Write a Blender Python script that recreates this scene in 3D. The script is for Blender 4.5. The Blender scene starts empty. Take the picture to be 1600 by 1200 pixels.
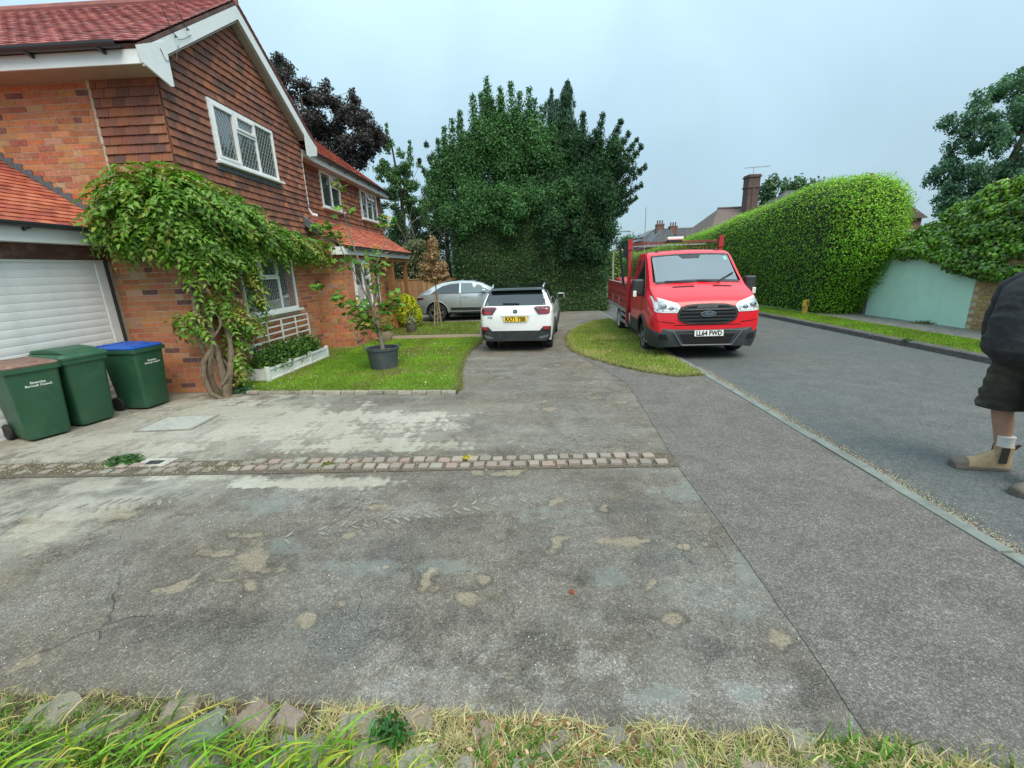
import bpy, math, random
import numpy as np
from mathutils import Vector, Matrix, noise as mnoise

random.seed(11)
rng = np.random.default_rng(11)
sc = bpy.context.scene
COL = sc.collection
R = math.radians

# ------------------------------------------------------------------ camera
cam_d = bpy.data.cameras.new("camera")
cam = bpy.data.objects.new("camera", cam_d)
COL.objects.link(cam)
cam_d.sensor_width = 36.0
cam_d.lens = 674.38 / 1600 * 36.0
cam_d.clip_start = 0.05
cam_d.clip_end = 2000
_yaw, _pitch, _roll = -0.038333, 0.26313, 0.036818
cy, sy, cp, sp = math.cos(_yaw), math.sin(_yaw), math.cos(_pitch), math.sin(_pitch)
fw = Vector((sy * cp, cy * cp, -sp))
r0 = Vector((cy, -sy, 0))
d0 = fw.cross(r0)
rt = r0 * math.cos(_roll) + d0 * math.sin(_roll)
dn = -r0 * math.sin(_roll) + d0 * math.cos(_roll)
cm = Matrix.Identity(4)
for i in range(3):
    cm[i][0] = rt[i]; cm[i][1] = -dn[i]; cm[i][2] = -fw[i]
cm[2][3] = 1.8
cam.matrix_world = cm
sc.camera = cam

# ------------------------------------------------------------------ sky, sun, exposure
SUN_EL, SUN_AZ = R(52), R(150)      # azimuth measured from +Y towards +X
world = bpy.data.worlds.new("World")
sc.world = world
world.use_nodes = True
wn = world.node_tree.nodes; wl = world.node_tree.links
wn.clear()
w_out = wn.new("ShaderNodeOutputWorld")
w_bg = wn.new("ShaderNodeBackground")
w_sky = wn.new("ShaderNodeTexSky")
w_sky.sky_type = 'NISHITA'
w_sky.sun_disc = False
w_sky.sun_elevation = SUN_EL
w_sky.sun_rotation = SUN_AZ
w_sky.air_density = 1.0
w_sky.dust_density = 2.2
w_sky.ozone_density = 1.2
w_bg.inputs["Strength"].default_value = 0.105
# thin overcast veil over the blue sky: pale, of softly varying thickness, brighter overhead as an overcast sky is
w_tc = wn.new("ShaderNodeTexCoord")
w_nz = wn.new("ShaderNodeTexNoise"); w_nz.inputs["Scale"].default_value = 2.3; w_nz.inputs["Detail"].default_value = 5
w_mr = wn.new("ShaderNodeMapRange")
w_mr.inputs["From Min"].default_value = 0.3; w_mr.inputs["From Max"].default_value = 0.7
w_mr.inputs["To Min"].default_value = 0.78; w_mr.inputs["To Max"].default_value = 0.95
w_sep = wn.new("ShaderNodeSeparateXYZ"); w_g = wn.new("ShaderNodeMapRange"); w_g.interpolation_type = 'SMOOTHSTEP'
w_g.inputs["From Min"].default_value = 0.0; w_g.inputs["From Max"].default_value = 0.95
w_veil = wn.new("ShaderNodeMix"); w_veil.data_type = 'RGBA'
w_veil.inputs["A"].default_value = (1.92, 2.78, 3.28, 1); w_veil.inputs["B"].default_value = (5.2, 7.1, 7.9, 1)
w_mix = wn.new("ShaderNodeMix"); w_mix.data_type = 'RGBA'
wl.new(w_tc.outputs["Generated"], w_sep.inputs[0]); wl.new(w_sep.outputs[2], w_g.inputs["Value"]); wl.new(w_g.outputs[0], w_veil.inputs["Factor"])
w_n2 = wn.new("ShaderNodeTexNoise"); w_n2.inputs["Scale"].default_value = 3.1; w_n2.inputs["Detail"].default_value = 6; w_n2.inputs["Distortion"].default_value = .5
w_m2 = wn.new("ShaderNodeMapRange"); w_m2.inputs["From Min"].default_value = .3; w_m2.inputs["From Max"].default_value = .7; w_m2.inputs["To Min"].default_value = .93; w_m2.inputs["To Max"].default_value = 1.07
w_sc = wn.new("ShaderNodeVectorMath"); w_sc.operation = 'SCALE'
wl.new(w_tc.outputs["Generated"], w_n2.inputs["Vector"]); wl.new(w_n2.outputs["Fac"], w_m2.inputs["Value"]); wl.new(w_m2.outputs[0], w_sc.inputs["Scale"])
wl.new(w_veil.outputs["Result"], w_sc.inputs[0]); wl.new(w_sc.outputs[0], w_mix.inputs["B"])
wl.new(w_tc.outputs["Generated"], w_nz.inputs["Vector"])
wl.new(w_nz.outputs["Fac"], w_mr.inputs["Value"])
wl.new(w_mr.outputs["Result"], w_mix.inputs["Factor"])
wl.new(w_sky.outputs["Color"], w_mix.inputs["A"])
wl.new(w_mix.outputs["Result"], w_bg.inputs["Color"])
wl.new(w_bg.outputs["Background"], w_out.inputs["Surface"])

sun_d = bpy.data.lights.new("sun", 'SUN')
sun_d.energy = 1.5
sun_d.angle = R(42)
sun_d.color = (1.0, 0.89, 0.74)
sun = bpy.data.objects.new("sun", sun_d)
COL.objects.link(sun)
_sd = Vector((math.sin(SUN_AZ) * math.cos(SUN_EL), math.cos(SUN_AZ) * math.cos(SUN_EL), math.sin(SUN_EL)))
sun.rotation_euler = _sd.to_track_quat('Z', 'Y').to_euler()
sun.location = (0, -5, 20)

vs = sc.view_settings
vs.view_transform = 'Standard'
vs.look = 'None'
vs.exposure = 1.08
vs.gamma = 1.0
vs.use_curve_mapping = False

# ------------------------------------------------------------------ helpers
def tag(o, label=None, cat=None, group=None, kind=None):
    if label: o['label'] = label
    if cat: o['category'] = cat
    if group: o['group'] = group
    if kind: o['kind'] = kind
    return o

def empty(name, loc=(0, 0, 0), rz=0.0, label=None, cat=None, group=None, scale=1.0):
    o = bpy.data.objects.new(name, None)
    COL.objects.link(o)
    o.location = loc; o.rotation_euler = (0, 0, rz); o.scale = (scale,) * 3
    o.empty_display_size = 0.1
    return tag(o, label, cat, group)

def link(name, me, parent=None, loc=None, rot=None, scale=None):
    o = bpy.data.objects.new(name, me)
    COL.objects.link(o)
    if parent is not None: o.parent = parent
    if loc is not None: o.location = loc
    if rot is not None: o.rotation_euler = rot
    if scale is not None: o.scale = scale
    return o

def copy_tree(o, parent=None):
    c = o.copy(); COL.objects.link(c)
    if parent is not None: c.parent = parent
    for ch in list(o.children): copy_tree(ch, c)
    return c

def np_mesh(name, V, F, mats, cols=None, smooth=False, mi=None, sharp=None):
    """V (n,3) array; F (m,k) int array or list of tuples; cols (n,3) optional"""
    me = bpy.data.meshes.new(name)
    V = np.asarray(V, dtype=np.float32)
    if isinstance(F, np.ndarray):
        m, k = F.shape
        me.vertices.add(len(V)); me.vertices.foreach_set("co", V.ravel())
        me.loops.add(m * k); me.loops.foreach_set("vertex_index", F.astype(np.int32).ravel())
        me.polygons.add(m)
        me.polygons.foreach_set("loop_start", np.arange(0, m * k, k, dtype=np.int32))
        me.update(calc_edges=True)
    else:
        me.from_pydata([tuple(v) for v in V.tolist()], [], F)
    for mt in (mats if isinstance(mats, (list, tuple)) else [mats]): me.materials.append(mt)
    if mi is not None: me.polygons.foreach_set("material_index", np.asarray(mi, dtype=np.int32))
    if cols is not None:
        a = me.attributes.new("Col", 'FLOAT_COLOR', 'POINT')
        c = np.ones((len(V), 4), dtype=np.float32); c[:, :3] = cols
        a.data.foreach_set("color", c.ravel())
    me.polygons.foreach_set("use_smooth", np.full(len(me.polygons), bool(smooth)))
    if smooth:
        if sharp: me.set_sharp_from_angle(angle=R(sharp))
    me.update()
    return me

class MB:
    """collects shapes for ONE mesh"""
    def __init__(s, M=None):
        s.v = []; s.f = []; s.c = []; s.mi = []; s.M = M; s.col = (1, 1, 1); s.m = 0
    def add(s, V, F):
        n = len(s.v)
        for p in V:
            p = Vector(p)
            if s.M is not None: p = s.M @ p
            s.v.append(p[:]); s.c.append(s.col)
        for f in F:
            s.f.append(tuple(i + n for i in f)); s.mi.append(s.m)
        return s
    def box(s, x0, x1, y0, y1, z0, z1, M=None):
        V = [(x, y, z) for z in (z0, z1) for y in (y0, y1) for x in (x0, x1)]
        if M is not None: V = [M @ Vector(p) for p in V]
        return s.add(V, [(0, 2, 3, 1), (4, 5, 7, 6), (0, 1, 5, 4), (2, 6, 7, 3), (0, 4, 6, 2), (1, 3, 7, 5)])
    def frustum(s, b, t, z0, z1, M=None):
        """b,t = (x0,x1,y0,y1) rectangles at z0,z1"""
        V = [(b[0], b[2], z0), (b[1], b[2], z0), (b[1], b[3], z0), (b[0], b[3], z0), (t[0], t[2], z1), (t[1], t[2], z1), (t[1], t[3], z1), (t[0], t[3], z1)]
        if M is not None: V = [M @ Vector(p) for p in V]
        return s.add(V, [(3, 2, 1, 0), (4, 5, 6, 7), (0, 1, 5, 4), (1, 2, 6, 5), (2, 3, 7, 6), (3, 0, 4, 7)])
    def bar(s, a, b, w, h=None, up=(0, 0, 1)):
        """rectangular bar from a to b, w across, h along up"""
        h = w if h is None else h
        a = Vector(a); b = Vector(b); d = (b - a).normalized(); up = Vector(up)
        x = d.cross(up)
        if x.length < 1e-4: x = d.cross(Vector((1, 0, 0)))
        x.normalize(); z = x.cross(d)
        V = [p + x * (sx * w / 2) + z * (sz * h / 2) for p in (a, b) for sx, sz in ((-1, -1), (1, -1), (1, 1), (-1, 1))]
        return s.add(V, [(0, 1, 2, 3), (7, 6, 5, 4), (0, 4, 5, 1), (1, 5, 6, 2), (2, 6, 7, 3), (3, 7, 4, 0)])
    def tube(s, pts, rad, n=8, cap=True):
        pts = [Vector(p) for p in pts]
        if not hasattr(rad, '__len__'): rad = [rad] * len(pts)
        V = []; F = []; up = None
        for i, p in enumerate(pts):
            d = (pts[min(i + 1, len(pts) - 1)] - pts[max(i - 1, 0)]).normalized()
            if up is None: up = Vector((0, 0, 1)) if abs(d.z) < .9 else Vector((1, 0, 0))
            x = d.cross(up).normalized(); y = x.cross(d).normalized(); up = y
            for k in range(n):
                a = 2 * math.pi * k / n
                V.append(p + (x * math.cos(a) + y * math.sin(a)) * rad[i])
        for i in range(len(pts) - 1):
            for k in range(n):
                k2 = (k + 1) % n
                F.append((i * n + k, i * n + k2, (i + 1) * n + k2, (i + 1) * n + k))
        if cap:
            F.append(tuple(range(n - 1, -1, -1))); F.append(tuple(range((len(pts) - 1) * n, len(pts) * n)))
        return s.add(V, F)
    def lathe(s, prof, n=24, c=(0, 0, 0), axis='z', cap=True):
        V = []; F = []
        for r, z in prof:
            for k in range(n):
                a = 2 * math.pi * k / n
                q = (r * math.cos(a), r * math.sin(a), z)
                if axis == 'x': q = (z, r * math.cos(a), r * math.sin(a))
                if axis == 'y': q = (r * math.sin(a), z, r * math.cos(a))
                V.append((q[0] + c[0], q[1] + c[1], q[2] + c[2]))
        m = len(prof)
        for i in range(m - 1):
            for k in range(n):
                k2 = (k + 1) % n
                F.append((i * n + k, i * n + k2, (i + 1) * n + k2, (i + 1) * n + k))
        if cap:
            F.append(tuple(range(n - 1, -1, -1))); F.append(tuple(range((m - 1) * n, m * n)))
        return s.add(V, F)
    def rings(s, rings, cap=True, closed=True):
        n = len(rings[0]); V = [p for r in rings for p in r]; F = []
        for i in range(len(rings) - 1):
            for k in range(n if closed else n - 1):
                k2 = (k + 1) % n
                F.append((i * n + k, i * n + k2, (i + 1) * n + k2, (i + 1) * n + k))
        if cap and closed:
            F.append(tuple(range(n - 1, -1, -1))); F.append(tuple(range((len(rings) - 1) * n, len(rings) * n)))
        return s.add(V, F)
    def prism(s, poly, axis, a0, a1):
        """poly of 2D points extruded along axis from a0 to a1; 2D = remaining axes in order"""
        def P(p, a):
            return {'x': (a, p[0], p[1]), 'y': (p[0], a, p[1]), 'z': (p[0], p[1], a)}[axis]
        n = len(poly)
        V = [P(p, a0) for p in poly] + [P(p, a1) for p in poly]
        F = [tuple(range(n - 1, -1, -1)), tuple(range(n, 2 * n))] + [(i, (i + 1) % n, n + (i + 1) % n, n + i) for i in range(n)]
        return s.add(V, F)
    def build(s, name, mats, parent=None, smooth=False, sharp=40, cols=False, bevel=0, kind=None, label=None, loc=None, rot=None):
        me = np_mesh(name, np.array(s.v, dtype=np.float32), s.f, mats, cols=np.array(s.c) if cols else None, smooth=smooth, mi=s.mi, sharp=sharp if smooth else None)
        import bmesh
        bm = bmesh.new(); bm.from_mesh(me)
        bmesh.ops.recalc_face_normals(bm, faces=bm.faces)
        bm.to_mesh(me); bm.free()
        if smooth: me.set_sharp_from_angle(angle=R(sharp))
        o = link(name, me, parent, loc, rot)
        if bevel:
            b = o.modifiers.new("bevel", 'BEVEL'); b.width = bevel; b.segments = 2; b.limit_method = 'ANGLE'; b.angle_limit = R(35)
        if kind: o['kind'] = kind
        if label: o['label'] = label
        return o

# ------------------------------------------------------------------ materials
MATS = {}
def mat(name, color=(.5, .5, .5), rough=.6, metal=0.0, spec=.5, coat=0.0, ior=None, attr=False, var=0.0, vscale=6.0, bump=0.0, bscale=40.0, emis=None, trans=0.0, sheen=0.0, dirt=None, rvar=0.0):
    """principled material; attr: colour from the 'Col' attribute; var: brightness variation by noise; dirt=(color, amount, scale)"""
    if name in MATS: return MATS[name]
    m = bpy.data.materials.new(name); m.use_nodes = True
    nt = m.node_tree; N = nt.nodes; L = nt.links
    b = N["Principled BSDF"]
    b.inputs["Roughness"].default_value = rough
    b.inputs["Metallic"].default_value = metal
    b.inputs["Specular IOR Level"].default_value = spec
    if ior: b.inputs["IOR"].default_value = ior
    b.inputs["Coat Weight"].default_value = coat
    b.inputs["Coat Roughness"].default_value = .04
    b.inputs["Transmission Weight"].default_value = trans
    tc = N.new("ShaderNodeTexCoord")
    src = None
    if attr:
        a = N.new("ShaderNodeAttribute"); a.attribute_name = "Col"
        src = a.outputs["Color"]
    else:
        c = N.new("ShaderNodeRGB"); c.outputs[0].default_value = (*color, 1); src = c.outputs[0]
    if var > 0:
        nz = N.new("ShaderNodeTexNoise"); nz.inputs["Scale"].default_value = vscale; nz.inputs["Detail"].default_value = 6; nz.inputs["Roughness"].default_value = .62
        L.new(tc.outputs["Object"], nz.inputs["Vector"])
        mr = N.new("ShaderNodeMapRange"); mr.inputs["From Min"].default_value = .3; mr.inputs["From Max"].default_value = .7
        mr.inputs["To Min"].default_value = 1 - var; mr.inputs["To Max"].default_value = 1 + var
        L.new(nz.outputs["Fac"], mr.inputs["Value"])
        mx = N.new("ShaderNodeVectorMath"); mx.operation = 'SCALE'
        L.new(src, mx.inputs[0]); L.new(mr.outputs[0], mx.inputs["Scale"]); src = mx.outputs[0]
    if dirt:
        nz = N.new("ShaderNodeTexNoise"); nz.inputs["Scale"].default_value = dirt[2]; nz.inputs["Detail"].default_value = 8; nz.inputs["Roughness"].default_value = .7
        L.new(tc.outputs["Object"], nz.inputs["Vector"])
        mr = N.new("ShaderNodeMapRange"); mr.inputs["From Min"].default_value = .5; mr.inputs["From Max"].default_value = .75
        mr.inputs["To Min"].default_value = 0; mr.inputs["To Max"].default_value = dirt[1]
        L.new(nz.outputs["Fac"], mr.inputs["Value"])
        mx = N.new("ShaderNodeMix"); mx.data_type = 'RGBA'; mx.inputs["B"].default_value = (*dirt[0], 1)
        L.new(mr.outputs[0], mx.inputs["Factor"]); L.new(src, mx.inputs["A"]); src = mx.outputs["Result"]
    L.new(src, b.inputs["Base Color"])
    if rvar > 0:
        nz = N.new("ShaderNodeTexNoise"); nz.inputs["Scale"].default_value = vscale * 1.7; nz.inputs["Detail"].default_value = 5
        L.new(tc.outputs["Object"], nz.inputs["Vector"])
        mr = N.new("ShaderNodeMapRange"); mr.inputs["To Min"].default_value = max(0, rough - rvar); mr.inputs["To Max"].default_value = rough + rvar
        L.new(nz.outputs["Fac"], mr.inputs["Value"]); L.new(mr.outputs[0], b.inputs["Roughness"])
    if bump > 0:
        nz = N.new("ShaderNodeTexNoise"); nz.inputs["Scale"].default_value = bscale; nz.inputs["Detail"].default_value = 5; nz.inputs["Roughness"].default_value = .65
        L.new(tc.outputs["Object"], nz.inputs["Vector"])
        bp = N.new("ShaderNodeBump"); bp.inputs["Strength"].default_value = 1; bp.inputs["Distance"].default_value = bump
        L.new(nz.outputs["Fac"], bp.inputs["Height"]); L.new(bp.outputs[0], b.inputs["Normal"])
    if emis:
        b.inputs["Emission Color"].default_value = (*emis[:3], 1); b.inputs["Emission Strength"].default_value = emis[3]
    MATS[name] = m
    return m

def leaf_mat(name, trans=.3, rough=.5, spec=.35, tint=(1.0, 1.0, .55)):
    if name in MATS: return MATS[name]
    m = bpy.data.materials.new(name); m.use_nodes = True
    N = m.node_tree.nodes; L = m.node_tree.links; b = N["Principled BSDF"]; out = N["Material Output"]
    a = N.new("ShaderNodeAttribute"); a.attribute_name = "Col"
    b.inputs["Roughness"].default_value = rough; b.inputs["Specular IOR Level"].default_value = spec
    L.new(a.outputs["Color"], b.inputs["Base Color"])
    t = N.new("ShaderNodeBsdfTranslucent")
    mu = N.new("ShaderNodeVectorMath"); mu.operation = 'MULTIPLY'; mu.inputs[1].default_value = (tint[0] * 1.3, tint[1] * 1.5, tint[2])
    L.new(a.outputs["Color"], mu.inputs[0]); L.new(mu.outputs[0], t.inputs["Color"])
    mx = N.new("ShaderNodeMixShader"); mx.inputs[0].default_value = trans
    L.new(b.outputs[0], mx.inputs[1]); L.new(t.outputs[0], mx.inputs[2]); L.new(mx.outputs[0], out.inputs["Surface"])
    MATS[name] = m
    return m

def text_mesh(txt, size, offset=0.0, extrude=0.0015, align='CENTER', shear=0, spacing=1.0):
    cu = bpy.data.curves.new("txt", 'FONT')
    cu.body = txt; cu.size = size; cu.offset = offset; cu.extrude = extrude
    cu.align_x = align; cu.align_y = 'CENTER'; cu.shear = shear; cu.resolution_u = 3; cu.space_character = spacing
    o = bpy.data.objects.new("txt", cu); COL.objects.link(o)
    bpy.context.view_layer.update()
    dg = bpy.context.evaluated_depsgraph_get()
    me = bpy.data.meshes.new_from_object(o.evaluated_get(dg))
    bpy.data.objects.remove(o); bpy.data.curves.remove(cu)
    return me

# ------------------------------------------------------------------ foliage
def _unit(a):
    return a / np.maximum(np.linalg.norm(a, axis=1, keepdims=True), 1e-6)

def leaves(name, P, N, L, W, cols, m, parent=None, droop=0.35, jit=.6, axis=None, axw=0.0, kind=None, label=None, fold=.18):
    """P points, N outward normals; each leaf a bent kite of 2 triangles"""
    n = len(P)
    N = _unit(_unit(N) + rng.normal(0, jit, (n, 3)))
    A = rng.normal(0, 1, (n, 3))
    A[:, 2] -= droop * 2
    if axis is not None: A = A * (1 - axw) + axis * axw * 2
    A = _unit(A - N * np.sum(A * N, axis=1, keepdims=True))
    S = np.cross(N, A)
    L = (L * rng.uniform(.65, 1.25, n))[:, None]; W = (W * rng.uniform(.7, 1.2, n))[:, None]
    b = P - A * L * .5
    t = P + A * L * .5 - N * L * fold
    l = P + S * W * .5 - A * L * .05 + N * W * .12
    r = P - S * W * .5 - A * L * .05 + N * W * .12
    V = np.stack([b, r, t, l], axis=1).reshape(-1, 3)
    i = np.arange(n)[:, None] * 4
    F = np.concatenate([i + np.array([[0, 1, 3]]), i + np.array([[1, 2, 3]])], axis=1).reshape(-1, 3)
    C = np.repeat(cols, 4, axis=0)
    me = np_mesh(name, V, F, m, cols=C)
    o = link(name, me, parent)
    if kind: o['kind'] = kind
    if label: o['label'] = label
    return o

def leafcols(n, base, var=.25, hue=.12, alt=None, altp=0.0):
    c = np.array(base)[None, :] * (1 + rng.normal(0, var, (n, 1))).clip(.35, 1.9)
    c = c * (1 + rng.normal(0, hue, (n, 3)))
    if alt is not None:
        k = rng.random(n) < altp
        c[k] = np.array(alt)[None, :] * (1 + rng.normal(0, var, (k.sum(), 1)))
    return c.clip(.004, .9)

def vnoise(P, s, seed=0.0):
    """cheap smooth 3D noise (sum of sines), about -1..1"""
    q = P * s + seed
    return (np.sin(q[:, 0] * 1.7 + 1.3 * np.sin(q[:, 1] * 1.1 + seed)) + np.sin(q[:, 1] * 1.9 + 1.7 * np.sin(q[:, 2] * 1.3)) + np.sin(q[:, 2] * 2.1 + 1.1 * np.sin(q[:, 0] * 1.5 + 2))) / 3

def sample_tris(V, F, n):
    V = np.asarray(V); T = []
    for f in F:
        for k in range(1, len(f) - 1): T.append((f[0], f[k], f[k + 1]))
    T = np.array(T); A, B, C = V[T[:, 0]], V[T[:, 1]], V[T[:, 2]]
    X = np.cross(B - A, C - A); ar = np.linalg.norm(X, axis=1)
    idx = rng.choice(len(T), n, p=ar / ar.sum())
    u = rng.random((n, 1)); v = rng.random((n, 1)); k = (u + v) > 1; u = np.where(k, 1 - u, u); v = np.where(k, 1 - v, v)
    return A[idx] * (1 - u - v) + B[idx] * u + C[idx] * v, _unit(X[idx])

def ellipsoid_pts(n, c, r, shell=.6, up=None):
    d = _unit(rng.normal(0, 1, (n, 3)))
    q = shell + (1 - shell) * rng.random((n, 1))
    return np.array(c) + d * q * np.array(r), _unit(d / np.array(r))

# ------------------------------------------------------------------ asphalt materials
class NT:
    def __init__(s, name):
        s.m = bpy.data.materials.new(name); s.m.use_nodes = True
        s.N = s.m.node_tree.nodes; s.L = s.m.node_tree.links; s.b = s.N["Principled BSDF"]
        s.tc = s.N.new("ShaderNodeTexCoord").outputs["Object"]
    def noise(s, scale, detail=5, rough=.6, vec=None, dist=0):
        n = s.N.new("ShaderNodeTexNoise"); n.inputs["Scale"].default_value = scale; n.inputs["Detail"].default_value = detail
        n.inputs["Roughness"].default_value = rough; n.inputs["Distortion"].default_value = dist
        s.L.new(vec or s.tc, n.inputs["Vector"]); return n.outputs["Fac"]
    def voro(s, scale, feature='F1', out="Distance", vec=None, rand=1):
        n = s.N.new("ShaderNodeTexVoronoi"); n.feature = feature; n.inputs["Scale"].default_value = scale; n.inputs["Randomness"].default_value = rand
        s.L.new(vec or s.tc, n.inputs["Vector"]); return n.outputs[out]
    def mr(s, x, a, b, c=0, d=1, smooth=False):
        n = s.N.new("ShaderNodeMapRange"); n.inputs["From Min"].default_value = a; n.inputs["From Max"].default_value = b
        n.inputs["To Min"].default_value = c; n.inputs["To Max"].default_value = d
        if smooth: n.interpolation_type = 'SMOOTHSTEP'
        s.L.new(x, n.inputs["Value"]); return n.outputs[0]
    def math(s, op, a, b=None, c=None):
        n = s.N.new("ShaderNodeMath"); n.operation = op
        for i, x in enumerate((a, b, c)):
            if x is None: continue
            if isinstance(x, (int, float)): n.inputs[i].default_value = x
            else: s.L.new(x, n.inputs[i])
        return n.outputs[0]
    def mix(s, f, a, b, mode='MIX'):
        n = s.N.new("ShaderNodeMix"); n.data_type = 'RGBA'; n.blend_type = mode
        if isinstance(f, (int, float)): n.inputs["Factor"].default_value = f
        else: s.L.new(f, n.inputs["Factor"])
        for k, x in (("A", a), ("B", b)):
            if isinstance(x, tuple): n.inputs[k].default_value = (*x, 1)
            else: s.L.new(x, n.inputs[k])
        return n.outputs["Result"]
    def scale(s, col, f):
        n = s.N.new("ShaderNodeVectorMath"); n.operation = 'SCALE'; s.L.new(col, n.inputs[0])
        if isinstance(f, (int, float)): n.inputs["Scale"].default_value = f
        else: s.L.new(f, n.inputs["Scale"])
        return n.outputs[0]
    def sep(s, v=None):
        n = s.N.new("ShaderNodeSeparateXYZ"); s.L.new(v or s.tc, n.inputs[0]); return n.outputs
    def warp(s, scale, amt):
        n = s.N.new("ShaderNodeTexNoise"); n.inputs["Scale"].default_value = scale; n.inputs["Detail"].default_value = 3; s.L.new(s.tc, n.inputs["Vector"])
        a = s.N.new("ShaderNodeVectorMath"); a.operation = 'MULTIPLY_ADD'; s.L.new(n.outputs["Color"], a.inputs[0])
        a.inputs[1].default_value = (amt,) * 3; s.L.new(s.tc, a.inputs[2]); return a.outputs[0]
    def bump(s, h, dist, prev=None, strength=1):
        n = s.N.new("ShaderNodeBump"); n.inputs["Distance"].default_value = dist; n.inputs["Strength"].default_value = strength
        s.L.new(h, n.inputs["Height"])
        if prev is not None: s.L.new(prev, n.inputs["Normal"])
        return n.outputs[0]

def aggregate(t, base, cell, contrast):
    """stone chips in bitumen: per-chip brightness"""
    c = t.voro(cell, out="Color"); d = t.voro(cell)
    ch = t.sep(c)[0]
    br = t.mr(t.math('POWER', ch, 3.0), 0, 1, 1 - contrast * .55, 1 + contrast * 2.4)
    br = t.math('MULTIPLY', br, t.mr(d, 0.2, .75, 1.15, 1 - contrast * .6))
    return t.scale(base, br), d

def make_drive():
    t = NT("old_drive_asphalt")
    w = t.warp(1.1, .5)
    def at(n):
        a = t.N.new('ShaderNodeAttribute'); a.attribute_name = n; return a.outputs['Fac']
    w2 = t.warp(5.0, .12)
    xyz = t.sep()
    big = t.noise(.55, 5, .6); mid = t.noise(2.2, 6, .62, dist=.6); fine = t.noise(11, 6, .65)
    base = t.mix(t.mr(mid, .38, .62), (.138, .122, .100), (.205, .183, .152))
    base = t.mix(t.mr(big, .42, .62, 0, .6), base, (.175, .165, .145))
    # worn smooth bluish-green patches where the binder has filled in
    smooth = t.mr(t.noise(1.25, 5, .6, vec=w), .52, .66)
    # pale worn areas, mostly close to the camera end
    pale = t.mr(t.noise(1.5, 6, .62, dist=.4), .5, .6)
    near = t.mr(xyz[1], 1.2, 2.6, 1, 0)
    pale = t.math('MULTIPLY', pale, t.mr(near, 0, 1, .25, 1))
    base = t.mix(t.math('MULTIPLY', pale, .4), base, (.30, .29, .27))
    olive = t.mr(t.noise(.75, 5, .6, dist=.8), .5, .66, 0, .55)
    base = t.mix(olive, base, (.16, .133, .09))
    ragn = t.math('ADD', t.math('MULTIPLY', t.math('SUBTRACT', t.noise(4.2, 8, .7, dist=.8), .5), 1.5), t.math('MULTIPLY', t.math('SUBTRACT', t.noise(22, 4, .6), .5), .5))
    def mask(n, lo, hi, k=1.0): return t.mr(t.math('ADD', at(n), t.math('MULTIPLY', ragn, .55 * k)), lo, hi)
    a_pale = t.math('MULTIPLY', mask('pale', .34, .56), t.mr(at('pale'), .02, .1)); a_teal = t.math('MULTIPLY', mask('teal', .34, .62), t.mr(at('teal'), .02, .1)); a_rough = mask('rough', .25, .6, 1.3)
    base = t.mix(t.math('MULTIPLY', a_rough, .45), base, (.115, .105, .095))
    base = t.mix(t.math('MULTIPLY', a_pale, .5), base, (.29, .28, .26))
    base = t.scale(base, t.mr(fine, .3, .7, .78, 1.2))
    agg, d = aggregate(t, base, 210, .34)
    agg2, _ = aggregate(t, agg, 75, .14)
    smoothcol = t.mix(t.mr(mid, .35, .65), (.15, .172, .160), (.19, .21, .194))
    smooth = t.math('MAXIMUM', t.math('MULTIPLY', smooth, .4), a_teal)
    sm = t.math('MULTIPLY', smooth, t.mr(t.noise(30, 4), .38, .55, .55, 1))
    col = t.mix(t.math('MULTIPLY', sm, .7), agg2, smoothcol)
    # shallow holes filled with sandy grit
    v = t.voro(1.35, vec=w); vc = t.sep(t.voro(1.35, out="Color", vec=w))
    rag = t.math('ADD', t.math('MULTIPLY', t.math('SUBTRACT', fine, .5), .5), t.math('MULTIPLY', t.math('SUBTRACT', t.noise(5.5, 6, .7, dist=1.0), .5), .75))
    rv = t.math('ADD', v, rag)
    hole = t.math('MULTIPLY', t.mr(rv, .22, .16, 0, 1), t.math('GREATER_THAN', vc[0], .38))
    rim = t.math('MULTIPLY', t.math('MULTIPLY', t.mr(rv, .30, .235, 0, 1), t.mr(rv, .20, .235, 0, 1)), t.math('GREATER_THAN', vc[0], .38))
    v2 = t.math('ADD', t.voro(3.1, vec=w2), t.math('MULTIPLY', rag, .6)); vc2 = t.sep(t.voro(3.1, out="Color", vec=w2))
    hole2 = t.math('MULTIPLY', t.mr(t.math('ADD', v2, t.math('MULTIPLY', t.math('SUBTRACT', fine, .5), .3)), .22, .1, 0, 1), t.math('GREATER_THAN', vc2[1], .70))
    hole = t.math('MAXIMUM', hole, hole2)
    isl_ = t.math('MULTIPLY', t.mr(t.math('ADD', t.noise(2.3, 9, .72, vec=t.warp(2.4, .35)), t.math('MULTIPLY', t.math('SUBTRACT', fine, .5), .2)), .575, .66), t.mr(xyz[1], 3.7, 3.4, 0, 1))
    hole = t.math('MAXIMUM', hole, t.math('MULTIPLY', isl_, .8))
    sandc = t.scale(t.mix(t.mr(t.noise(60, 5, .7), .3, .7), (.27, .225, .15), (.46, .385, .27)), t.mr(t.noise(160, 3), .3, .7, .8, 1.2))
    a_sand = t.math('MULTIPLY', mask('sand', .34, .58, 1.1), t.mr(at('sand'), .02, .08)); srim = t.math('MULTIPLY', t.math('MULTIPLY', mask('sand', .22, .34, 1.1), t.mr(at('sand'), .02, .08)), t.math('SUBTRACT', 1, a_sand))
    hole = t.math('MAXIMUM', t.math('MULTIPLY', hole, t.mr(xyz[1], 3.8, 4.2, .25, 1)), a_sand); rim = t.math('MAXIMUM', t.math('MULTIPLY', rim, .5), t.math('MULTIPLY', srim, t.mr(t.noise(3.0, 3), .42, .56)))
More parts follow.
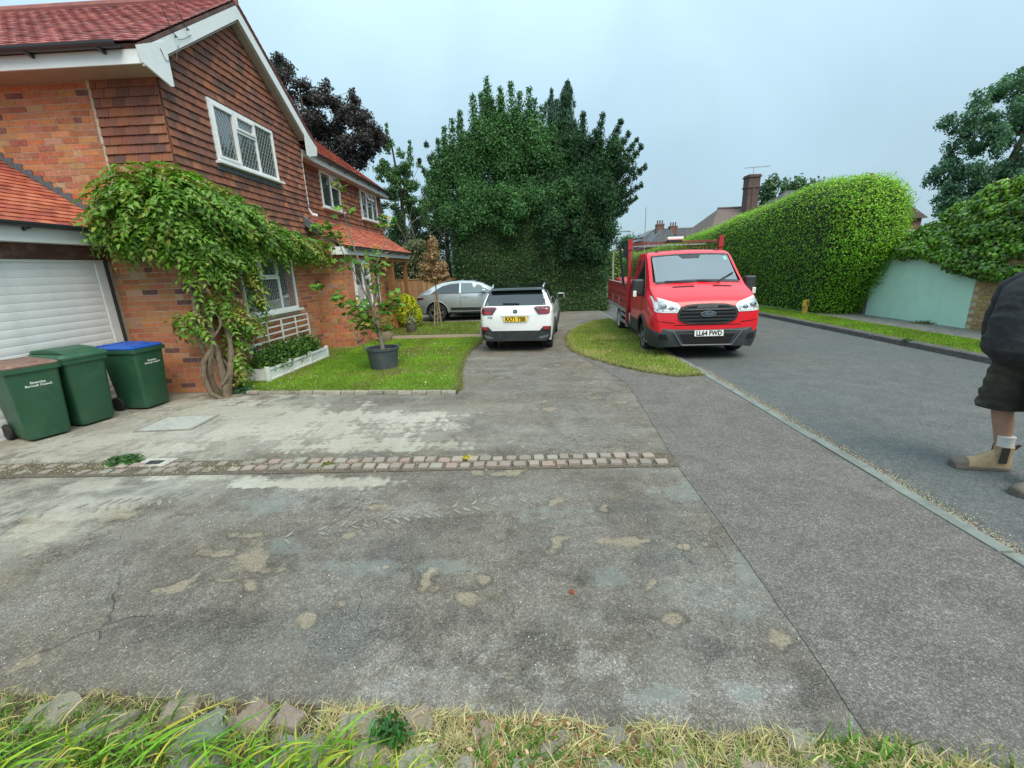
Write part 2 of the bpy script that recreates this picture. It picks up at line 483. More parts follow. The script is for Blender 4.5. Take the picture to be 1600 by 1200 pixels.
    rough_ = t.math('MAXIMUM', t.mr(t.noise(1.15, 6, .65, dist=1.2), .54, .62), a_rough)
    pits = t.math('MULTIPLY', t.mr(t.noise(95, 3, .6), .50, .60, 0, 1), t.math('MULTIPLY', rough_, t.mr(xyz[1], 4.2, 3.2, .2, 1)))
    col = t.mix(t.math('MULTIPLY', pits, .62), col, (.035, .032, .03))
    col = t.mix(t.math('MULTIPLY', rim, .45), col, (.05, .046, .04))
    col = t.mix(t.math('MULTIPLY', hole, t.mr(t.noise(70, 4, .7), .35, .6, .2, .78)), col, sandc)
    # cement dust and dried mud spread between the cobbles and the house
    xs = t.mr(xyz[0], -5.2, .6, 1, .0)
    band = t.math('MULTIPLY', t.mr(xyz[1], 3.9, 4.5, 0, 1, True), t.mr(xyz[1], 6.0, 5.2, 0, 1, True))
    dustn = t.mr(t.math('ADD', t.noise(1.7, 7, .62, vec=w), t.math('MULTIPLY', xs, .2)), .44, .60)
    dust = t.math('MULTIPLY', t.math('MULTIPLY', band, dustn), t.mr(xs, 0, .6, .35, 1))
    leftn = t.math('MULTIPLY', t.mr(xyz[0], -2.4, -3.6, 0, 1, True), t.mr(t.noise(2.6, 7, .6, vec=w), .40, .56))
    leftn = t.math('MULTIPLY', leftn, t.mr(xyz[1], 2.0, 3.1, 0, .8, True))
    a_dust = t.math('MULTIPLY', mask('dust', .22, .5, 1.2), t.mr(at('dust'), .02, .15))
    dust = t.math('MAXIMUM', t.math('MULTIPLY', dust, .55), t.math('MAXIMUM', leftn, a_dust))
    dustc = t.mix(t.mr(t.noise(.9, 4), .4, .6), (.52, .50, .43), (.42, .40, .32))
    dustc = t.scale(dustc, t.mr(t.noise(24, 7, .7), .3, .7, .8, 1.2))
    col = t.mix(t.math('MULTIPLY', dust, .85), col, dustc)
    # long wiping streaks of thin dust running across the drive
    mp = t.N.new("ShaderNodeMapping"); mp.inputs["Scale"].default_value = (.35, 2.2, 1); t.L.new(w, mp.inputs["Vector"])
    streak = t.mr(t.noise(1.6, 6, .6, vec=mp.outputs[0]), .52, .68, 0, .42)
    streak = t.math('MULTIPLY', streak, t.mr(xyz[1], 2.6, 3.8, .25, 1))
    col = t.mix(streak, col, (.3, .3, .27))
    # cracks
    cr = t.voro(1.15, 'DISTANCE_TO_EDGE', vec=t.warp(3.2, .3)); crm = t.mr(cr, .007, .002, 0, 1)
    crm = t.math('MULTIPLY', crm, t.mr(t.noise(.9, 4), .55, .62))
    cr2 = t.voro(5.5, 'DISTANCE_TO_EDGE', vec=t.warp(7, .12)); cr2m = t.math('MULTIPLY', t.mr(cr2, .022, .006, 0, .7), t.mr(t.noise(1.3, 3), .58, .64))
    crk = t.math('MAXIMUM', crm, cr2m)
    crk = t.math('MULTIPLY', crk, t.mr(dust, 0, 1, 1, .2))
    col = t.mix(t.math('MULTIPLY', crk, .5), col, (.06, .055, .048))
    t.L.new(col, t.b.inputs["Base Color"])
    t.b.inputs["Roughness"].default_value = .88; t.b.inputs["Specular IOR Level"].default_value = .3
    h = t.math('MULTIPLY', t.mr(d, 0, .7, 1, 0), t.mr(smooth, 0, 1, 1, .3))
    n1 = t.bump(h, .004)
    n2 = t.bump(t.math('SUBTRACT', t.math('ADD', mid, t.math('MULTIPLY', fine, .3)), t.math('ADD', t.math('MULTIPLY', crk, .35), t.math('MULTIPLY', hole, .35))), .022, n1)
    t.L.new(n2, t.b.inputs["Normal"])
    return t.m

def make_tarmac(name, a, b, cell, contrast, bmp=.003, blue=None, dusty=0):
    t = NT(name)
    xyz = t.sep()
    big = t.noise(.5, 5, .55); mid = t.noise(3.5, 6, .62); fine = t.noise(16, 5)
    base = t.mix(t.mr(mid, .35, .65), a, b)
    if blue: base = t.mix(t.mr(big, .42, .6, 0, .8), base, blue)
    base = t.scale(base, t.mr(fine, .3, .7, .88, 1.12))
    col, d = aggregate(t, base, cell, contrast)
    col, d2 = aggregate(t, col, cell * .42, contrast * .3)
    vo = t.mr(t.noise(120, 3, .6), .53, .62, 0, .45)
    col = t.mix(vo, col, (.045, .043, .042))
    if dusty:
        du = t.mr(t.noise(1.3, 7, .65, dist=.5), .55, .75, 0, dusty)
        col = t.mix(du, col, (.26, .25, .22))
    t.L.new(col, t.b.inputs["Base Color"])
    t.b.inputs["Roughness"].default_value = .85; t.b.inputs["Specular IOR Level"].default_value = .35
    n1 = t.bump(t.mr(d, 0, .7, 1, 0), bmp)
    n2 = t.bump(mid, .006, n1)
    t.L.new(n2, t.b.inputs["Normal"])
    return t.m

M_drive = make_drive()
M_pave = make_tarmac("footway_tarmac", (.125, .114, .102), (.165, .151, .135), 150, .34, dusty=.22)
M_road = make_tarmac("road_tarmac", (.094, .097, .093), (.124, .127, .121), 130, .25, bmp=.002, blue=(.095, .108, .107), dusty=.14)
M_soil = mat("soil", (.075, .055, .038), .95, var=.35, vscale=14, bump=.02, bscale=30)
M_lawn = mat("lawn_base", (.085, .14, .02), .95, var=.4, vscale=5, dirt=((.2, .17, .08), .6, 3.0), bump=.02, bscale=60)
M_gravel = mat("gravel_path", (.27, .2, .135), .95, var=.3, vscale=40, bump=.012, bscale=120)
M_concrete = mat("kerb_concrete", (.19, .21, .19), .85, var=.25, vscale=9, bump=.004, bscale=70, dirt=((.12, .11, .09), .6, 5))
M_kerbdark = mat("kerb_dark", (.1, .095, .09), .88, var=.3, vscale=8, bump=.006, bscale=50, dirt=((.2, .19, .16), .5, 7))
M_sett = mat("granite_sett", attr=True, rough=.8, var=.28, vscale=22, bump=.006, bscale=60, dirt=((.3, .27, .2), .5, 9))
M_stone = mat("verge_stone", attr=True, rough=.85, var=.3, vscale=18, bump=.01, bscale=45, dirt=((.12, .13, .07), .5, 8))

def sheet(name, poly, z, m, kind='structure', thick=None):
    mb = MB()
    if thick: mb.prism(poly, 'z', z - thick, z)
    else: mb.add([(x, y, z) for x, y in poly], [tuple(range(len(poly)))])
    return tag(mb.build(name, m), kind=kind)

def wiggle(pts, step=.25, amp=.03, closed=True, seed=1):
    out = []; rr = random.Random(seed)
    n = len(pts)
    for i in range(n if closed else n - 1):
        a = Vector(pts[i] + (0,)); b = Vector(pts[(i + 1) % n] + (0,)); d = b - a; k = max(1, int(d.length / step))
        nn = Vector((-d.y, d.x, 0)).normalized()
        for j in range(k):
            p = a + d * (j / k) + nn * rr.uniform(-amp, amp)
            out.append((p.x, p.y))
    return out

sheet("ground", [(-300, -60), (300, -60), (300, 500), (-300, 500)], -.07, mat("far_ground", (.07, .09, .035), .95, var=.3, vscale=.4))
joint = [(1.27, -3), (1.28, 1.3), (1.31, 1.95), (1.335, 2.8), (1.345, 3.6), (1.46, 5.2), (1.53, 6.5), (1.35, 7.6), (.95, 9.0), (.93, 10.2), (1.0, 11.4), (1.5, 13.4), (2.2, 14.5), (2.86, 14.9)]
# stains and worn places of the old drive: (centre x, y, axis u, axis v), kept as masks on the mesh
PATCH_sand = [(-1.232, 3.059, 0.131, -0.004, 0.019, -0.058), (-2.125, 2.486, 0.136, -0.002, 0.044, -0.063), (-1.831, 2.394, 0.156, -0.002, 0.081, -0.131), (-1.893, 2.243, 0.14, -0.003, 0.023, -0.035), (-1.685, 2.139, 0.063, -0.001, 0.041, -0.065), (-2.144, 2.246, 0.051, 0.0, 0.04, -0.053), (-1.227, 1.887, 0.06, -0.001, 0.028, -0.057), (-1.311, 2.657, 0.084, -0.002, 0.028, -0.069), (-0.956, 2.329, 0.042, -0.001, 0.012, -0.037), (-0.628, 2.201, 0.055, -0.001, 0.019, -0.089), (-0.348, 2.04, 0.124, -0.001, 0.007, -0.059), (-0.297, 2.196, 0.054, -0.001, 0.004, -0.044), (0.194, 2.522, 0.069, -0.001, -0.008, -0.097), (-0.091, 1.552, 0.041, 0.0, 0.001, -0.029), (-1.115, 1.996, 0.047, -0.001, 0.012, -0.029), (0.528, 2.931, 0.062, -0.002, -0.014, -0.08), (0.608, 2.506, 0.164, 0.02, -0.013, -0.075), (0.985, 2.458, 0.069, -0.001, -0.03, -0.085), (1.143, 2.516, 0.09, -0.002, -0.013, -0.034), (0.706, 2.134, 0.048, -0.001, -0.022, -0.078), (0.903, 2.152, 0.044, -0.001, -0.011, -0.032), (0.742, 1.879, 0.072, -0.001, -0.029, -0.085), (1.216, 1.7, 0.082, 0.051, 0.01, -0.083), (0.241, 3.1, 0.092, -0.003, -0.007, -0.089), (-3.487, 3.021, 0.699, 0.202, 0.164, -0.156), (-3.69, 2.72, 0.247, 0.095, 0.222, -0.179), (-2.236, 2.109, 0.14, 0.135, 0.073, -0.065), (-2.509, 1.65, 0.041, 0.095, 0.053, -0.032), (-1.444, 3.888, 0.091, -0.004, 0.019, -0.059), (-0.284, 3.59, 0.233, -0.009, 0.004, -0.077), (-2.047, 2.682, 0.096, -0.002, 0.03, -0.048)]
PATCH_rough = [(0.044, 1.713, 0.187, -0.001, -0.005, -0.112), (0.561, 1.911, 0.201, -0.002, -0.039, -0.153), (-0.888, 2.41, 0.296, -0.006, 0.057, -0.196), (0.257, 2.21, 0.228, -0.003, -0.013, -0.111), (0.862, 1.673, 0.149, -0.001, -0.03, -0.071), (-0.05, 1.496, 0.071, 0.0, 0.0, -0.136), (-0.912, 1.796, 0.302, -0.002, 0.061, -0.163), (1.194, 1.452, 0.132, 0.0, -0.073, -0.113), (0.738, 2.989, 0.242, -0.008, -0.042, -0.184), (-0.613, 2.766, 0.283, -0.007, 0.026, -0.147), (-1.729, 1.843, 0.421, -0.003, 0.188, -0.26), (0.801, 2.378, 0.198, -0.003, -0.055, -0.188), (-0.327, 1.919, 0.173, -0.002, 0.013, -0.112)]
PATCH_pale = [(-0.336, 1.496, 0.286, 0.0, 0.02, -0.137), (0.267, 1.541, 0.271, 0.0, -0.027, -0.174), (0.467, 1.437, 0.162, 0.0, -0.015, -0.056), (-0.24, 1.714, 0.142, 0.0, 0.009, -0.112), (-1.802, 3.272, 0.671, -0.023, 0.103, -0.222), (-0.944, 2.947, 0.401, -0.011, 0.043, -0.165), (0.936, 1.466, 0.161, 0.0, -0.043, -0.087), (-0.611, 1.451, 0.169, 0.0, 0.026, -0.087), (1.294, 1.371, 0.1, 0.0, -0.041, -0.056)]
PATCH_teal = [(-1.698, 2.562, 0.206, -0.004, 0.055, -0.102), (-1.098, 2.289, 0.368, -0.006, 0.057, -0.15), (-0.574, 2.31, 0.162, -0.002, 0.022, -0.121), (0.144, 2.916, 0.574, -0.017, -0.008, -0.142), (1.308, 3.216, 0.303, -0.011, -0.095, -0.26), (1.394, 2.879, 0.044, -0.209, -0.127, -0.143), (1.323, 2.308, 0.031, -0.11, -0.211, -0.202), (1.098, 1.884, 0.114, -0.001, -0.029, -0.059), (0.475, 1.466, 0.205, 0.0, -0.014, -0.052), (0.889, 1.452, 0.08, 0.0, -0.025, -0.051), (-3.357, 3.441, 0.55, -0.02, 0.311, -0.37), (-2.136, 3.077, 0.324, -0.01, 0.117, -0.2), (0.48, 2.18, 0.186, -0.003, -0.033, -0.163)]
PATCH_dust = [(-3.126, 5.051, 1.516, 0.131, 0.334, -0.583), (-4.002, 4.25, 0.446, 0.172, 0.252, -0.283), (-5.093, 4.58, 0.692, 0.19, 0.253, -0.245), (-1.895, 4.401, 1.221, -0.069, 0.127, -0.337), (-4.323, 5.703, 1.158, -0.09, 0.251, -0.363), (-5.158, 4.141, 0.676, -0.032, 0.151, -0.137), (-2.002, 3.45, 0.706, -0.027, 0.048, -0.097), (-3.227, 3.661, 0.514, -0.021, 0.083, -0.108), (-1.505, 5.104, 0.738, -0.052, 0.089, -0.341)]
gx0, gx1, gy0, gy1, gs = -6.4, 1.64, 1.0, 6.9, .021
nx_, ny_ = int((gx1 - gx0) / gs), int((gy1 - gy0) / gs)
gx1 = gx0 + nx_ * gs; gy1 = gy0 + ny_ * gs
XX, YY = np.meshgrid(gx0 + np.arange(nx_ + 1) * gs, gy0 + np.arange(ny_ + 1) * gs)
GP = np.stack([XX.ravel(), YY.ravel(), np.zeros(XX.size)], 1)
def pmask(L, amt=1.0):
    m = np.zeros(len(GP))
    for i, (cx, cy_, ux, uy, vx, vy) in enumerate(L):
        Mi = np.linalg.inv(np.array([[ux, vx], [uy, vy]])); W_ = GP[:, :2] + .05 * np.stack([vnoise(GP, 6.0, i), vnoise(GP, 6.5, i + 40)], 1)
        q = (W_ - [cx, cy_]) @ Mi.T; sz = math.hypot(ux, uy)
        rag = .55 * vnoise(GP, 5.0 + 1.2 / (sz + .05), i * 1.7) + .38 * vnoise(GP, 22.0, i * 3.1) + .28 * vnoise(GP, 47.0, i)
        m = np.maximum(m, np.clip(1.5 - np.linalg.norm(q, axis=1) + rag * amt, 0, 1.6) / 1.6 * random.Random(i).uniform(.72, 1.0))
    return m
idx = (np.arange(ny_)[:, None] * (nx_ + 1) + np.arange(nx_)[None]).ravel()
n_ = len(GP)
V = list(map(tuple, [(-9.5, -3, 0), (2.864, -3, 0), (2.864, 18.5, 0), (-9.5, 18.5, 0), (gx0, gy0, 0), (gx1, gy0, 0), (gx1, gy1, 0), (gx0, gy1, 0)]))
V = np.concatenate([GP, np.array(V, float)]); b_ = n_
QF = np.concatenate([np.stack([idx, idx + 1, idx + nx_ + 2, idx + nx_ + 1], 1), b_ + np.array([[0, 1, 5, 4], [1, 2, 6, 5], [2, 3, 7, 6], [3, 0, 4, 7]])])
me = np_mesh("driveway", V, QF, M_drive)
for nm, L_ in (("sand", PATCH_sand), ("rough", PATCH_rough), ("pale", PATCH_pale), ("teal", PATCH_teal), ("dust", PATCH_dust)):
    at_ = me.attributes.new(nm, 'FLOAT', 'POINT'); at_.data.foreach_set("value", np.concatenate([pmask(L_), np.zeros(8)]).astype(np.float32))
tag(link("driveway", me), kind='structure')
sheet("pavement", wiggle(joint[:8], .12, .006, closed=False, seed=3) + [(1.0, 8.9), (1.6, 8.9), (2.86, 7.6), (2.86, -3)], .005, M_pave)
sheet("road", [(2.9, -12), (7.66, -12), (7.66, 20), (7.9, 60), (9, 140), (3.4, 140), (3.0, 60), (2.9, 20)], -.022, M_road)

# near kerb: flush concrete channel blocks, each its own stone
kerb = tag(MB().box(2.865, 2.975, -3, 20, -.2, -.03).build("kerb", M_concrete), kind='structure')
kb = []
for v in range(4):
    mb = MB(); rr = random.Random(v)
    mb.frustum((2.868, 2.972, .004, .906), (2.872, 2.968, .008, .902), -.03, .010 + rr.uniform(-.002, .003))
    kb.append(mb.build("kerb_stone", M_concrete, kerb, bevel=.004))
yk = -2.2; k = 0
while yk < 19:
    if k < 4: o = kb[k]
    else:
        o = kb[k % 4].copy(); COL.objects.link(o)
    o.location = (random.uniform(-.003, .003), yk, random.uniform(-.003, .002)); o.rotation_euler = (0, 0, random.uniform(-.003, .003))
    yk += .914; k += 1
# loose grit and sand washed against the road side of that kerb
n = 16000
P = np.stack([2.98 + np.abs(rng.normal(0, .06, n)), rng.uniform(-1, 7.6, n), np.full(n, -.018)], 1)
leaves("kerb_grit", P, np.tile([0, 0, 1.], (n, 1)), .010, .009, leafcols(n, (.34, .29, .2), .35), M_grit if 'M_grit' in globals() else mat("grit", attr=True, rough=.9), jit=.5, droop=0, kind='stuff')

# far kerb: upstand
fk = tag(MB().box(7.672, 7.79, -4, 60, -.2, .05).build("far_kerb", M_kerbdark), kind='structure')
ks = []
for v in range(4):
    rr = random.Random(v + 9); mb = MB()
    mb.prism([(7.662, -.1), (7.662, .075 + rr.uniform(-.006, .004)), (7.685, .092), (7.8, .094 + rr.uniform(-.004, .004)), (7.8, -.1)], 'y', .006, .908)
    ks.append(mb.build("kerb_stone", M_kerbdark, fk))
for k in range(36):
    if k < 4: o = ks[k]
    else: o = ks[random.randrange(4)].copy(); COL.objects.link(o)
    o.location = (random.uniform(-.006, .004), -3 + k * .914, random.uniform(-.01, .004)); o.rotation_euler = (0, 0, random.uniform(-.006, .006))

sheet("far_verge", [(7.8, -4), (9.05, -4), (8.95, 14), (8.6, 30), (9, 60), (8.2, 60), (7.8, 30)], .085, M_lawn, thick=.1)
sheet("far_path", [(9.05, -4), (10.6, -4), (10.6, 60), (9, 60), (8.6, 30), (8.95, 14)], .07, mat("far_path_tarmac", (.2, .19, .17), .9, var=.35, vscale=6, dirt=((.33, .29, .2), .7, 4), bump=.004), thick=.1)

# ------------------------------------------------------------------ lawns
lawn_poly = [(-4.95, 6.62), (-4.35, 6.52), (-3.4, 6.42), (-2.3, 6.33), (-1.1, 6.24), (-1.07, 6.6), (-1.22, 7.5), (-1.3, 8.6), (-1.29, 9.6), (-1.17, 10.6), (-1.2, 11.5), (-3.15, 11.58), (-4.22, 11.6), (-4.22, 10.42), (-4.95, 10.42)]
front_lawn = sheet("front_lawn", wiggle(lawn_poly, .12, .035, seed=5), .035, M_lawn, thick=.05)
sheet("garden_path", wiggle([(-4.6, 11.62), (-1.25, 11.55), (-1.3, 12.25), (-4.6, 12.45)], .3, .01, seed=8), .012, M_gravel, thick=.03)
bed_poly = [(-4.4, 12.5), (-1.33, 12.3), (-1.5, 13.6), (-1.4, 14.9), (-3.5, 15.2), (-4.4, 15.6)]
sheet("side_lawn", wiggle(bed_poly, .25, .03, seed=9), .03, M_lawn, thick=.05)
isl = [(2.84, 6.88), (2.42, 6.85), (2.0, 7.2), (1.62, 7.75), (1.2, 8.55), (.99, 9.3), (.95, 10.0), (1.02, 11.1), (1.25, 12.3), (1.6, 13.3), (2.2, 14.3), (2.84, 14.7)]
sheet("grass_island", wiggle(isl, .12, .04, seed=12), .035, M_lawn, thick=.05)

def in_poly(P, poly):
    x, y = P[:, 0], P[:, 1]; ins = np.zeros(len(P), bool); n = len(poly)
    for i in range(n):
        x1, y1 = poly[i]; x2, y2 = poly[(i + 1) % n]
        c = ((y1 > y) != (y2 > y)) & (x < (x2 - x1) * (y - y1) / (y2 - y1 + 1e-12) + x1); ins ^= c
    return ins

def poly_dist(P, poly):
    d = np.full(len(P), 9.0); n = len(poly)
    for i in range(n):
        a = np.array(poly[i]); b = np.array(poly[(i + 1) % n]); ab = b - a
        t = (((P[:, :2] - a) @ ab) / (ab @ ab + 1e-9)).clip(0, 1)
        d = np.minimum(d, np.linalg.norm(P[:, :2] - (a + t[:, None] * ab), axis=1))
    return d

M_grass = leaf_mat("grass_blades", trans=.35, rough=.6, spec=.2)
def grass(name, poly, dens, h, w, z, green=(.085, .16, .02), dry=(.3, .25, .11), dryamt=.15, edgedry=.6, lean=.5, parent=None, seed=0.0):
    xs = [p[0] for p in poly]; ys = [p[1] for p in poly]
    area = (max(xs) - min(xs)) * (max(ys) - min(ys))
    n = int(area * dens)
    P = np.stack([rng.uniform(min(xs), max(xs), n), rng.uniform(min(ys), max(ys), n), np.full(n, z)], 1)
    P = P[in_poly(P, poly)]; n = len(P)
    ed = poly_dist(P, poly)
    pn = vnoise(P * [1, 1, 0], 1.6, seed) * .6 + vnoise(P * [1, 1, 0], 4.1, seed + 3) * .4
    hh = h * rng.uniform(.5, 1.3, n) * (1 + .35 * pn) * (ed / .12).clip(.5, 1)
    a = rng.uniform(0, 2 * np.pi, n); D = np.stack([np.cos(a), np.sin(a), np.zeros(n)], 1)
    S = np.stack([-np.sin(a), np.cos(a), np.zeros(n)], 1)
    ln = rng.uniform(.1, lean, n)[:, None] * hh[:, None]
    ww = w * rng.uniform(.6, 1.3, n)[:, None]
    mid = P + D * ln * .35 + np.array([0, 0, 1]) * hh[:, None] * .6
    tip = P + D * ln + np.array([0, 0, 1]) * hh[:, None]
    V = np.stack([P - S * ww / 2, P + S * ww / 2, mid + S * ww * .35, mid - S * ww * .35, tip], 1).reshape(-1, 3)
    i = np.arange(n)[:, None] * 5
    F = np.concatenate([i + np.array([[0, 1, 2]]), i + np.array([[0, 2, 3]]), i + np.array([[3, 2, 4]])], 1).reshape(-1, 3)
    pd = (dryamt + 1.1 * (pn - .18).clip(0, 1) + edgedry * np.exp(-ed / .07)).clip(0, .95)
    isd = rng.random(n) < pd
    C = leafcols(n, green, .22, .1)
    C *= (1 + .28 * vnoise(P * [1, 1, 0], 2.3, seed + 9) + .18 * vnoise(P * [1, 1, 0], 7.0, seed + 2))[:, None]
    C[isd] = leafcols(int(isd.sum()), dry, .25, .06)
    C = C.clip(.01, .8)
    o = link(name, np_mesh(name, V, F, M_grass, cols=np.repeat(C, 5, axis=0)), parent)
    o['kind'] = 'stuff'
    return o

grass("grass", lawn_poly, 5200, .035, .007, .03, green=(.21, .36, .028), dryamt=.06, edgedry=.75, seed=1)
grass("grass", isl, 4700, .04, .008, .03, green=(.21, .31, .035), dry=(.52, .44, .22), dryamt=.28, edgedry=.9, seed=4)
grass("grass", bed_poly, 1600, .07, .012, .02, green=(.18, .28, .04), dryamt=.25, edgedry=.5, seed=6)
grass("grass", [(7.82, 5), (9.03, 5), (8.93, 14), (8.65, 24), (7.85, 24)], 1700, .05, .012, .08, green=(.22, .38, .026), dryamt=.12, edgedry=.5, seed=8)
# longer dry tufts standing along the lawn edges
def edge_tufts(name, line, n, h, z, cols):
    seg = np.array([line[i] for i in range(len(line))], float)
    k = rng.integers(0, len(seg) - 1, n); t = rng.random((n, 1)); q = seg[k] * (1 - t) + seg[k + 1] * t
    P = np.concatenate([q + rng.normal(0, .025, (n, 2)), np.full((n, 1), z + h * .3)], 1)
    A = _unit(np.stack([rng.normal(0, .5, n), rng.normal(0, .5, n), np.full(n, 1.0)], 1))
    N = _unit(np.cross(A, rng.normal(0, 1, (n, 3))))
    return leaves(name, P, N, h, h * .1, cols, M_grass, jit=.1, axis=A, axw=1.0, fold=.2, kind='stuff')
n = 420
P = np.stack([rng.uniform(-4.6, -1.3, n), rng.uniform(6.4, 11, n), np.full(n, .062)], 1); P = P[in_poly(P, lawn_poly) & (vnoise(P, 1.7, 5) > -.15)]
leaves('daisies', P, np.tile([0, -.3, 1.], (len(P), 1)), .022, .02, leafcols(len(P), (.75, .75, .7), .08, .03), M_grass, jit=.2, droop=0, kind='stuff')
edge_tufts("dry_grass", lawn_poly[1:11], 5200, .07, .01, leafcols(5200, (.32, .28, .13), .25, .08, alt=(.1, .17, .03), altp=.4))
edge_tufts("dry_grass", isl[:9], 4200, .065, .01, leafcols(4200, (.38, .33, .17), .25, .08, alt=(.12, .18, .03), altp=.3))

# ------------------------------------------------------------------ row of granite setts across the drive
setts = tag(sheet("cobble_strip", [(-7.5, 3.67), (1.36, 3.63), (1.36, 3.93), (-7.5, 4.0)], .006, mat("sett_bedding", (.12, .10, .075), .95, var=.35, vscale=25, bump=.01, bscale=80)), kind='structure')
def boxmesh0(i):
    rr = random.Random(i + 300); k = rr.uniform(.8, 1.15)
    V = [(x * .108 + rr.uniform(-.006, .006), y * .032 + rr.uniform(-.005, .005), z * .035 + rr.uniform(-.004, .004)) for z in (-1, 1) for y in (-1, 1) for x in (-1, 1)]
    return np_mesh("edging_stone", np.array(V), [(0, 2, 3, 1), (4, 5, 7, 6), (0, 1, 5, 4), (2, 6, 7, 3), (0, 4, 6, 2), (1, 3, 7, 5)], M_sett, cols=np.tile([.36 * k, .33 * k, .27 * k], (8, 1)))
def rock(seed, sx, sy, sz, n=2, amp=.25, col=(.3, .28, .26)):
    import bmesh
    bm = bmesh.new(); bmesh.ops.create_cube(bm, size=1)
    if n: bmesh.ops.subdivide_edges(bm, edges=bm.edges[:], cuts=n, use_grid_fill=True)
    for v in bm.verts:
        p = v.co.copy(); l = max(abs(p.x), abs(p.y), abs(p.z)) or 1
        q = p.normalized() * .5
        p = p.lerp(q * 1.15, .42 if amp > .15 else .2)
        p *= 1 + amp * mnoise.noise(p * 2.2 + Vector((seed * 7.3, seed * 3.1, seed)))
        v.co = Vector((p.x * sx, p.y * sy, p.z * sz))
    me = bpy.data.meshes.new("rock"); bm.to_mesh(me); bm.free()
    a = me.attributes.new("Col", 'FLOAT_COLOR', 'POINT')
    for d in a.data: d.color = (*col, 1)
    me.materials.append(M_sett if amp < .15 else M_stone)
    for p in me.polygons: p.use_smooth = True
    me.set_sharp_from_angle(angle=R(38))
    return me
sett_cols = [(.36, .26, .22), (.34, .27, .22), (.31, .28, .23), (.38, .32, .27), (.27, .24, .20), (.37, .30, .25), (.31, .25, .22), (.34, .32, .27)]
sett_me = [rock(i, 1, 1, 1, n=1, amp=.1, col=sett_cols[i % 8]) for i in range(16)]
xs = 1.28; col_i = 0
while xs > -5.6:
    w = random.uniform(.112, .142)
    for row in range(2):
        if row == 1 and col_i == 0: continue
        if xs < -2.9 and random.random() < .35: continue
        o = link("sett", random.choice(sett_me), setts)
        dust = .25 if xs < -1.5 else 0
        o.scale = (w * random.uniform(.74, .86), random.uniform(.088, .106), .07)
        o.location = (xs - w / 2 + row * .05 + random.uniform(-.008, .008), 3.715 + row * .128 + .012 * math.sin(xs * 2) + (-.01 * (xs - 1)) + random.uniform(-.007, .007), -.008 + random.uniform(-.006, .008) - (.014 if xs < -2.7 else 0))
        o.rotation_euler = (random.uniform(-.05, .05), random.uniform(-.05, .05), random.uniform(-.09, .09) + math.pi * random.randrange(2))
    xs -= w + .004; col_i += 1
n = 2600
P = np.stack([rng.uniform(-5.5, 1.3, n), 3.79 + rng.normal(0, .09, n) , np.full(n, .012)], 1); P[:, 1] -= .01 * (P[:, 0] - 1)
leaves("sett_moss", P, np.tile([0, 0, 1.], (n, 1)), .02, .012, leafcols(n, (.26, .24, .12), .4, .1, alt=(.4, .36, .24), altp=.5), M_grass, jit=.5, droop=0, kind='stuff')

edg = sheet("lawn_edging", [(-4.5, 6.47), (-1.05, 6.17), (-1.05, 6.25), (-4.5, 6.55)], .008, M_soil)
em = [boxmesh0(i) for i in range(6)]
for i in range(15):
    t_ = (i + .5) / 15; o = link("edging_stone", random.choice(em), edg); o.location = (-4.5 + 3.42 * t_, 6.505 - .30 * t_ + random.uniform(-.006, .006), .012 + random.uniform(-.005, .006)); o.rotation_euler = (random.uniform(-.05, .05), 0, -.087 + random.uniform(-.03, .03))
# small weeds
def weed(name, c, r, h, n, L, W, col, label, cat='weed', flat=.8, alt=None):
    e_pts, N = ellipsoid_pts(n, (c[0], c[1], c[2]), (r, r * .7, h), shell=.2)
    e_pts[:, 2] = np.abs(e_pts[:, 2] - c[2]) + c[2] + .01
    N[:, 2] = np.abs(N[:, 2]) + flat
    o = leaves(name, e_pts, N, L, W, leafcols(n, col, .25, .1, alt, .2), leaf_mat("weed_leaf"), jit=.5, droop=0)
    return tag(o, label, cat)
weed("weed", (-4.2, 3.99, 0), .2, .05, 260, .06, .035, (.05, .12, .03), "low dark green weed growing in the cobble strip near the bins")
weed("weed", (-1.97, 3.80, 0), .07, .03, 70, .04, .02, (.16, .18, .04), "tiny yellow green weed between the setts left of centre")
weed("weed", (-.62, 3.86, .02), .06, .02, 50, .03, .02, (.45, .42, .05), "small yellow flowering moss tuft among the setts", cat='moss')

# manhole cover and gully
mh = empty("manhole_cover", (-4.55, 5.16, .004), R(3), "pale chequered steel manhole cover set in the dusty concrete before the bins", "manhole cover")
M_steel = mat("galv_steel", (.40, .42, .39), .7, metal=.1, var=.2, vscale=12, dirt=((.4, .38, .3), .5, 5))
MB().box(-.36, .36, -.29, .29, -.01, .004).build("frame", mat("cover_frame", (.22, .21, .18), .8, var=.3), mh)
MB().box(-.325, .325, -.255, .255, .0, .009).build("plate", M_steel, mh)
mb = MB()
for i in range(20):
    for j in range(16):
        cx, cyy = -.3 + i * .0315, -.235 + j * .0315; s_ = 1 if (i + j) % 2 else -1
        mb.bar((cx - .01, cyy - .01 * s_, .0095), (cx + .01, cyy + .01 * s_, .0095), .005, .003)
mb.build("tread", M_steel, mh, kind='stuff')
gl = empty("drain_gully", (-3.83, 3.94, .005), 0, "small dark square drain hole beside the cobbles in pale mortar", "drain")
MB().box(-.16, .17, -.09, .1, -.005, .006).build("mortar_pad", mat("mortar_pad", (.42, .41, .36), .9, var=.3, vscale=15, bump=.006), gl)
MB().box(-.08, .08, -.045, .045, -.002, .008).build("grate", mat("drain_dark", (.03, .035, .045), .6), gl)

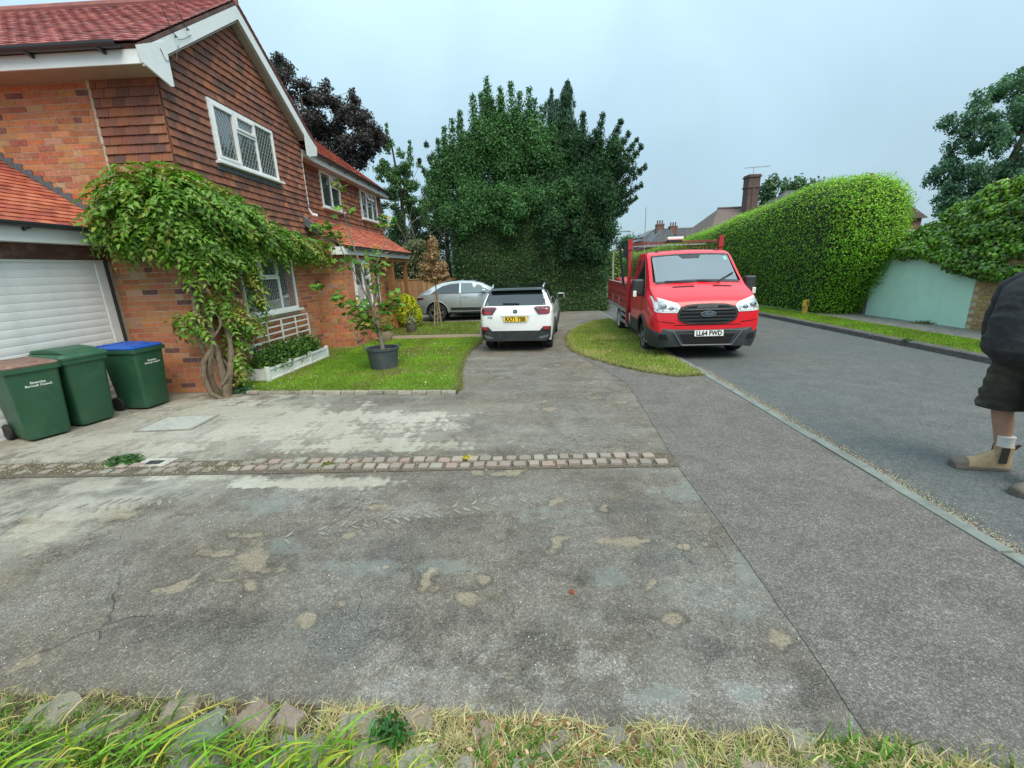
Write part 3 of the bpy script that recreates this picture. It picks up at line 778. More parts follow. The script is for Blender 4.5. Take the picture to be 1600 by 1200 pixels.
# dried mud tyre prints: chevron bars left by deep tread
M_mud = mat("dried_mud", (.225, .215, .18), .95, var=.3, vscale=30)
def tread(name, path, w, pitch, gap, seed, op=.018):
    mb = MB(); rr = random.Random(seed)
    L = 0; pts = [Vector((*p, 0)) for p in path]
    acc = 0
    for i in range(len(pts) - 1):
        d = pts[i + 1] - pts[i]; l = d.length; d.normalize(); nn = Vector((-d.y, d.x, 0))
        s_ = acc
        while s_ < l:
            if rr.random() < gap:
                c = pts[i] + d * s_
                for sd in (-1, 1):
                    if rr.random() < .2: continue
                    a = c + nn * sd * .012 + d * .0; b = c + nn * sd * w * rr.uniform(.35, .55) + d * pitch * .55
                    t_ = op * rr.uniform(.5, 1.0)
                    e = d * t_
                    mb.add([(a - e).to_tuple(), (a + e * .8).to_tuple(), ((a + b) / 2 + e * 1.3).to_tuple(), (b + e * .7).to_tuple(), (b - e * .5).to_tuple(), ((a + b) / 2 - e).to_tuple()], [(0, 1, 2, 3, 4, 5)])
            s_ += pitch
        acc = s_ - l
    o = mb.build(name, M_mud, loc=(0, 0, .0045)); o['kind'] = 'stuff'
    return o
tread("mud_prints", [(-1.75, 2.62), (-1.2, 2.82), (-.6, 2.98), (.0, 3.15)], .16, .075, .8, 1)
tread("mud_prints", [(.15, 4.1), (.62, 4.55), (.72, 5.1), (.62, 5.9)], .2, .055, .85, 2, .012)
tread("mud_prints", [(.95, 4.15), (1.18, 4.7), (1.25, 5.4), (1.05, 6.4)], .18, .055, .8, 3, .012)
tread("mud_prints", [(-4.4, 2.95), (-3.4, 3.15), (-2.6, 3.3)], .2, .08, .6, 4)
# ================================================================== HOUSE
M_mortar = mat("mortar", (.50, .42, .32), .95, var=.2, vscale=20, bump=.004, bscale=90)
M_brick = mat("brick", attr=True, rough=.9, var=.22, vscale=26, bump=.004, bscale=70, dirt=((.42, .36, .28), .35, 12))
M_tile = mat("clay_tile", attr=True, rough=.82, var=.22, vscale=18, bump=.004, bscale=60, dirt=((.06, .06, .045), .45, 6))
M_rtile = mat("roof_clay", attr=True, rough=.85, var=.16, vscale=20, bump=.003, bscale=60, dirt=((.2, .12, .09), .4, 9))
M_upvc = mat("white_upvc", (.78, .80, .79), .35, spec=.5, var=.05, vscale=3, dirt=((.55, .56, .5), .35, 5))
M_fascia = mat("white_fascia", (.74, .77, .77), .4, var=.05, vscale=2, dirt=((.5, .52, .48), .4, 4))
M_soffit = mat("soffit_board", (.36, .31, .26), .7, var=.1)
M_gutter = mat("black_gutter", (.035, .045, .055), .35, spec=.5)
M_lead = mat("lead_flashing", (.12, .135, .15), .6, metal=.2, var=.25, vscale=12)
M_glass = mat("window_glass", (.05, .062, .064), .03, spec=.8, ior=2.4, rvar=0)
M_came = mat("lead_came", (.32, .35, .36), .45, metal=.3)
M_oak = mat("oak_timber", (.30, .135, .045), .55, var=.25, vscale=5, bump=.003, bscale=25, dirt=((.16, .07, .03), .6, 3))
M_dkwood = mat("dark_beam", (.105, .05, .035), .7, var=.3, vscale=4, bump=.004, bscale=20, dirt=((.3, .24, .2), .55, 6))
BR = [(.45, .15, .065), (.50, .185, .08), (.39, .13, .065), (.46, .21, .11), (.33, .11, .065), (.52, .21, .09), (.43, .17, .09), (.21, .085, .065), (.49, .27, .16), (.15, .075, .065)]
BRW = [6, 6, 3.5, 3, 1.8, 5, 4, .8, 2, .4]
TL = [(.27, .095, .052), (.22, .08, .05), (.31, .11, .05), (.16, .068, .05), (.38, .14, .055), (.22, .088, .06), (.13, .065, .052), (.33, .14, .075)]
TLW = [6, 5, 4, 2.4, .6, 4, 1.0, 1.2]
RT = [(.42, .10, .055), (.36, .085, .055), (.47, .13, .07), (.32, .075, .055), (.50, .16, .09)]
PT = [(.42, .15, .14), (.37, .13, .13), (.46, .18, .16), (.33, .125, .125)]

house = empty("house", (-5, 6.68, 0), 0, "red brick house with tile hung gable, white bargeboards and garage at the left", "house")
HI = Matrix.Translation((5, -6.68, 0))      # parts are written in place and moved under the house's base
def hb(mb, name, m, parent=None, **k):
    """build in scene coordinates, parent under the house (or one of its parts)"""
    o = mb.build(name, m, None, **k)
    o.parent = parent if parent is not None else house
    if parent is None: o.location = (5, -6.68, 0)
    return o
Z0 = 6.68; ZR = 10.6
SL = .68
# --- mortar-coloured walls that the bricks stand proud of
mb = MB()
mb.box(-12, -5.0, Z0, ZR, 0, 4.62)
mb.prism([(Z0, 4.62), (ZR, 4.62), (ZR, 4.75), (8.64, 6.08), (Z0, 4.75)], 'x', -12, -5.0)
wall = hb(mb, "wall", M_mortar)
mb = MB(); mb.box(-12, -5.28, ZR + .002, 17.0, 0, 4.55); wing_wall = hb(mb, "wing_wall", M_mortar)
mb = MB(); mb.box(-5.27, -4.25, 10.62, 12.45, 0, 2.3); mb.box(-5.004, -4.25, 10.45, 10.618, 0, 2.3); mb.prism([(-5.27, 2.3), (-4.25, 2.3), (-4.5, 2.62), (-5.27, 3.1)], 'y', 10.45, 10.6); mb.box(-5.27, -4.5, 12.452, 14.9, 0, 2.3); porch_wall = hb(mb, "porch_wall", M_mortar)
mb = MB(); mb.box(-12, -6.33, 3.3, 3.5, 0, 2.6); mb.box(-12, -6.47, 3.5, Z0 - .002, 2.12, 2.6); mb.box(-6.6, -6.34, 6.56, Z0 - .003, 0, 2.1); mb.box(-12, -6.9, 3.5, Z0 - .004, 0, 2.1)
garage_wall = hb(mb, "garage_wall", M_mortar)

# --- bricks
CO = .0835; BL = .246; BH = .073; JT = .011
bricks = []   # (centre, length, axis: 'x' or 'y' along wall, outward normal, parent)
def brick_wall(axis, u0, u1, z0, z1, plane, nrm, parent, holes=(), top=None, left=None):
    rows = int((z1 - z0) / CO)
    for r in range(rows):
        z = z0 + (r + .5) * CO
        off = 0 if r % 2 == 0 else -(BL + JT) / 2
        flem = (r % 5 == 3)
        u = u0 + off
        while u < u1:
            L = BL if not flem or random.random() < .35 else BL * .47
            a, b = u, u + L; u = b + JT
            a = max(a, u0); b = min(b, u1)
            if top is not None:
                lim = top(z + BH / 2)
                if lim is not None: a = max(a, lim[0]); b = min(b, lim[1])
            segs = [(a, b)]
            for (h0, h1, k0, k1) in holes:
                if z + BH / 2 > k0 and z - BH / 2 < k1:
                    ns = []
                    for (p, q) in segs:
                        if q <= h0 or p >= h1: ns.append((p, q)); continue
                        if p < h0: ns.append((p, h0 - .004))
                        if q > h1: ns.append((h1 + .004, q))
                    segs = ns
            for (p, q) in segs:
                if q - p < .03: continue
                m = (p + q) / 2
                c = (m, plane + nrm * -.0055, z) if axis == 'x' else (plane + nrm * -.0055, m, z)
                bricks.append((Vector(c), q - p, axis, parent))
WIN_L = (7.62, 9.42, 1.12, 2.17)   # lower gable window Y0,Y1,z0,z1
WIN_U = (7.62, 9.45, 3.66, 4.58)
TH0 = 2.72                          # tile hanging starts
brick_wall('x', -6.33, -5.0, 0, 2.9, Z0, -1, wall)
gx = lambda z: (-12, -6.02 if z < 2.9 else -5.93)
brick_wall('x', -8.1, -5.93, 2.9, 4.7, Z0, -1, wall)
brick_wall('y', Z0, 10.44, 0, TH0, -5.0, 1, wall, holes=[(WIN_L[0] - .005, WIN_L[1] + .005, WIN_L[2] - .06, WIN_L[3])])
brick_wall('x', -5.0, -4.25, 0, 2.9, 10.45, -1, porch_wall, top=lambda z: None if z < 2.3 else (-5.0, -4.25 - (z - 2.3) * 1.3))
brick_wall('y', 10.45, 12.45, 0, 2.3, -4.25, 1, porch_wall, holes=[(10.88, 12.02, .93, 2.12)])
brick_wall('y', 12.5, 14.8, 0, 2.3, -4.5, 1, porch_wall, holes=[(12.7, 13.35, .05, 2.1)])
eye = Vector((0, 0, 1.8))
bricks.sort(key=lambda b: (b[0] - eye).length - (3 if b[0].y < 6.7 and b[0].x > -6.1 else 0))
def boxmesh(name, sx, sy, sz, col, m, jit=.0, seed=0, matl=None):
    rr = random.Random(seed)
    V = [(x * sx / 2 + rr.uniform(-jit, jit), y * sy / 2 + rr.uniform(-jit, jit) * .5, z * sz / 2 + rr.uniform(-jit, jit)) for z in (-1, 1) for y in (-1, 1) for x in (-1, 1)]
    return np_mesh(name, np.array(V), [(0, 2, 3, 1), (4, 5, 7, 6), (0, 1, 5, 4), (2, 6, 7, 3), (0, 4, 6, 2), (1, 3, 7, 5)], m, cols=np.tile(np.array(col), (8, 1)))
brick_me = [boxmesh("brick", 1, .022, BH, tuple(c * random.uniform(.85, 1.15) for c in random.choices(BR, BRW)[0]), M_brick, .0018, i) for i in range(40)]
for c, L, ax, par in bricks[:300]:
    o = link("brick", random.choice(brick_me), par)
    o.scale = (L, 1, 1)
    o.location = c + Vector((0, 0, random.uniform(-.0015, .0015)))
    o.rotation_euler = (random.uniform(-.012, .012), 0, (0 if ax == 'x' else math.pi / 2) + random.uniform(-.004, .004))
BOXF = np.array([(0, 2, 3, 1), (4, 5, 7, 6), (0, 1, 5, 4), (2, 6, 7, 3), (0, 4, 6, 2), (1, 3, 7, 5)])
def many_boxes(name, items, m, parent, colset, wts):
    """items: (centre, u vec half, v vec half, w vec half) -> one mesh"""
    V = []; C = []
    for c, u, v, w in items:
        col = [k * random.uniform(.85, 1.15) for k in random.choices(colset, wts)[0]]
        for sz in (-1, 1):
            for sy_ in (-1, 1):
                for sx in (-1, 1):
                    V.append(c + u * sx + v * sy_ + w * sz); C.append(col)
    n = len(items)
    F = (np.arange(n)[:, None, None] * 8 + BOXF[None]).reshape(-1, 4)
    o = link(name, np_mesh(name, np.array([p[:] for p in V]), F, m, cols=np.array(C)), parent)
    o['kind'] = 'stuff'
    return o
for par in (wall, porch_wall):
    it = []
    for c, L, ax, p in bricks[300:]:
        if p is not par: continue
        u = Vector((L / 2, 0, 0)) if ax == 'x' else Vector((0, L / 2, 0))
        v = Vector((0, .011, 0)) if ax == 'x' else Vector((-.011, 0, 0))
        it.append((c + v.normalized() * random.uniform(-.002, .002), u, v, Vector((0, 0, BH / 2))))
    if it: many_boxes("brick_courses", it, M_brick, par, BR, BRW)

# --- hung tiles: wedges, bottom edge standing out
def hung(axis, u0, u1, z0, z1, plane, nrm, holes=(), clip=None, W=.178, E=.118, u_start=0):
    out = []; rows = int((z1 - z0) / E) + 1
    for r in range(rows):
        zb = z0 + r * E; zt = zb + E + .03
        u = u0 + u_start - (W / 2 if r % 2 else 0)
        while u < u1:
            a = max(u, u0); b = min(u + W - .003, u1); u += W
            if clip:
                lim = clip(zb + E * .5)
                if lim is None: continue
                a = max(a, lim[0]); b = min(b, lim[1])
            if b - a < .03: continue
            segs = [(a, b)]
            for (h0, h1, k0, k1) in holes:
                if zt > k0 + .02 and zb < k1:
                    ns = []
                    for (p, q) in segs:
                        if q <= h0 or p >= h1: ns.append((p, q)); continue
                        if p < h0: ns.append((p, h0))
                        if q > h1: ns.append((h1, q))
                    segs = ns
            for p, q in segs:
                if q - p > .025: out.append(((p + q) / 2, q - p, zb, axis, plane, nrm))
    return out
def gclip(z):
    if z < 4.72: return (Z0, ZR)
    h = (z - 4.75) / SL
    return (Z0 + h, ZR - h) if ZR - Z0 - 2 * h > .1 else None
H_gable = hung('y', Z0 - .02, ZR, TH0, 6.0, -5.0, 1, holes=[(WIN_U[0] - .01, WIN_U[1] + .01, WIN_U[2] - .08, WIN_U[3])], clip=gclip)
H_ret = hung('x', -5.93, -4.98, 2.5 + .12, 4.6, Z0, -1)
H_wing = hung('y', ZR + .02, 16.95, 2.9, 4.5, -5.28, 1, holes=[(12.0, 13.25, 3.5, 4.6), (14.8, 16.5, 3.5, 4.6)], W=.2, E=.13)
def tile_pts(L, h=.155, t0=.006, t1=.034, th=.012, rr=random):
    # local: x along, y outward(-) , z up ; bottom at z=0
    a = rr.uniform(-.004, .005); s_ = rr.uniform(-.003, .003)
    return [(-L / 2, t0, h), (L / 2, t0, h), (L / 2, t0 + .0, h), (-L / 2, t0, h)], a
def tile_mesh(i):
    rr = random.Random(100 + i)
    o1 = .032 + rr.uniform(-.004, .006); o2 = .032 + rr.uniform(-.004, .006); mdl = rr.uniform(.001, .005); dz = rr.uniform(-.003, .003)
    col = np.array(random.choices(TL, TLW)[0]) * rr.uniform(.85, 1.15)
    X = [-.5, 0, .5]; V = []
    for k, x in enumerate(X):
        o = [o1, (o1 + o2) / 2 + mdl, o2][k]; zb = [dz, 0, -dz][k]
        V += [(x, -o, zb), (x, -o + .014, zb), (x, -.004, .15), (x, .004, .15)]
    F = []
    for k in range(2):
        a = k * 4; b = a + 4
        F += [(a, b, b + 2, a + 2), (a + 1, a + 3, b + 3, b + 1), (a, a + 1, b + 1, b), (a + 2, b + 2, b + 3, a + 3)]
    F += [(0, 2, 3, 1), (8, 9, 11, 10)]
    return np_mesh("hung_tile", np.array(V), F, M_tile, cols=np.tile(col, (12, 1)))
tile_me = [tile_mesh(i) for i in range(36)]
allh = [(t, wall) for t in H_ret + H_gable]
allh.sort(key=lambda q: ((Vector((-5, q[0][0], q[0][2])) if q[0][3] == 'y' else Vector((q[0][0], Z0, q[0][2]))) - eye).length)
def tile_T(t):
    m, L, zb, ax, plane, nrm = t
    if ax == 'x': return Matrix.Translation((m, plane - .012, zb)) @ Matrix.Diagonal((L, 1, 1, 1))
    return Matrix.Translation((plane + .012, m, zb)) @ Matrix.Rotation(math.pi / 2, 4, 'Z') @ Matrix.Diagonal((L, 1, 1, 1))
for t, par in allh[:300]:
    o = link("hung_tile", random.choice(tile_me), par)
    o.matrix_basis = tile_T(t)
def tiles_joined(name, ts, meshes, parent, T):
    V = []; F = []; C = []; base = 0
    cache = [(np.array([v.co[:] for v in me.vertices]), [tuple(p.vertices) for p in me.polygons], np.array([d.color[:3] for d in me.attributes["Col"].data])) for me in meshes]
    for t in ts:
        v, f, c = random.choice(cache); M = np.array(T(t))
        V.append(v @ M[:3, :3].T + M[:3, 3]); C.append(c * random.uniform(.92, 1.08)); F += [tuple(i + base for i in q) for q in f]; base += len(v)
    o = link(name, np_mesh(name, np.concatenate(V), F, meshes[0].materials[0], cols=np.concatenate(C)), parent)
    o['kind'] = 'stuff'
    return o
tiles_joined("hung_tiles", [t for t, p in allh[300:]], tile_me, wall, tile_T)
tiles_joined("hung_tiles", H_wing, tile_me, wing_wall, tile_T)
# corner tiles where the gable meets the return: bent pieces
# ragged lead and mortar strip between brick and tile hanging on the return
mb = MB()
z = 2.8
while z < 4.6:
    mb.box(-5.965 + random.uniform(-.01, .01), -5.925, Z0 - .03 - random.uniform(0, .012), Z0 - .012, z, z + .11); z += .112
hb(mb, "edge_mortar", M_mortar, wall)

# --- roof tiles on a slope: generic
def rtile_mesh(i, cols, gauge):
    rr = random.Random(500 + i); col = np.array(cols[i % len(cols)]) * rr.uniform(.85, 1.15)
    b1, b2 = rr.uniform(-.002, .005), rr.uniform(-.002, .005); c_ = .004
    V = []
    for k, x in enumerate((-.5, 0, .5)):
        o = .024 + [b1, c_ + (b1 + b2) / 2, b2][k]
        V += [(x, 0, o), (x, 0, o - .013), (x, gauge * 1.25, .012), (x, gauge * 1.25, .0)]
    F = []
    for k in range(2):
        a = k * 4; b = a + 4
        F += [(a, b, b + 2, a + 2), (a + 1, a + 3, b + 3, b + 1), (a, a + 1, b + 1, b), (a + 2, b + 2, b + 3, a + 3)]
    F += [(0, 2, 3, 1), (8, 9, 11, 10)]
    return np_mesh("roof_tile", np.array(V), F, M_rtile, cols=np.tile(col, (12, 1)))
def roof_tiles(name, P0, U, S, ulen, slen, W, gauge, cols, parent, singles=0, clip=None):
    """P0 eave corner, U unit along eave, S unit up the slope"""
    P0 = Vector(P0); U = Vector(U).normalized(); S = Vector(S).normalized(); Nn = U.cross(S)
    ms = [rtile_mesh(i, cols, gauge) for i in range(16)]
    ts = []
    for r in range(int(slen / gauge)):
        u = -(W / 2 if r % 2 else 0)
        while u < ulen:
            a = max(u, 0); b = min(u + W - .003, ulen); u += W
            if clip:
                lim = clip((r + .5) * gauge)
                if lim is None: continue
                a = max(a, lim[0]); b = min(b, lim[1])
            if b - a < .02: continue
            ts.append(((a + b) / 2, b - a, r * gauge))
    def T(t):
        c = P0 + U * t[0] + S * t[2]
        M = Matrix.Identity(4)
        for i in range(3):
            M[i][0] = U[i] * t[1]; M[i][1] = S[i]; M[i][2] = Nn[i]; M[i][3] = c[i]
        return M
    ts.sort(key=lambda t: ((P0 + U * t[0] + S * t[2]) - eye).length)
    for t in ts[:singles]:
        o = link("roof_tile", random.choice(ms), parent); o.matrix_basis = T(t)
    if len(ts) > singles: tiles_joined(name, ts[singles:], ms, parent, T)

# --- main roof (ridge runs back from the road), overhangs the gable by .2
def slab(mb, poly3, th, nrm):
    a = [Vector(p) for p in poly3]; n = Vector(nrm).normalized() * th; k = len(a)
    mb.add(a + [p - n for p in a], [tuple(range(k)), tuple(range(2 * k - 1, k - 1, -1))] + [(i, k + i, k + (i + 1) % k, (i + 1) % k) for i in range(k)])
XE = -4.80; RZ = 6.34; RY = 8.64; EV = 6.22
zE = RZ - SL * (RY - EV)
mb = MB()
slab(mb, [(XE, EV, zE), (XE, RY, RZ), (-12.3, RY, RZ), (-12.3, EV, zE)], .05, (0, -SL, 1))
slab(mb, [(XE, RY + .002, RZ), (XE, 2 * RY - EV, zE), (-12.3, 2 * RY - EV, zE), (-12.3, RY + .002, RZ)], .05, (0, SL, 1))
main_roof = hb(mb, "roof", M_dkwood)
sl = math.hypot(1, SL)
roof_tiles("roof_tiles", (-12.2, EV - .03, zE + .004), (1, 0, 0), (0, 1, SL), 12.2 - 4.79, (RY - EV) * sl + .03, .19, .115, PT, main_roof)
# far slope: only its verge shows
roof_tiles("roof_tiles", (-4.79, 2 * RY - EV + .03, zE + .004), (-1, 0, 0), (0, -1, SL), 1.2, (RY - EV) * sl + .03, .19, .115, PT, main_roof)
mb = MB(); mb.tube([(-12.3, RY, RZ + .03), (XE + .01, RY, RZ + .03)], .09, 10); hb(mb, "ridge_tile", M_rtile if False else mat("ridge_clay", (.26, .1, .09), .85, var=.2), main_roof)
# bargeboards, fascia, box end, soffit, gutter
BW = .21
def barge(y0, z0, y1, z1, name):
    mb = MB(); mb.prism([(y0, z0 - .05), (y1, z1 - .05), (y1, z1 - .05 - BW), (y0, z0 - .05 - BW)], 'x', XE - .025, XE); return hb(mb, name, M_fascia)
barge(EV + .05, zE + .03, RY, RZ, "bargeboard"); barge(RY + .002, RZ, 2 * RY - EV - .05, zE + .03, "bargeboard")
for y0, y1, yy in ((EV + .02, Z0 + .06, EV), (ZR - .06, 2 * RY - EV - .02, ZR)):
    mb = MB()
    if yy == EV: P_ = [(EV - .01, zE - .02), (Z0 + .05, zE + .3 - .06), (Z0 + .05, zE - .30), (Z0 - .0, zE - .32), (EV + .03, zE - .2)]
    else: P_ = [(2 * RY - EV + .01, zE - .02), (ZR - .05, zE + .24), (ZR - .05, zE - .30), (ZR, zE - .32), (2 * RY - EV - .03, zE - .2)]
    mb.prism(P_, 'x', XE - .02, XE + .006); hb(mb, "box_end", M_fascia)
mb = MB(); mb.box(-12.3, XE - .03, EV + .02, EV + .045, zE - .21, zE - .05); hb(mb, "fascia_board", M_fascia)
mb = MB(); mb.box(-12.3, XE - .03, EV + .046, Z0 - .004, zE - .20, zE - .185); hb(mb, "soffit", M_soffit)
mb = MB(); mb.prism([(RY, RZ - .28), (Z0, RZ - .28 - SL * (RY - Z0)), (Z0, RZ - .3 - SL * (RY - Z0)), (RY, RZ - .3)], 'x', -5.0, XE - .026)
mb.prism([(RY, RZ - .28), (ZR, RZ - .28 - SL * (RY - Z0)), (ZR, RZ - .3 - SL * (RY - Z0)), (RY, RZ - .3)], 'x', -5.0, XE - .026)
hb(mb, "verge_soffit", M_soffit)
def gutter(name, a, b, r=.062, br=True, side=1, parent=None):
    a = Vector(a); b = Vector(b); d = (b - a).normalized(); L = (b - a).length
    out = Vector((d.y, -d.x, 0)) * side
    rings = []
    for p in (a, b):
        ring = []
        for k in range(9):
            t = math.pi * k / 8
            ring.append(p + out * (-math.cos(t) * r) + Vector((0, 0, -math.sin(t) * r)))
        for k in range(8, -1, -1):
            t = math.pi * k / 8
            ring.append(p + out * (-math.cos(t) * (r - .006)) + Vector((0, 0, -math.sin(t) * (r - .006) + .002)))
        rings.append(ring)
    mb = MB(); mb.rings(rings); g = hb(mb, name, M_gutter, parent)
    if br:
        k = .3
        while k < L:
            p = a + d * k
            mb = MB(); mb.bar(p - out * (r + .015) + Vector((0, 0, -.09)), p + Vector((0, 0, -r - .004)) + out * .02, .04, .012); mb.bar(p - out * (r + .015) + Vector((0, 0, -.1)), p - out * (r + .015) + Vector((0, 0, .0)), .04, .012, up=(d.x, d.y, 0))
            hb(mb, "gutter_bracket", M_gutter, g); k += .95
    return g
gutter("gutter", (-12.2, EV - .06, zE - .0), (XE - .2, EV - .06, zE - .0))
# thin cables and hooks on the bargeboard near the corner
mb = MB()
for y_, z_ in ((6.92, 0), (7.2, .02)):
    zz = zE + (y_ - EV) * SL - .08 + z_
    mb.tube([(XE + .02, y_, zz), (XE + .05, y_ + .02, zz - .03), (XE + .02, y_ - .02, zz + .02), (XE + .01, y_ - .12, zz + .25)], .006, 5)
    mb.lathe([(.001, 0), (.016, .01), (.001, .03)], 6, (XE + .03, y_, zz - .04))
mb.tube([(XE + .012, 6.98, zE + .30), (XE + .02, 6.85, zE + .06), (XE + .012, 6.66, zE - .02), (XE + .012, 6.6, zE + .1)], .004, 5)
mb.tube([(XE + .012, 6.98, zE + .37), (XE + .02, 7.1, zE + .42), (XE + .012, 7.3, zE + .56)], .004, 5)
hb(mb, "cable", M_gutter)

# --- windows
def window(parent, X, Y0, Y1, z0, z1, lights, lead=True, name="window", sill=True, fr=.055, glass=None, label=None):
    """lights: list of (y0f,y1f,z0f,z1f,kind) kind: 'fix','sash','open'"""
    mb = MB(); x0, x1 = X - .02, X + .045
    H = z1 - z0; Wd = Y1 - Y0
    mb.box(x0, x1, Y0, Y1, z0, z0 + fr); mb.box(x0, x1, Y0, Y1, z1 - fr, z1)
    mb.box(x0, x1 - .001, Y0, Y0 + fr, z0 + fr, z1 - fr); mb.box(x0, x1 - .001, Y1 - fr, Y1, z0 + fr, z1 - fr)
    edges = sorted({round(l[0], 4) for l in lights} | {round(l[1], 4) for l in lights})
    for e in edges[1:-1]:
        y = Y0 + e * Wd; mb.box(x0, x1 - .002, y - fr * .45, y + fr * .45, z0 + fr, z1 - fr)
    for l in lights:
        if 0 < l[2] < 1:
            z = z0 + l[2] * H; mb.box(x0, x1 - .003, Y0 + l[0] * Wd + fr * .45, Y0 + l[1] * Wd - fr * .45, z - fr * .4, z + fr * .4)
    w = hb(mb, name, M_upvc, parent, bevel=.004)
    if label: w['label'] = label
    for l in lights:
        a, b = Y0 + l[0] * Wd + (fr if l[0] == 0 else fr * .45), Y0 + l[1] * Wd - (fr if l[1] == 1 else fr * .45)
        c, d = z0 + l[2] * H + (fr if l[2] == 0 else fr * .4), z0 + l[3] * H - (fr if l[3] == 1 else fr * .4)
        a += .002; b -= .002; c += .002; d -= .002
        tilt = Matrix.Identity(4); s_ = 0
        if l[4] != 'fix':
            s_ = .038; mb = MB()
            if l[4] == 'open': tilt = Matrix.Translation((X + .03, 0, d)) @ Matrix.Rotation(R(-22), 4, 'Y') @ Matrix.Translation((-X - .03, 0, -d))
            mb.M = tilt
            for q in ((a, b, c, c + s_), (a, b, d - s_, d), (a, a + s_, c + s_, d - s_), (b - s_, b, c + s_, d - s_)):
                mb.box(X + .01, X + .062, q[0], q[1], q[2], q[3])
            hb(mb, "sash", M_upvc, w, bevel=.004)
        mb = MB(tilt); mb.box(X + .012, X + .02, a + s_, b - s_, c + s_, d - s_)
        pane = hb(mb, "pane", glass or M_glass, w)
        if lead:
            mb = MB(tilt); a2, b2, c2, d2 = a + s_, b - s_, c + s_, d - s_; st = .085 * 1.0; k = .62
            # diagonal cames clipped to the pane
            for sgn in (1, -1):
                t = -(d2 - c2) * k - st
                while t < (b2 - a2) + (d2 - c2) * k + st:
                    # line y = a2 + t + sgn*k*(z-c2)
                    za, zb = c2, d2
                    ya, yb = (a2 + t, a2 + t + k * (d2 - c2)) if sgn > 0 else (a2 + t, a2 + t - k * (d2 - c2))
                    p, q = [ya, za], [yb, zb]
                    ok = True
                    for lo, hi in ((a2, b2),):
                        dy = q[0] - p[0]
                        if abs(dy) < 1e-6: continue
                        t0, t1 = (lo - p[0]) / dy, (hi - p[0]) / dy
                        if t0 > t1: t0, t1 = t1, t0
                        t0 = max(t0, 0); t1 = min(t1, 1)
                        if t1 <= t0: ok = False; break
                        p, q = [p[0] + dy * t0, p[1] + (q[1] - p[1]) * t0], [p[0] + dy * t1, p[1] + (q[1] - p[1]) * t1]
                    if ok and abs(q[1] - p[1]) > .01: mb.bar((X + .0225, p[0], p[1]), (X + .0225, q[0], q[1]), .004, .006, up=(0, 1, 0))
                    t += st
            if mb.v: hb(mb, "lead_lattice", M_came, w, kind='stuff')
    if sill:
        mb = MB(); mb.box(X - .01, X + .12, Y0 - .05, Y1 + .06, z0 - .045, z0 - .002); hb(mb, "sill", M_upvc, w, bevel=.006)
    return w
L3 = [(0, .34, 0, 1, 'sash'), (.34, .66, 0, .66, 'fix'), (.34, .66, .66, 1, 'sash'), (.66, 1, 0, 1, 'fix')]
window(None, -4.99, *WIN_U, L3)
mb = MB(); mb.box(-5.0, -4.95, WIN_U[0] - .04, WIN_U[1] + .03, WIN_U[2] - .13, WIN_U[2] - .05); hb(mb, "window_flashing", M_lead, wall)
window(None, -5.0, *WIN_L, [(0, .32, 0, 1, 'fix'), (.32, .66, 0, .62, 'fix'), (.32, .66, .62, 1, 'sash'), (.66, 1, 0, 1, 'fix')])
LW = [(0, .5, 0, 1, 'fix'), (.5, 1, 0, .66, 'fix'), (.5, 1, .66, 1, 'open')]
window(None, -5.26, 12.0, 13.2, 3.52, 4.42, LW, lead=False)
window(None, -5.26, 14.85, 16.4, 3.52, 4.42, [(0, .33, 0, 1, 'fix'), (.33, .68, 0, .66, 'fix'), (.33, .68, .66, 1, 'open'), (.68, 1, 0, 1, 'fix')], lead=False)
window(None, -4.25, 10.9, 12.0, .98, 2.12, [(0, .5, 0, 1, 'fix'), (.5, 1, 0, .6, 'fix'), (.5, 1, .6, 1, 'sash')], lead=False)
mb = MB(); mb.box(-4.5, -4.44, 12.7, 13.35, .08, 2.1); fd = hb(mb, "front_door", M_upvc)
mb = MB(); mb.box(-4.439, -4.43, 12.8, 13.24, .4, 2.0); hb(mb, "pane", M_glass, fd)

# --- wing roof, fascia, gutter
WX = -4.98; WZ = 4.62; SW = .74
mb = MB(); slab(mb, [(WX, ZR + .05, WZ), (-8.2, ZR + .05, WZ + SW * (-WX - 0 + 8.2 - 2 * -WX * 0 - 0) if False else WZ + SW * 3.22), (-8.2, 17.1, WZ + SW * 3.22), (WX, 17.1, WZ)], .05, (SW, 0, 1))
slab(mb, [(-8.202, ZR + .05, WZ + SW * 3.22), (-11.4, ZR + .05, WZ), (-11.4, 17.1, WZ), (-8.202, 17.1, WZ + SW * 3.22)], .05, (-SW, 0, 1))
wroof = hb(mb, "wing_roof", M_dkwood)
roof_tiles("roof_tiles", (WX + .03, ZR + .1, WZ - .01), (0, 1, 0), (-1, 0, SW), 17.14 - ZR - .1, 4.0, .19, .12, RT, wroof)
mb = MB(); mb.box(-5.0, -4.975, ZR + .06, 17.08, WZ - .2, WZ - .06); hb(mb, "fascia_board", M_fascia)
mb = MB(); mb.box(-5.25, -5.002, ZR + .06, 17.08, WZ - .2, WZ - .185); hb(mb, "soffit", M_soffit)
gutter("gutter", (-4.91, ZR + .25, WZ - .02), (-4.91, 17.1, WZ - .02), side=1)
mb = MB(); mb.prism([(-5.1, WZ - .22), (-4.95, WZ - .22), (-4.95, WZ - .02), (-8.2, WZ + SW * 3.2 - .03), (-8.2, WZ + SW * 3.2 - .25)], 'y', 17.06, 17.1); hb(mb, "bargeboard", M_dkwood)
mb = MB(); mb.tube([(-5.0, 10.66, 4.42), (-5.03, 10.68, 4.3), (-5.03, 10.68, 3.3), (-4.98, 10.74, 3.18), (-4.9, 10.82, 3.16)], .033, 8); hb(mb, "downpipe", M_upvc, smooth=True)

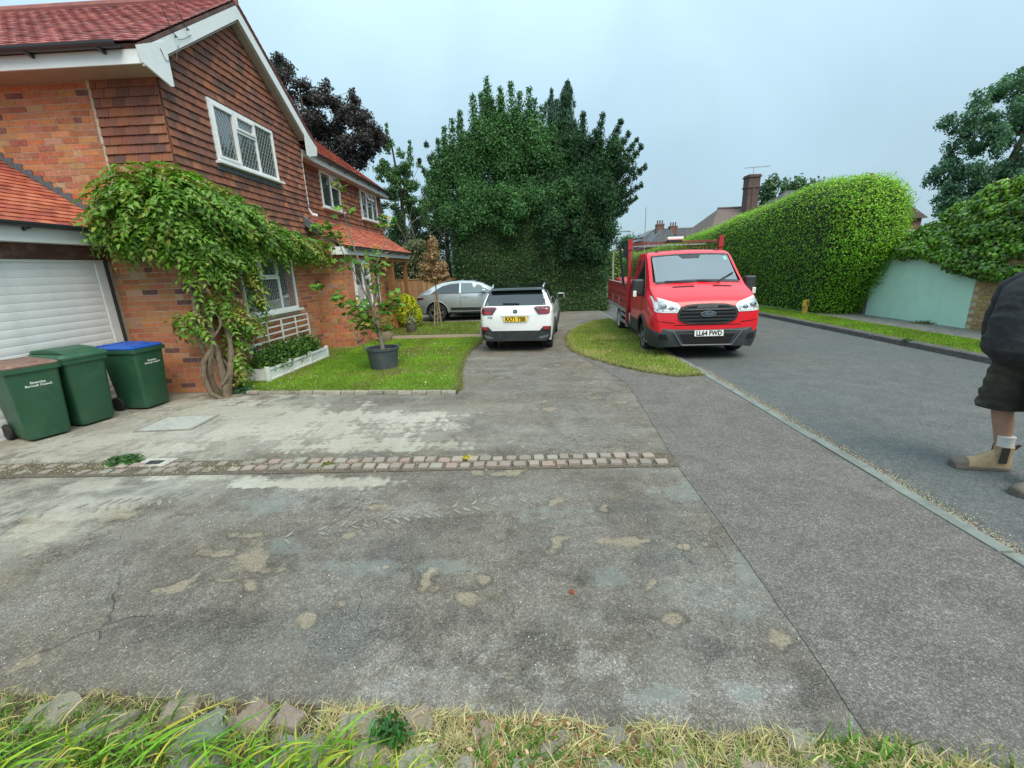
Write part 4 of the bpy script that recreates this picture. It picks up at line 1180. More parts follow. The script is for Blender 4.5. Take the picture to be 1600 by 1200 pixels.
# --- lean-to roof over the porch
LX = -4.08; LZ = 2.43; SN = .62
LT = LZ + SN * (-LX - 0 + 5.27 + LX * 0) * 1.0 if False else LZ + SN * 1.19
mb = MB(); slab(mb, [(LX, 10.2, LZ), (-5.27, 10.46, LT), (-5.27, 16.4, LT), (LX, 16.0, LZ)], .05, (SN, 0, 1))
lroof = hb(mb, "porch_roof", M_dkwood)
roof_tiles("roof_tiles", (LX + .03, 10.2, LZ - .015), (0, 1, 0), (-1, 0, SN), 6.1, 1.45, .19, .105, [(.50, .135, .07), (.44, .11, .06), (.55, .18, .1), (.40, .1, .06)], lroof, clip=lambda q: (q * .19, 5.85 + q * .2))
mb = MB(); mb.prism([(LX - .62, LZ + .28), (-5.0, LZ + .50), (-5.0, LZ + .70), (LX - .62, LZ + .45)], 'y', 10.22, 10.33); hb(mb, "verge_lead", M_lead)
mb = MB(); mb.box(LX - .3, LX + .0, 10.12, 10.16, LZ - .2, LZ - .03); hb(mb, "box_end", M_fascia)
mb = MB(); mb.box(LX - .025, LX, 10.17, 15.9, LZ - .2, LZ - .06); hb(mb, "fascia_board", M_fascia)
mb = MB(); mb.box(-4.5, LX - .027, 10.17, 15.9, LZ - .19, LZ - .175); hb(mb, "soffit", M_soffit)
gutter("gutter", (LX + .065, 10.3, LZ - .02), (LX + .065, 16.0, LZ - .02))
porch = MB(); porch.box(-4.32, -4.16, 13.92, 14.10, .1, 2.12); pp = hb(porch, "porch_post", M_oak, bevel=.006)
mb = MB(); mb.box(-4.36, -4.12, 13.88, 14.14, .0, .12); hb(mb, "post_base", mat("post_brick", (.36, .15, .08), .9, var=.3, vscale=14), pp)
mb = MB(); mb.box(-4.30, -4.18, 15.6, 15.72, 0, 2.12); hb(mb, "porch_post", M_oak, bevel=.006)
mb = MB(); mb.box(-4.31, -4.15, 12.46, 15.85, 2.122, 2.235); hb(mb, "porch_beam", M_oak, bevel=.005)
mb = MB(); mb.box(-4.28, -4.23, 12.46, 13.91, .1, .58); pn_ = hb(mb, "porch_panel", mat("pale_oak", (.42, .22, .07), .5, var=.15, vscale=4), bevel=.004)
mb = MB(); mb.box(-4.29, -4.21, 12.46, 13.91, .875, .93); hb(mb, "rail", M_oak, pn_)
mb = MB(); mb.box(-4.29, -4.21, 12.46, 13.91, .582, .63); hb(mb, "rail", M_oak, pn_)
for k in range(12):
    mb = MB(); y = 12.53 + k * .112; mb.box(-4.265, -4.235, y, y + .035, .632, .873); hb(mb, "baluster", M_oak, pn_)
mb = MB(); mb.box(-4.159, -4.14, 13.98, 14.04, 1.15, 1.32); hb(mb, "wall_lamp", M_gutter, pp)

# --- garage: roller door, surround, beam, fascia, roof
GX = -6.36
mb = MB(); mb.box(GX - .04, GX - .0, 3.72, 6.42, 0, .04); door = hb(mb, "garage_door", M_upvc)
M_door = mat("roller_white", (.78, .81, .80), .4, var=.06, vscale=2, dirt=((.45, .47, .44), .35, 3))
P_ = [(-.006, 0), (.0, .006), (.003, .03), (.004, .05), (.003, .075), (.0, .097), (-.006, .103)]
mb = MB(); mb.prism([(x, z) for x, z in P_] + [(-.02, .103), (-.02, 0)], 'y', 3.73, 6.41)
slat_me = mb.build("slat", M_door, door); slat_me.location = (GX, 0, .042)
for k in range(1, 20):
    o = slat_me.copy(); COL.objects.link(o); o.location = (GX, 0, .042 + k * .103)
mb = MB(); mb.box(GX - .05, GX + .03, 6.425, 6.56, 0, 2.09); mb.box(GX - .05, GX + .03, 3.58, 3.72, 0, 2.09); mb.box(GX - .05, GX + .032, 3.58, 6.56, 2.092, 2.125); hb(mb, "door_frame", M_upvc, bevel=.004)
mb = MB(); mb.box(GX - .02, GX + .05, 6.565, 6.60, 0, 2.12); hb(mb, "jamb_strip", M_gutter)
mb = MB(); mb.box(-6.5, -6.30, 3.3, 6.66, 2.13, 2.315); hb(mb, "lintel_beam", M_dkwood)
GE = -6.10; GZ = 2.60; SG = .685
mb = MB(); mb.box(GE - .03, GE, 3.2, 6.66, 2.32, 2.50); hb(mb, "fascia_board", M_fascia)
mb = MB(); mb.box(-6.5, GE - .032, 3.2, 6.66, 2.32, 2.335); hb(mb, "soffit", M_fascia)
mb = MB(); slab(mb, [(GE + .0, 3.2, GZ - .06), (-8.6, 3.2, GZ - .06 + SG * 2.5), (-8.6, 6.67, GZ - .06 + SG * 2.5), (GE + .0, 6.67, GZ - .06)], .05, (SG, 0, 1))
groof = hb(mb, "garage_roof", M_dkwood)
roof_tiles("roof_tiles", (GE + .04, 3.2, GZ - .07), (0, 1, 0), (-1, 0, SG), 3.45, 2.4, .2, .105, RT, groof, singles=230)
gutter("gutter", (GE + .07, 3.2, GZ - .055), (GE + .07, 6.62, GZ - .055))
# stepped lead flashing where the garage roof meets the wall
mb = MB(); x = -6.02
k = 0
while x > -8.0:
    zf = GZ - .02 + SG * (GE - x); n_ = Z0 - .016
    top = (int((zf + .10) / CO) + 1) * CO + .0
    mb.prism([(x, zf - .02), (x, top), (x - .125, top), (x - .125, zf - .02 + .085)], 'y', n_ - .004 - (k % 2) * .0015, n_); x -= .123; k += 1
hb(mb, "lead_flashing", M_lead, wall)
mb = MB(); mb.box(-6.09, -5.95, 6.60, 6.664, 2.36, 2.52); hb(mb, "box_end", M_gutter)
# ================================================================== BINS
M_bin = mat("bin_green", (.02, .085, .042), .45, spec=.5, var=.16, vscale=3, dirt=((.07, .12, .08), .55, 4), bump=.0015, bscale=90, rvar=.12)
M_binlid = {'green': mat("lid_green", (.03, .105, .06), .45, var=.15, vscale=4, dirt=((.1, .14, .1), .5, 6), rvar=.1),
            'blue': mat("lid_blue", (.012, .085, .42), .38, var=.1, vscale=4, dirt=((.1, .18, .4), .4, 6)),
            'brown': mat("lid_brown", (.19, .115, .09), .6, var=.2, vscale=6, dirt=((.34, .26, .21), .8, 7))}
M_white = mat("white_print", (.75, .78, .76), .5)
def bin_(loc, rz, lid, label, words=True, up=0.0):
    t = empty("wheelie_bin", loc, rz, label, "bin", "wheelie bins in front of the garage door")
    # local +x faces the road; body tapers downwards
    def rr_(hx, hy, r, z, ox=0, n=4):
        out = []
        for cx, cy_, a0 in ((hx - r, hy - r, 0), (-hx + r, hy - r, 90), (-hx + r, -hy + r, 180), (hx - r, -hy + r, 270)):
            for k in range(n + 1):
                a = R(a0 + 90 * k / n); out.append((cx + r * math.cos(a) + ox, cy_ + r * math.sin(a), z))
        return out
    mb = MB()
    mb.rings([rr_(.215, .185, .05, .03, .0), rr_(.225, .20, .045, .08), rr_(.27, .232, .045, .80), rr_(.275, .235, .045, .835), rr_(.30, .26, .04, .838), rr_(.302, .262, .04, .885), rr_(.28, .24, .04, .887)])
    mb.build("body", M_bin, t, smooth=True, sharp=32)
    lm = M_binlid[lid]
    if lid == 'green':
        mb = MB()   # domed lid with a raised shell
        mb.rings([rr_(.31, .27, .05, .888), rr_(.315, .275, .05, .915), rr_(.29, .25, .05, .955, -.01)])
        L = mb.build("lid", lm, t, smooth=True, sharp=30)
        mb = MB(); mb.prism([(.27, .955), (.16, 1.0), (-.05, 1.02), (-.3, 1.0), (-.36, .955)], 'y', -.2, .2); mb.build("shell", lm, L, bevel=.012)
        mb = MB(); mb.box(-.38, -.33, -.2, .2, .90, .95); mb.build("handle", lm, L, bevel=.01)
    else:
        mb = MB(); mb.rings([rr_(.285, .245, .05, .888), rr_(.29, .25, .05, .905), rr_(.26, .22, .05, .93), rr_(.18, .15, .05, .945)])
        L = mb.build("lid", lm, t, smooth=True, sharp=45)
        mb = MB(); mb.box(-.34, -.27, -.2, .2, .90, .945); mb.box(-.27, .1, -.15, -.11, .935, .955); mb.box(-.27, .1, .11, .15, .935, .955); mb.box(.16, .23, -.08, .08, .93, .95)
        mb.build("lid_rib", lm, L, bevel=.008)
    mb = MB(); mb.tube([(-.30, -.2, .86), (-.36, -.2, .87), (-.36, .2, .87), (-.30, .2, .86)], .014, 8); mb.build("handle", M_bin, t, smooth=True)
    for s_ in (-1, 1):
        mb = MB(); mb.lathe([(.02, -.02), (.09, -.02), (.1, -.01), (.1, .01), (.09, .02), (.02, .02)], 20, (-.2, s_ * .225, .1), 'y'); mb.build("wheel", mat("bin_tyre", (.02, .02, .02), .8), t, smooth=True)
    if words:
        for i, (w, s_, zz) in enumerate((("Elmbridge", .034, .70), ("Borough Council", .034, .665))):
            me = text_mesh(w, s_, .0006, .001); me.materials.append(M_white)
            tilt = math.atan2(.045, .72)
            o = link("lettering", me, t, (.226 + (zz - .08) * .0625 + .001, .015, zz), (R(90) - 0, 0, R(90)))
            o.rotation_euler = (R(90) + tilt * 1.0, 0, R(90))
    return t
bin_((-6.01, 4.83, 0), R(-22), 'brown', "green wheelie bin with a faded brown lid, nearest and leftmost of the three")
bin_((-5.93, 5.32, 0), R(-12), 'green', "all green wheelie bin with raised lid, between the brown lidded and the blue lidded one", words=False)
bin_((-5.70, 5.98, 0), R(-4), 'blue', "green wheelie bin with a bright blue lid, next to the brick wall")

# ================================================================== PLANTER, TRELLIS, POTS
M_wpaint = mat("white_timber", (.72, .74, .71), .6, var=.12, vscale=8, dirt=((.4, .38, .28), .6, 7), bump=.002)
pl = empty("planter", (-4.72, 7.15, 0), R(-2.5), "long low white panelled timber planter full of dark leafy plants", "planter")
for x0, x1, y0, y1 in ((-.23, -.2, 0, 2.1), (.2, .23, 0, 2.1), (-.2, .2, 0, .03), (-.2, .2, 2.07, 2.1)):
    MB().box(x0, x1, y0, y1, .05, .26).build("panel", M_wpaint, pl)
for y in (0, .7, 1.4, 2.1):
    for x in (-.225, .225):
        MB().box(x - .03, x + .03, y - .03, y + .03, 0, .295).build("post", M_wpaint, pl, bevel=.004)
MB().box(.232, .246, .03, 2.07, .225, .265).build("rail", M_wpaint, pl); MB().box(.232, .246, .03, 2.07, .045, .075).build("rail", M_wpaint, pl)
MB().box(-.2, .2, .03, 2.07, .1, .2).build("soil", M_soil, pl)
nn = 6500
P = []; Nn = []
for k in range(9):
    p, q = ellipsoid_pts(nn // 9, (random.uniform(-.06, .08), .18 + k * .22, .33), (.26, .22, .30 + random.uniform(-.05, .06)), shell=.45); P.append(p); Nn.append(q)
P = np.concatenate(P); Nn = np.concatenate(Nn); k = P[:, 2] > .16; P, Nn = P[k], Nn[k]
o = leaves("foliage", P, Nn + [0, 0, .5], .06, .035, leafcols(len(P), (.05, .12, .02), .35, .12, alt=(.14, .27, .035), altp=.25), leaf_mat("leaf_shrub"), pl)

tr = empty("trellis", (-4.93, 7.5, 0), 0, "white timber trellis panel fixed to the brick wall under the lower window", "trellis")
for k, z in enumerate((.48, .60, .72, .84, .96)):
    MB().box(0, .022, 0, 2.12, z, z + .026).build("slat", M_wpaint, tr)
for y in (0, .5, 1.0, 1.55, 2.09):
    w_ = .035 if y in (1.0,) else .022
    MB().box(.023, .043, y, y + w_, .40, .99).build("upright", M_wpaint, tr)
t2 = empty("trellis", (-4.92, 7.02, 0), 0, "small white trellis piece low on the wall behind the climber stems", "trellis")
for z in (.30, .44, .58): MB().box(0, .022, 0, .75, z, z + .024).build("slat", M_wpaint, t2)
for y in (0, .4): MB().box(.023, .04, y, y + .022, .25, .62).build("upright", M_wpaint, t2)

# potted young tree on the lawn
pt = empty("potted_tree", (-2.73, 7.98, .03), 0, "young thin maple tree in a large grey plastic tub on the front lawn", "potted tree")
M_tub = mat("tub_grey", (.055, .068, .078), .5, var=.15, vscale=5, dirt=((.15, .15, .13), .4, 6), rvar=.1)
mb = MB(); mb.lathe([(.235, 0), (.245, .01), (.285, .36), (.30, .365), (.305, .41), (.29, .413), (.275, .405), (.27, .34), (.0, .34)], 36, cap=False); mb.build("tub", M_tub, pt, smooth=True, sharp=35)
for a in (R(20), R(200)):
    mb = MB(); c, s_ = math.cos(a), math.sin(a)
    mb.tube([(c * .3 - s_ * .06, s_ * .3 + c * .06, .39), (c * .335 - s_ * .05, s_ * .335 + c * .05, .45), (c * .335 + s_ * .05, s_ * .335 - c * .05, .45), (c * .3 + s_ * .06, s_ * .3 - c * .06, .39)], .014, 6); mb.build("handle", M_tub, pt, smooth=True)
mb = MB(); mb.lathe([(0, .365), (.15, .36), (.27, .345)], 20, cap=False); mb.build("soil", M_soil, pt)
M_bark = mat("bark_grey", (.20, .175, .135), .9, var=.3, vscale=20, bump=.008, bscale=40)
M_barkd = mat("bark_dark", (.085, .07, .05), .9, var=.3, vscale=12, bump=.012, bscale=30)
def twig_tree(stems, parent, m, name="stem"):
    mb = MB()
    for pts, r in stems: mb.tube(pts, r, 7)
    return mb.build(name, m, parent, smooth=True)
S_ = [([(.0, 0, .33), (-.01, 0, .6), (-.05, .02, .95), (-.13, .0, 1.3), (-.2, .03, 1.75), (-.3, .0, 2.2), (-.42, .02, 2.8), (-.47, .02, 3.3)], [.045, .036, .03, .026, .018, .013, .008, .004]),
      ([(-.05, .02, .95), (-.2, .05, 1.35), (-.32, .02, 1.7), (-.5, 0, 2.1), (-.62, -.02, 2.5)], [.02, .017, .013, .01, .005]),
      ([(-.09, .02, 1.15), (.02, .05, 1.55), (.08, 0, 1.95), (.3, .1, 2.4), (.32, .1, 2.75)], [.018, .014, .01, .007, .004]),
      ([(-.02, .02, .8), (-.25, -.1, 1.1), (-.55, -.15, 1.3), (-.75, -.2, 1.4)], [.014, .01, .007, .004]),
      ([(-.04, .02, .9), (.15, .05, 1.1), (.32, .05, 1.25)], [.012, .008, .004]),
      ([(-.2, .03, 1.75), (-.5, .1, 2.2), (-.8, .1, 2.55)], [.01, .007, .004]),
      ([(-.12, .0, 1.3), (-.3, -.1, 1.6), (-.4, -.12, 2.0)], [.01, .007, .004])]
twig_tree(S_, pt, M_bark)
P = []; A = []
cl = [((-.45, -.1, 1.22), .27, 26), ((-.62, -.15, 1.4), .2, 18), ((-.3, -.05, 1.0), .25, 34), ((.15, .05, 1.12), .2, 26), ((-.15, 0, .82), .2, 26), ((.28, .05, 1.28), .16, 14), ((-.75, .1, 2.55), .2, 18), ((-.85, .1, 2.3), .16, 10), ((.02, .0, 1.85), .18, 18), ((-.55, 0, 2.35), .22, 12), ((.3, .1, 2.6), .18, 12), ((-.4, 0, 2.85), .2, 10), ((-1.0, .1, 2.6), .12, 8), ((-.05, .03, 1.5), .15, 10), ((-.47, .02, 3.25), .12, 6), ((-.45, .0, 1.9), .25, 14), ((.1, 0, 2.1), .2, 9), ((-1.1, .05, 1.55), .1, 5), ((.12, 0, .78), .12, 8)]
M_maple = leaf_mat("leaf_maple", .35)
def maple_leaves(name, centres, n_scale, size, cols_fn, parent):
    V = []; F = []; C = []
    for c, r, n in centres:
        for _ in range(int(n * n_scale)):
            p = Vector(c) + Vector((random.gauss(0, 1), random.gauss(0, 1), random.gauss(0, .8))) * r * .5
            N = Vector((random.gauss(0, .5), random.gauss(0, .5) - .2, 1)).normalized(); a = Vector((random.gauss(0, 1), random.gauss(0, 1), -.3)); a = (a - N * a.dot(N)).normalized(); s_ = N.cross(a)
            sz = size * random.uniform(.6, 1.25); b = len(V); col = cols_fn()
            for k in range(10):
                an = 2 * math.pi * k / 10; rad = sz * (.5 if k % 2 == 0 else .27) * (1.1 if k == 0 else 1)
                V.append((p + a * math.cos(an) * rad + s_ * math.sin(an) * rad - N * rad * rad * 1.2)[:]); C.append(col)
            V.append(p[:]); C.append(col)
            F += [(b + k, b + (k + 1) % 10, b + 10) for k in range(10)]
    return link(name, np_mesh(name, np.array(V), F, M_maple, cols=np.array(C)), parent)
maple_leaves("foliage", cl, 2.3, .13, lambda: leafcols(1, (.10, .22, .025), .3, .12, alt=(.34, .26, .07), altp=.12)[0], pt)

def pot(loc, r, h, col, label, plant, n=300, L=.05, spread=1.2, ph=.25, alt=None, cat="plant pot"):
    t = empty("plant_pot", loc, 0, label, cat)
    mb = MB(); mb.lathe([(r * .6, 0), (r * .62, .01), (r, h * .6), (r * .95, h * .92), (r * 1.05, h), (r * .9, h), (r * .85, h * .85), (0, h * .85)], 24, cap=False)
    mb.build("pot", mat("pot_%d" % int(col[0] * 999), col, .7, var=.2, vscale=9, dirt=((.1, .09, .06), .4, 8)), t, smooth=True, sharp=35)
    P, N = ellipsoid_pts(n, (0, 0, h + ph * .4), (r * spread, r * spread, ph), shell=.3); k = P[:, 2] > h * .85; P, N = P[k], N[k]
    leaves("foliage", P, N, L, L * .45, leafcols(len(P), plant, .3, .12, alt, .3), leaf_mat("leaf_shrub"), t)
    return t
pot((-3.75, 11.3, .03), .22, .3, (.30, .235, .16), "pale stone bowl pot with a bronze leafy plant beside the porch", (.17, .11, .03), 260, .09, 1.5, .22, alt=(.2, .22, .04))
pot((-3.42, 12.75, .02), .17, .3, (.085, .08, .06), "dark glazed pot with trailing white and green plant by the porch post", (.13, .18, .09), 300, .04, 1.3, .2, alt=(.6, .6, .55))

# bright yellow-green shrub by the porch
P = []; N = []
for c in [(-3.85, 13.9, .45, .28, .45), (-3.7, 13.9, .75, .22, .3), (-3.9, 14.0, .92, .2, .2), (-3.6, 14.0, .45, .24, .36)]:
    p, q = ellipsoid_pts(1500, c[:3], (c[3], c[3], c[4]), .55); P.append(p); N.append(q)
P = np.concatenate(P); N = np.concatenate(N)
sh = empty("yellow_shrub", (-3.65, 13.7, .02), 0, "bright yellow green leafy shrub growing beside the porch post", "shrub")
leaves("foliage", P - [-3.65, 13.7, .02], N + [0, -.2, .5], .085, .05, leafcols(len(P), (.5, .52, .02), .25, .08, alt=(.14, .24, .02), altp=.25), leaf_mat("leaf_shrub"), sh)
mb = MB()
for k in range(7): mb.tube([(0, 0, 0), (random.uniform(-.15, .15), random.uniform(-.1, .1), .3), (random.uniform(-.3, .3), random.uniform(-.2, .2), .7)], [.014, .01, .005], 5)
mb.build("stem", M_barkd, sh)
dark_shrub = empty("shrub", (-4.15, 14.75, .02), 0, "dark green low shrub behind the bright yellow bush", "shrub")  # low shrub with dark green leaves
P, N = ellipsoid_pts(1800, (0, 0, .35), (.45, .35, .45), .5); leaves("foliage", P, N, .07, .035, leafcols(1800, (.05, .10, .025), .3), leaf_mat("leaf_shrub"), dark_shrub)

# ================================================================== WISTERIA on the corner
wi = empty("climbing_plant", (-4.78, 6.38, 0), 0, "large leafy wisteria with twisted woody stems climbing the corner of the brick house", "climbing plant")
M_wood = mat("wisteria_wood", (.155, .12, .08), .9, var=.45, vscale=14, bump=.012, bscale=35, dirt=((.11, .085, .05), .6, 6))
def twist(x0, y0, x1, y1, z0, z1, r0, r1, amp, turns, ph, n=26):
    pts = []; rad = []
    for i in range(n):
        t = i / (n - 1); a = ph + turns * 2 * math.pi * t
        pts.append((x0 + (x1 - x0) * t + amp * math.cos(a), y0 + (y1 - y0) * t + amp * math.sin(a), z0 + (z1 - z0) * t)); rad.append((r0 + (r1 - r0) * t) * (1 + .15 * math.sin(i * 1.9)))
    return pts, rad
mb = MB()
stems = [twist(.02, -.02, -.1, .2, -.03, 2.5, .055, .036, .03, 1.1, 0), twist(-.06, .0, -.12, .05, -.03, 2.3, .045, .03, .075, 1.6, 2.2), twist(.08, .1, -.05, .4, -.03, 2.2, .05, .028, .07, 1.2, 4.0),
         twist(.02, .15, -.12, .9, .0, 2.4, .035, .02, .06, 1.8, 1), twist(-.08, -.04, -.3, -.05, .7, 2.6, .03, .018, .06, 1.2, 3), twist(.0, .05, .02, .1, .2, 1.9, .022, .014, .1, 2.3, 5)]
for p, r in stems: mb.tube(p, r, 8)
mb.tube([(-.02, -.05, .75), (-.1, -.14, .6), (-.13, -.18, .35), (-.08, -.16, .1), (.04, -.1, -.02), (.3, .0, .0)], [.035, .036, .034, .033, .036, .02], 8)
mb.tube([(.0, .42, .95), (.12, .55, .75), (.14, .62, .5), (.05, .6, .38), (-.05, .5, .42)], [.03, .034, .033, .028, .02], 8)
mb.tube([(-.05, .4, 1.0), (.02, .52, .7), (.05, .5, .45)], [.02, .03, .02], 7)
mb.build("stem", M_wood, wi, smooth=True)
# leafy arms: (centre relative, radius xyz, count)
VC = [((-1.12, -.16, 2.72), (.25, .18, .42), 420), ((-.85, -.2, 2.92), (.34, .26, .55), 950), ((-.45, -.24, 3.05), (.40, .32, .6), 1300), ((-.02, -.12, 3.05), (.38, .38, .6), 1400), ((.05, .3, 3.05), (.34, .42, .55), 1200), ((.05, .75, 2.98), (.3, .42, .5), 1050),
      ((.05, 1.2, 2.85), (.28, .42, .45), 950), ((.05, 1.65, 2.7), (.25, .42, .38), 800), ((.05, 2.15, 2.56), (.24, .4, .3), 620), ((.06, 2.7, 2.50), (.24, .4, .28), 520), ((.08, 3.25, 2.42), (.24, .38, .26), 420), ((.14, 3.7, 2.34), (.22, .3, .24), 260),
      ((-.05, .0, 2.5), (.32, .36, .42), 1000), ((-.42, -.16, 2.6), (.3, .2, .32), 560), ((-.8, -.15, 2.5), (.25, .16, .25), 260), ((.02, .5, 2.4), (.25, .3, .36), 620), ((-.02, .15, 1.95), (.24, .34, .4), 620), ((.04, .8, 2.25), (.18, .25, .25), 260), ((.08, 1.12, 1.95), (.12, .16, .34), 260), ((.12, 1.1, 1.5), (.1, .14, .26), 130), ((.05, 2.3, 2.2), (.14, .3, .12), 80),
      ((-.02, .3, 1.5), (.24, .3, .3), 330), ((-.24, -.14, 1.2), (.24, .12, .2), 170), ((.08, .5, 1.15), (.2, .34, .22), 260), ((.07, .85, 1.0), (.15, .3, .14), 150), ((.08, .3, .6), (.15, .2, .25), 150), ((.12, .25, .3), (.13, .18, .16), 90)]
VC = [((c[0] * .88 if c[0] < 0 else c[0], c[1], 2.2 + (c[2] - 2.2) * (.76 if c[1] < 1 else .85) if c[2] > 2.2 else c[2]), (r[0], r[1], r[2] * (.86 if c[2] > 2.4 else 1)), n * 1.3) for c, r, n in VC]
P = []; N = []; AX = []; CC = []
for c, r, n in VC:
    # pinnate: rachis points on shell, each with paired leaflets
    m_ = int(n // 9)
    p, q = ellipsoid_pts(m_, c, r, .55)
    for i in range(m_):
        ax = Vector(q[i]) * .6 + Vector((random.gauss(0, .5), random.gauss(0, .6), -.55)); ax.normalize()
        nrm = (Vector(q[i]) + Vector((0, -.1, .5))); nrm = (nrm - ax * nrm.dot(ax)).normalized(); sd = nrm.cross(ax)
        low = c[2] < 2
        base = np.array((.125, .26, .024)) if random.random() > (.35 if low else .14) else np.array((.24, .27, .04))
        if low and random.random() < .2: base = np.array((.2, .13, .05))
        base = base * random.uniform(.65, 1.35)
        for k in range(4):
            for s_ in (-1, 1):
                pos = Vector(p[i]) + ax * (.05 * k) + sd * s_ * .035 - Vector((0, 0, 1)) * .006 * k * k
                P.append(pos[:]); N.append(nrm[:]); AX.append((ax * .55 + sd * s_ * .8)[:]); CC.append(base * random.uniform(.85, 1.15))
        P.append((Vector(p[i]) + ax * .22 - Vector((0, 0, 1)) * .09)[:]); N.append(nrm[:]); AX.append(ax[:]); CC.append(base * 1.1)
P = np.array(P); k = ~((P[:, 0] + -4.78 < -4.97) & (P[:, 1] + 6.38 > 6.66)); 
leaves("foliage", P[k], np.array(N)[k], .105, .05, np.array(CC)[k].clip(.01, .8), leaf_mat("leaf_wisteria", .3, .38, .5), wi, jit=.22, axis=np.array(AX)[k], axw=.93, fold=.25)
weed("weed", (-4.62, 6.62, 0), .2, .1, 260, .07, .04, (.05, .13, .05), "dark green weeds at the foot of the climber by the planter")

# ================================================================== FENCE
M_board = mat("fence_board", attr=True, rough=.85, var=.2, vscale=6, bump=.004, bscale=30, dirt=((.2, .13, .075), .45, 4))
def fence(x0, x1, y, h, label, tone):
    t = empty("garden_fence", (x0, y, 0), 0, label, "fence")
    L = x1 - x0; k = 0; x = 0
    cs = [tuple(c * tone for c in q) for q in ((.33, .19, .085), (.29, .165, .075), (.37, .215, .10), (.25, .145, .07))]
    ms = [boxmesh("board", .118, .016, h - .1, cs[i % 4], M_board, .002, i) for i in range(8)]
    while x < L - .05:
        o = link("board", random.choice(ms), t); o.location = (x + .06, -.012 - (k % 2) * .012, .05 + (h - .1) / 2 + random.uniform(-.004, .004)); o.rotation_euler = (0, random.uniform(-.006, .006), R(4))
        x += .108; k += 1
    boxm = MB(); boxm.col = cs[1]; boxm.box(0, L, -.05, .03, h - .045, h - .01).build("capping", M_board, t, cols=True)
    for px in (0, L / 2, L):
        b = MB(); b.col = cs[3]; b.box(px - .045, px + .045, .01, .1, 0, h + .0).build("post", M_board, t, cols=True)
    return t
fence(-6.3, -2.66, 18.2, 1.50, "brown close boarded fence panel run behind the silver car, nearer the house", 1.0)
fence(-2.62, .3, 18.35, 1.60, "taller darker boarded fence section running into the big hedge", .68)
# ================================================================== HEDGES AND TREES
M_core = mat("hedge_core", (.022, .042, .010), 1.0)
M_leaf = leaf_mat("leaf_hedge", .3, .5, .4)
M_needle = leaf_mat("leaf_needle", .2, .7, .2)

def core_box(name, x0, x1, y0, y1, z1, parent, top=None, rnd=.35, step=.35, inset=.12, amp=.08, seed=0, shape=None):
    """rounded, lumpy box; returns V,F of the outer hull (for leaf sampling) and builds an inset dark core"""
    nx = max(2, int((x1 - x0) / step)); ny = max(2, int((y1 - y0) / step)); nz = max(2, int(z1 / step))
    V = []; F = []; idx = {}
    def vid(i, j, k):
        key = (i, j, k)
        if key not in idx: idx[key] = len(V); V.append((x0 + (x1 - x0) * i / nx, y0 + (y1 - y0) * j / ny, z1 * k / nz))
        return idx[key]
    for i in range(nx):
        for j in range(ny):
            F.append((vid(i, j, nz), vid(i + 1, j, nz), vid(i + 1, j + 1, nz), vid(i, j + 1, nz)))
    for i in range(nx):
        for k in range(nz):
            F.append((vid(i, 0, k), vid(i + 1, 0, k), vid(i + 1, 0, k + 1), vid(i, 0, k + 1)))
            F.append((vid(i + 1, ny, k), vid(i, ny, k), vid(i, ny, k + 1), vid(i + 1, ny, k + 1)))
    for j in range(ny):
        for k in range(nz):
            F.append((vid(0, j + 1, k), vid(0, j, k), vid(0, j, k + 1), vid(0, j + 1, k + 1)))
            F.append((vid(nx, j, k), vid(nx, j + 1, k), vid(nx, j + 1, k + 1), vid(nx, j, k + 1)))
    V = np.array(V)
    cx, cyy = (x0 + x1) / 2, (y0 + y1) / 2; hx, hy = (x1 - x0) / 2, (y1 - y0) / 2
    # round vertical and top edges
    q = V.copy(); dx = np.abs(V[:, 0] - cx) - (hx - rnd); dy = np.abs(V[:, 1] - cyy) - (hy - rnd); dz = V[:, 2] - (z1 - rnd)
    D = np.stack([dx.clip(0), dy.clip(0), dz.clip(0)], 1); l = np.linalg.norm(D, axis=1); k = l > rnd
    sgn = np.stack([np.sign(V[:, 0] - cx), np.sign(V[:, 1] - cyy), np.ones(len(V))], 1)
    corr = np.zeros_like(D); corr[k] = D[k] * (rnd / l[k] - 1)[:, None]
    V = V + corr * sgn
    if top is not None: V[:, 2] *= top(V[:, 0], V[:, 1]) / z1
    if shape is not None: V = shape(V)
    c3 = np.array([cx, cyy, z1 * .5]); dr = _unit(V - c3)
    lump = vnoise(V, 1.3, seed) * amp + vnoise(V, 3.1, seed + 5) * amp * .5
    Vo = V + dr * lump[:, None]
    Vi = V + dr * (lump - inset)[:, None]; Vi[:, 2] = np.maximum(Vi[:, 2], 0)
    link("core", np_mesh("core", Vi, F, M_core), parent)
    return Vo, F

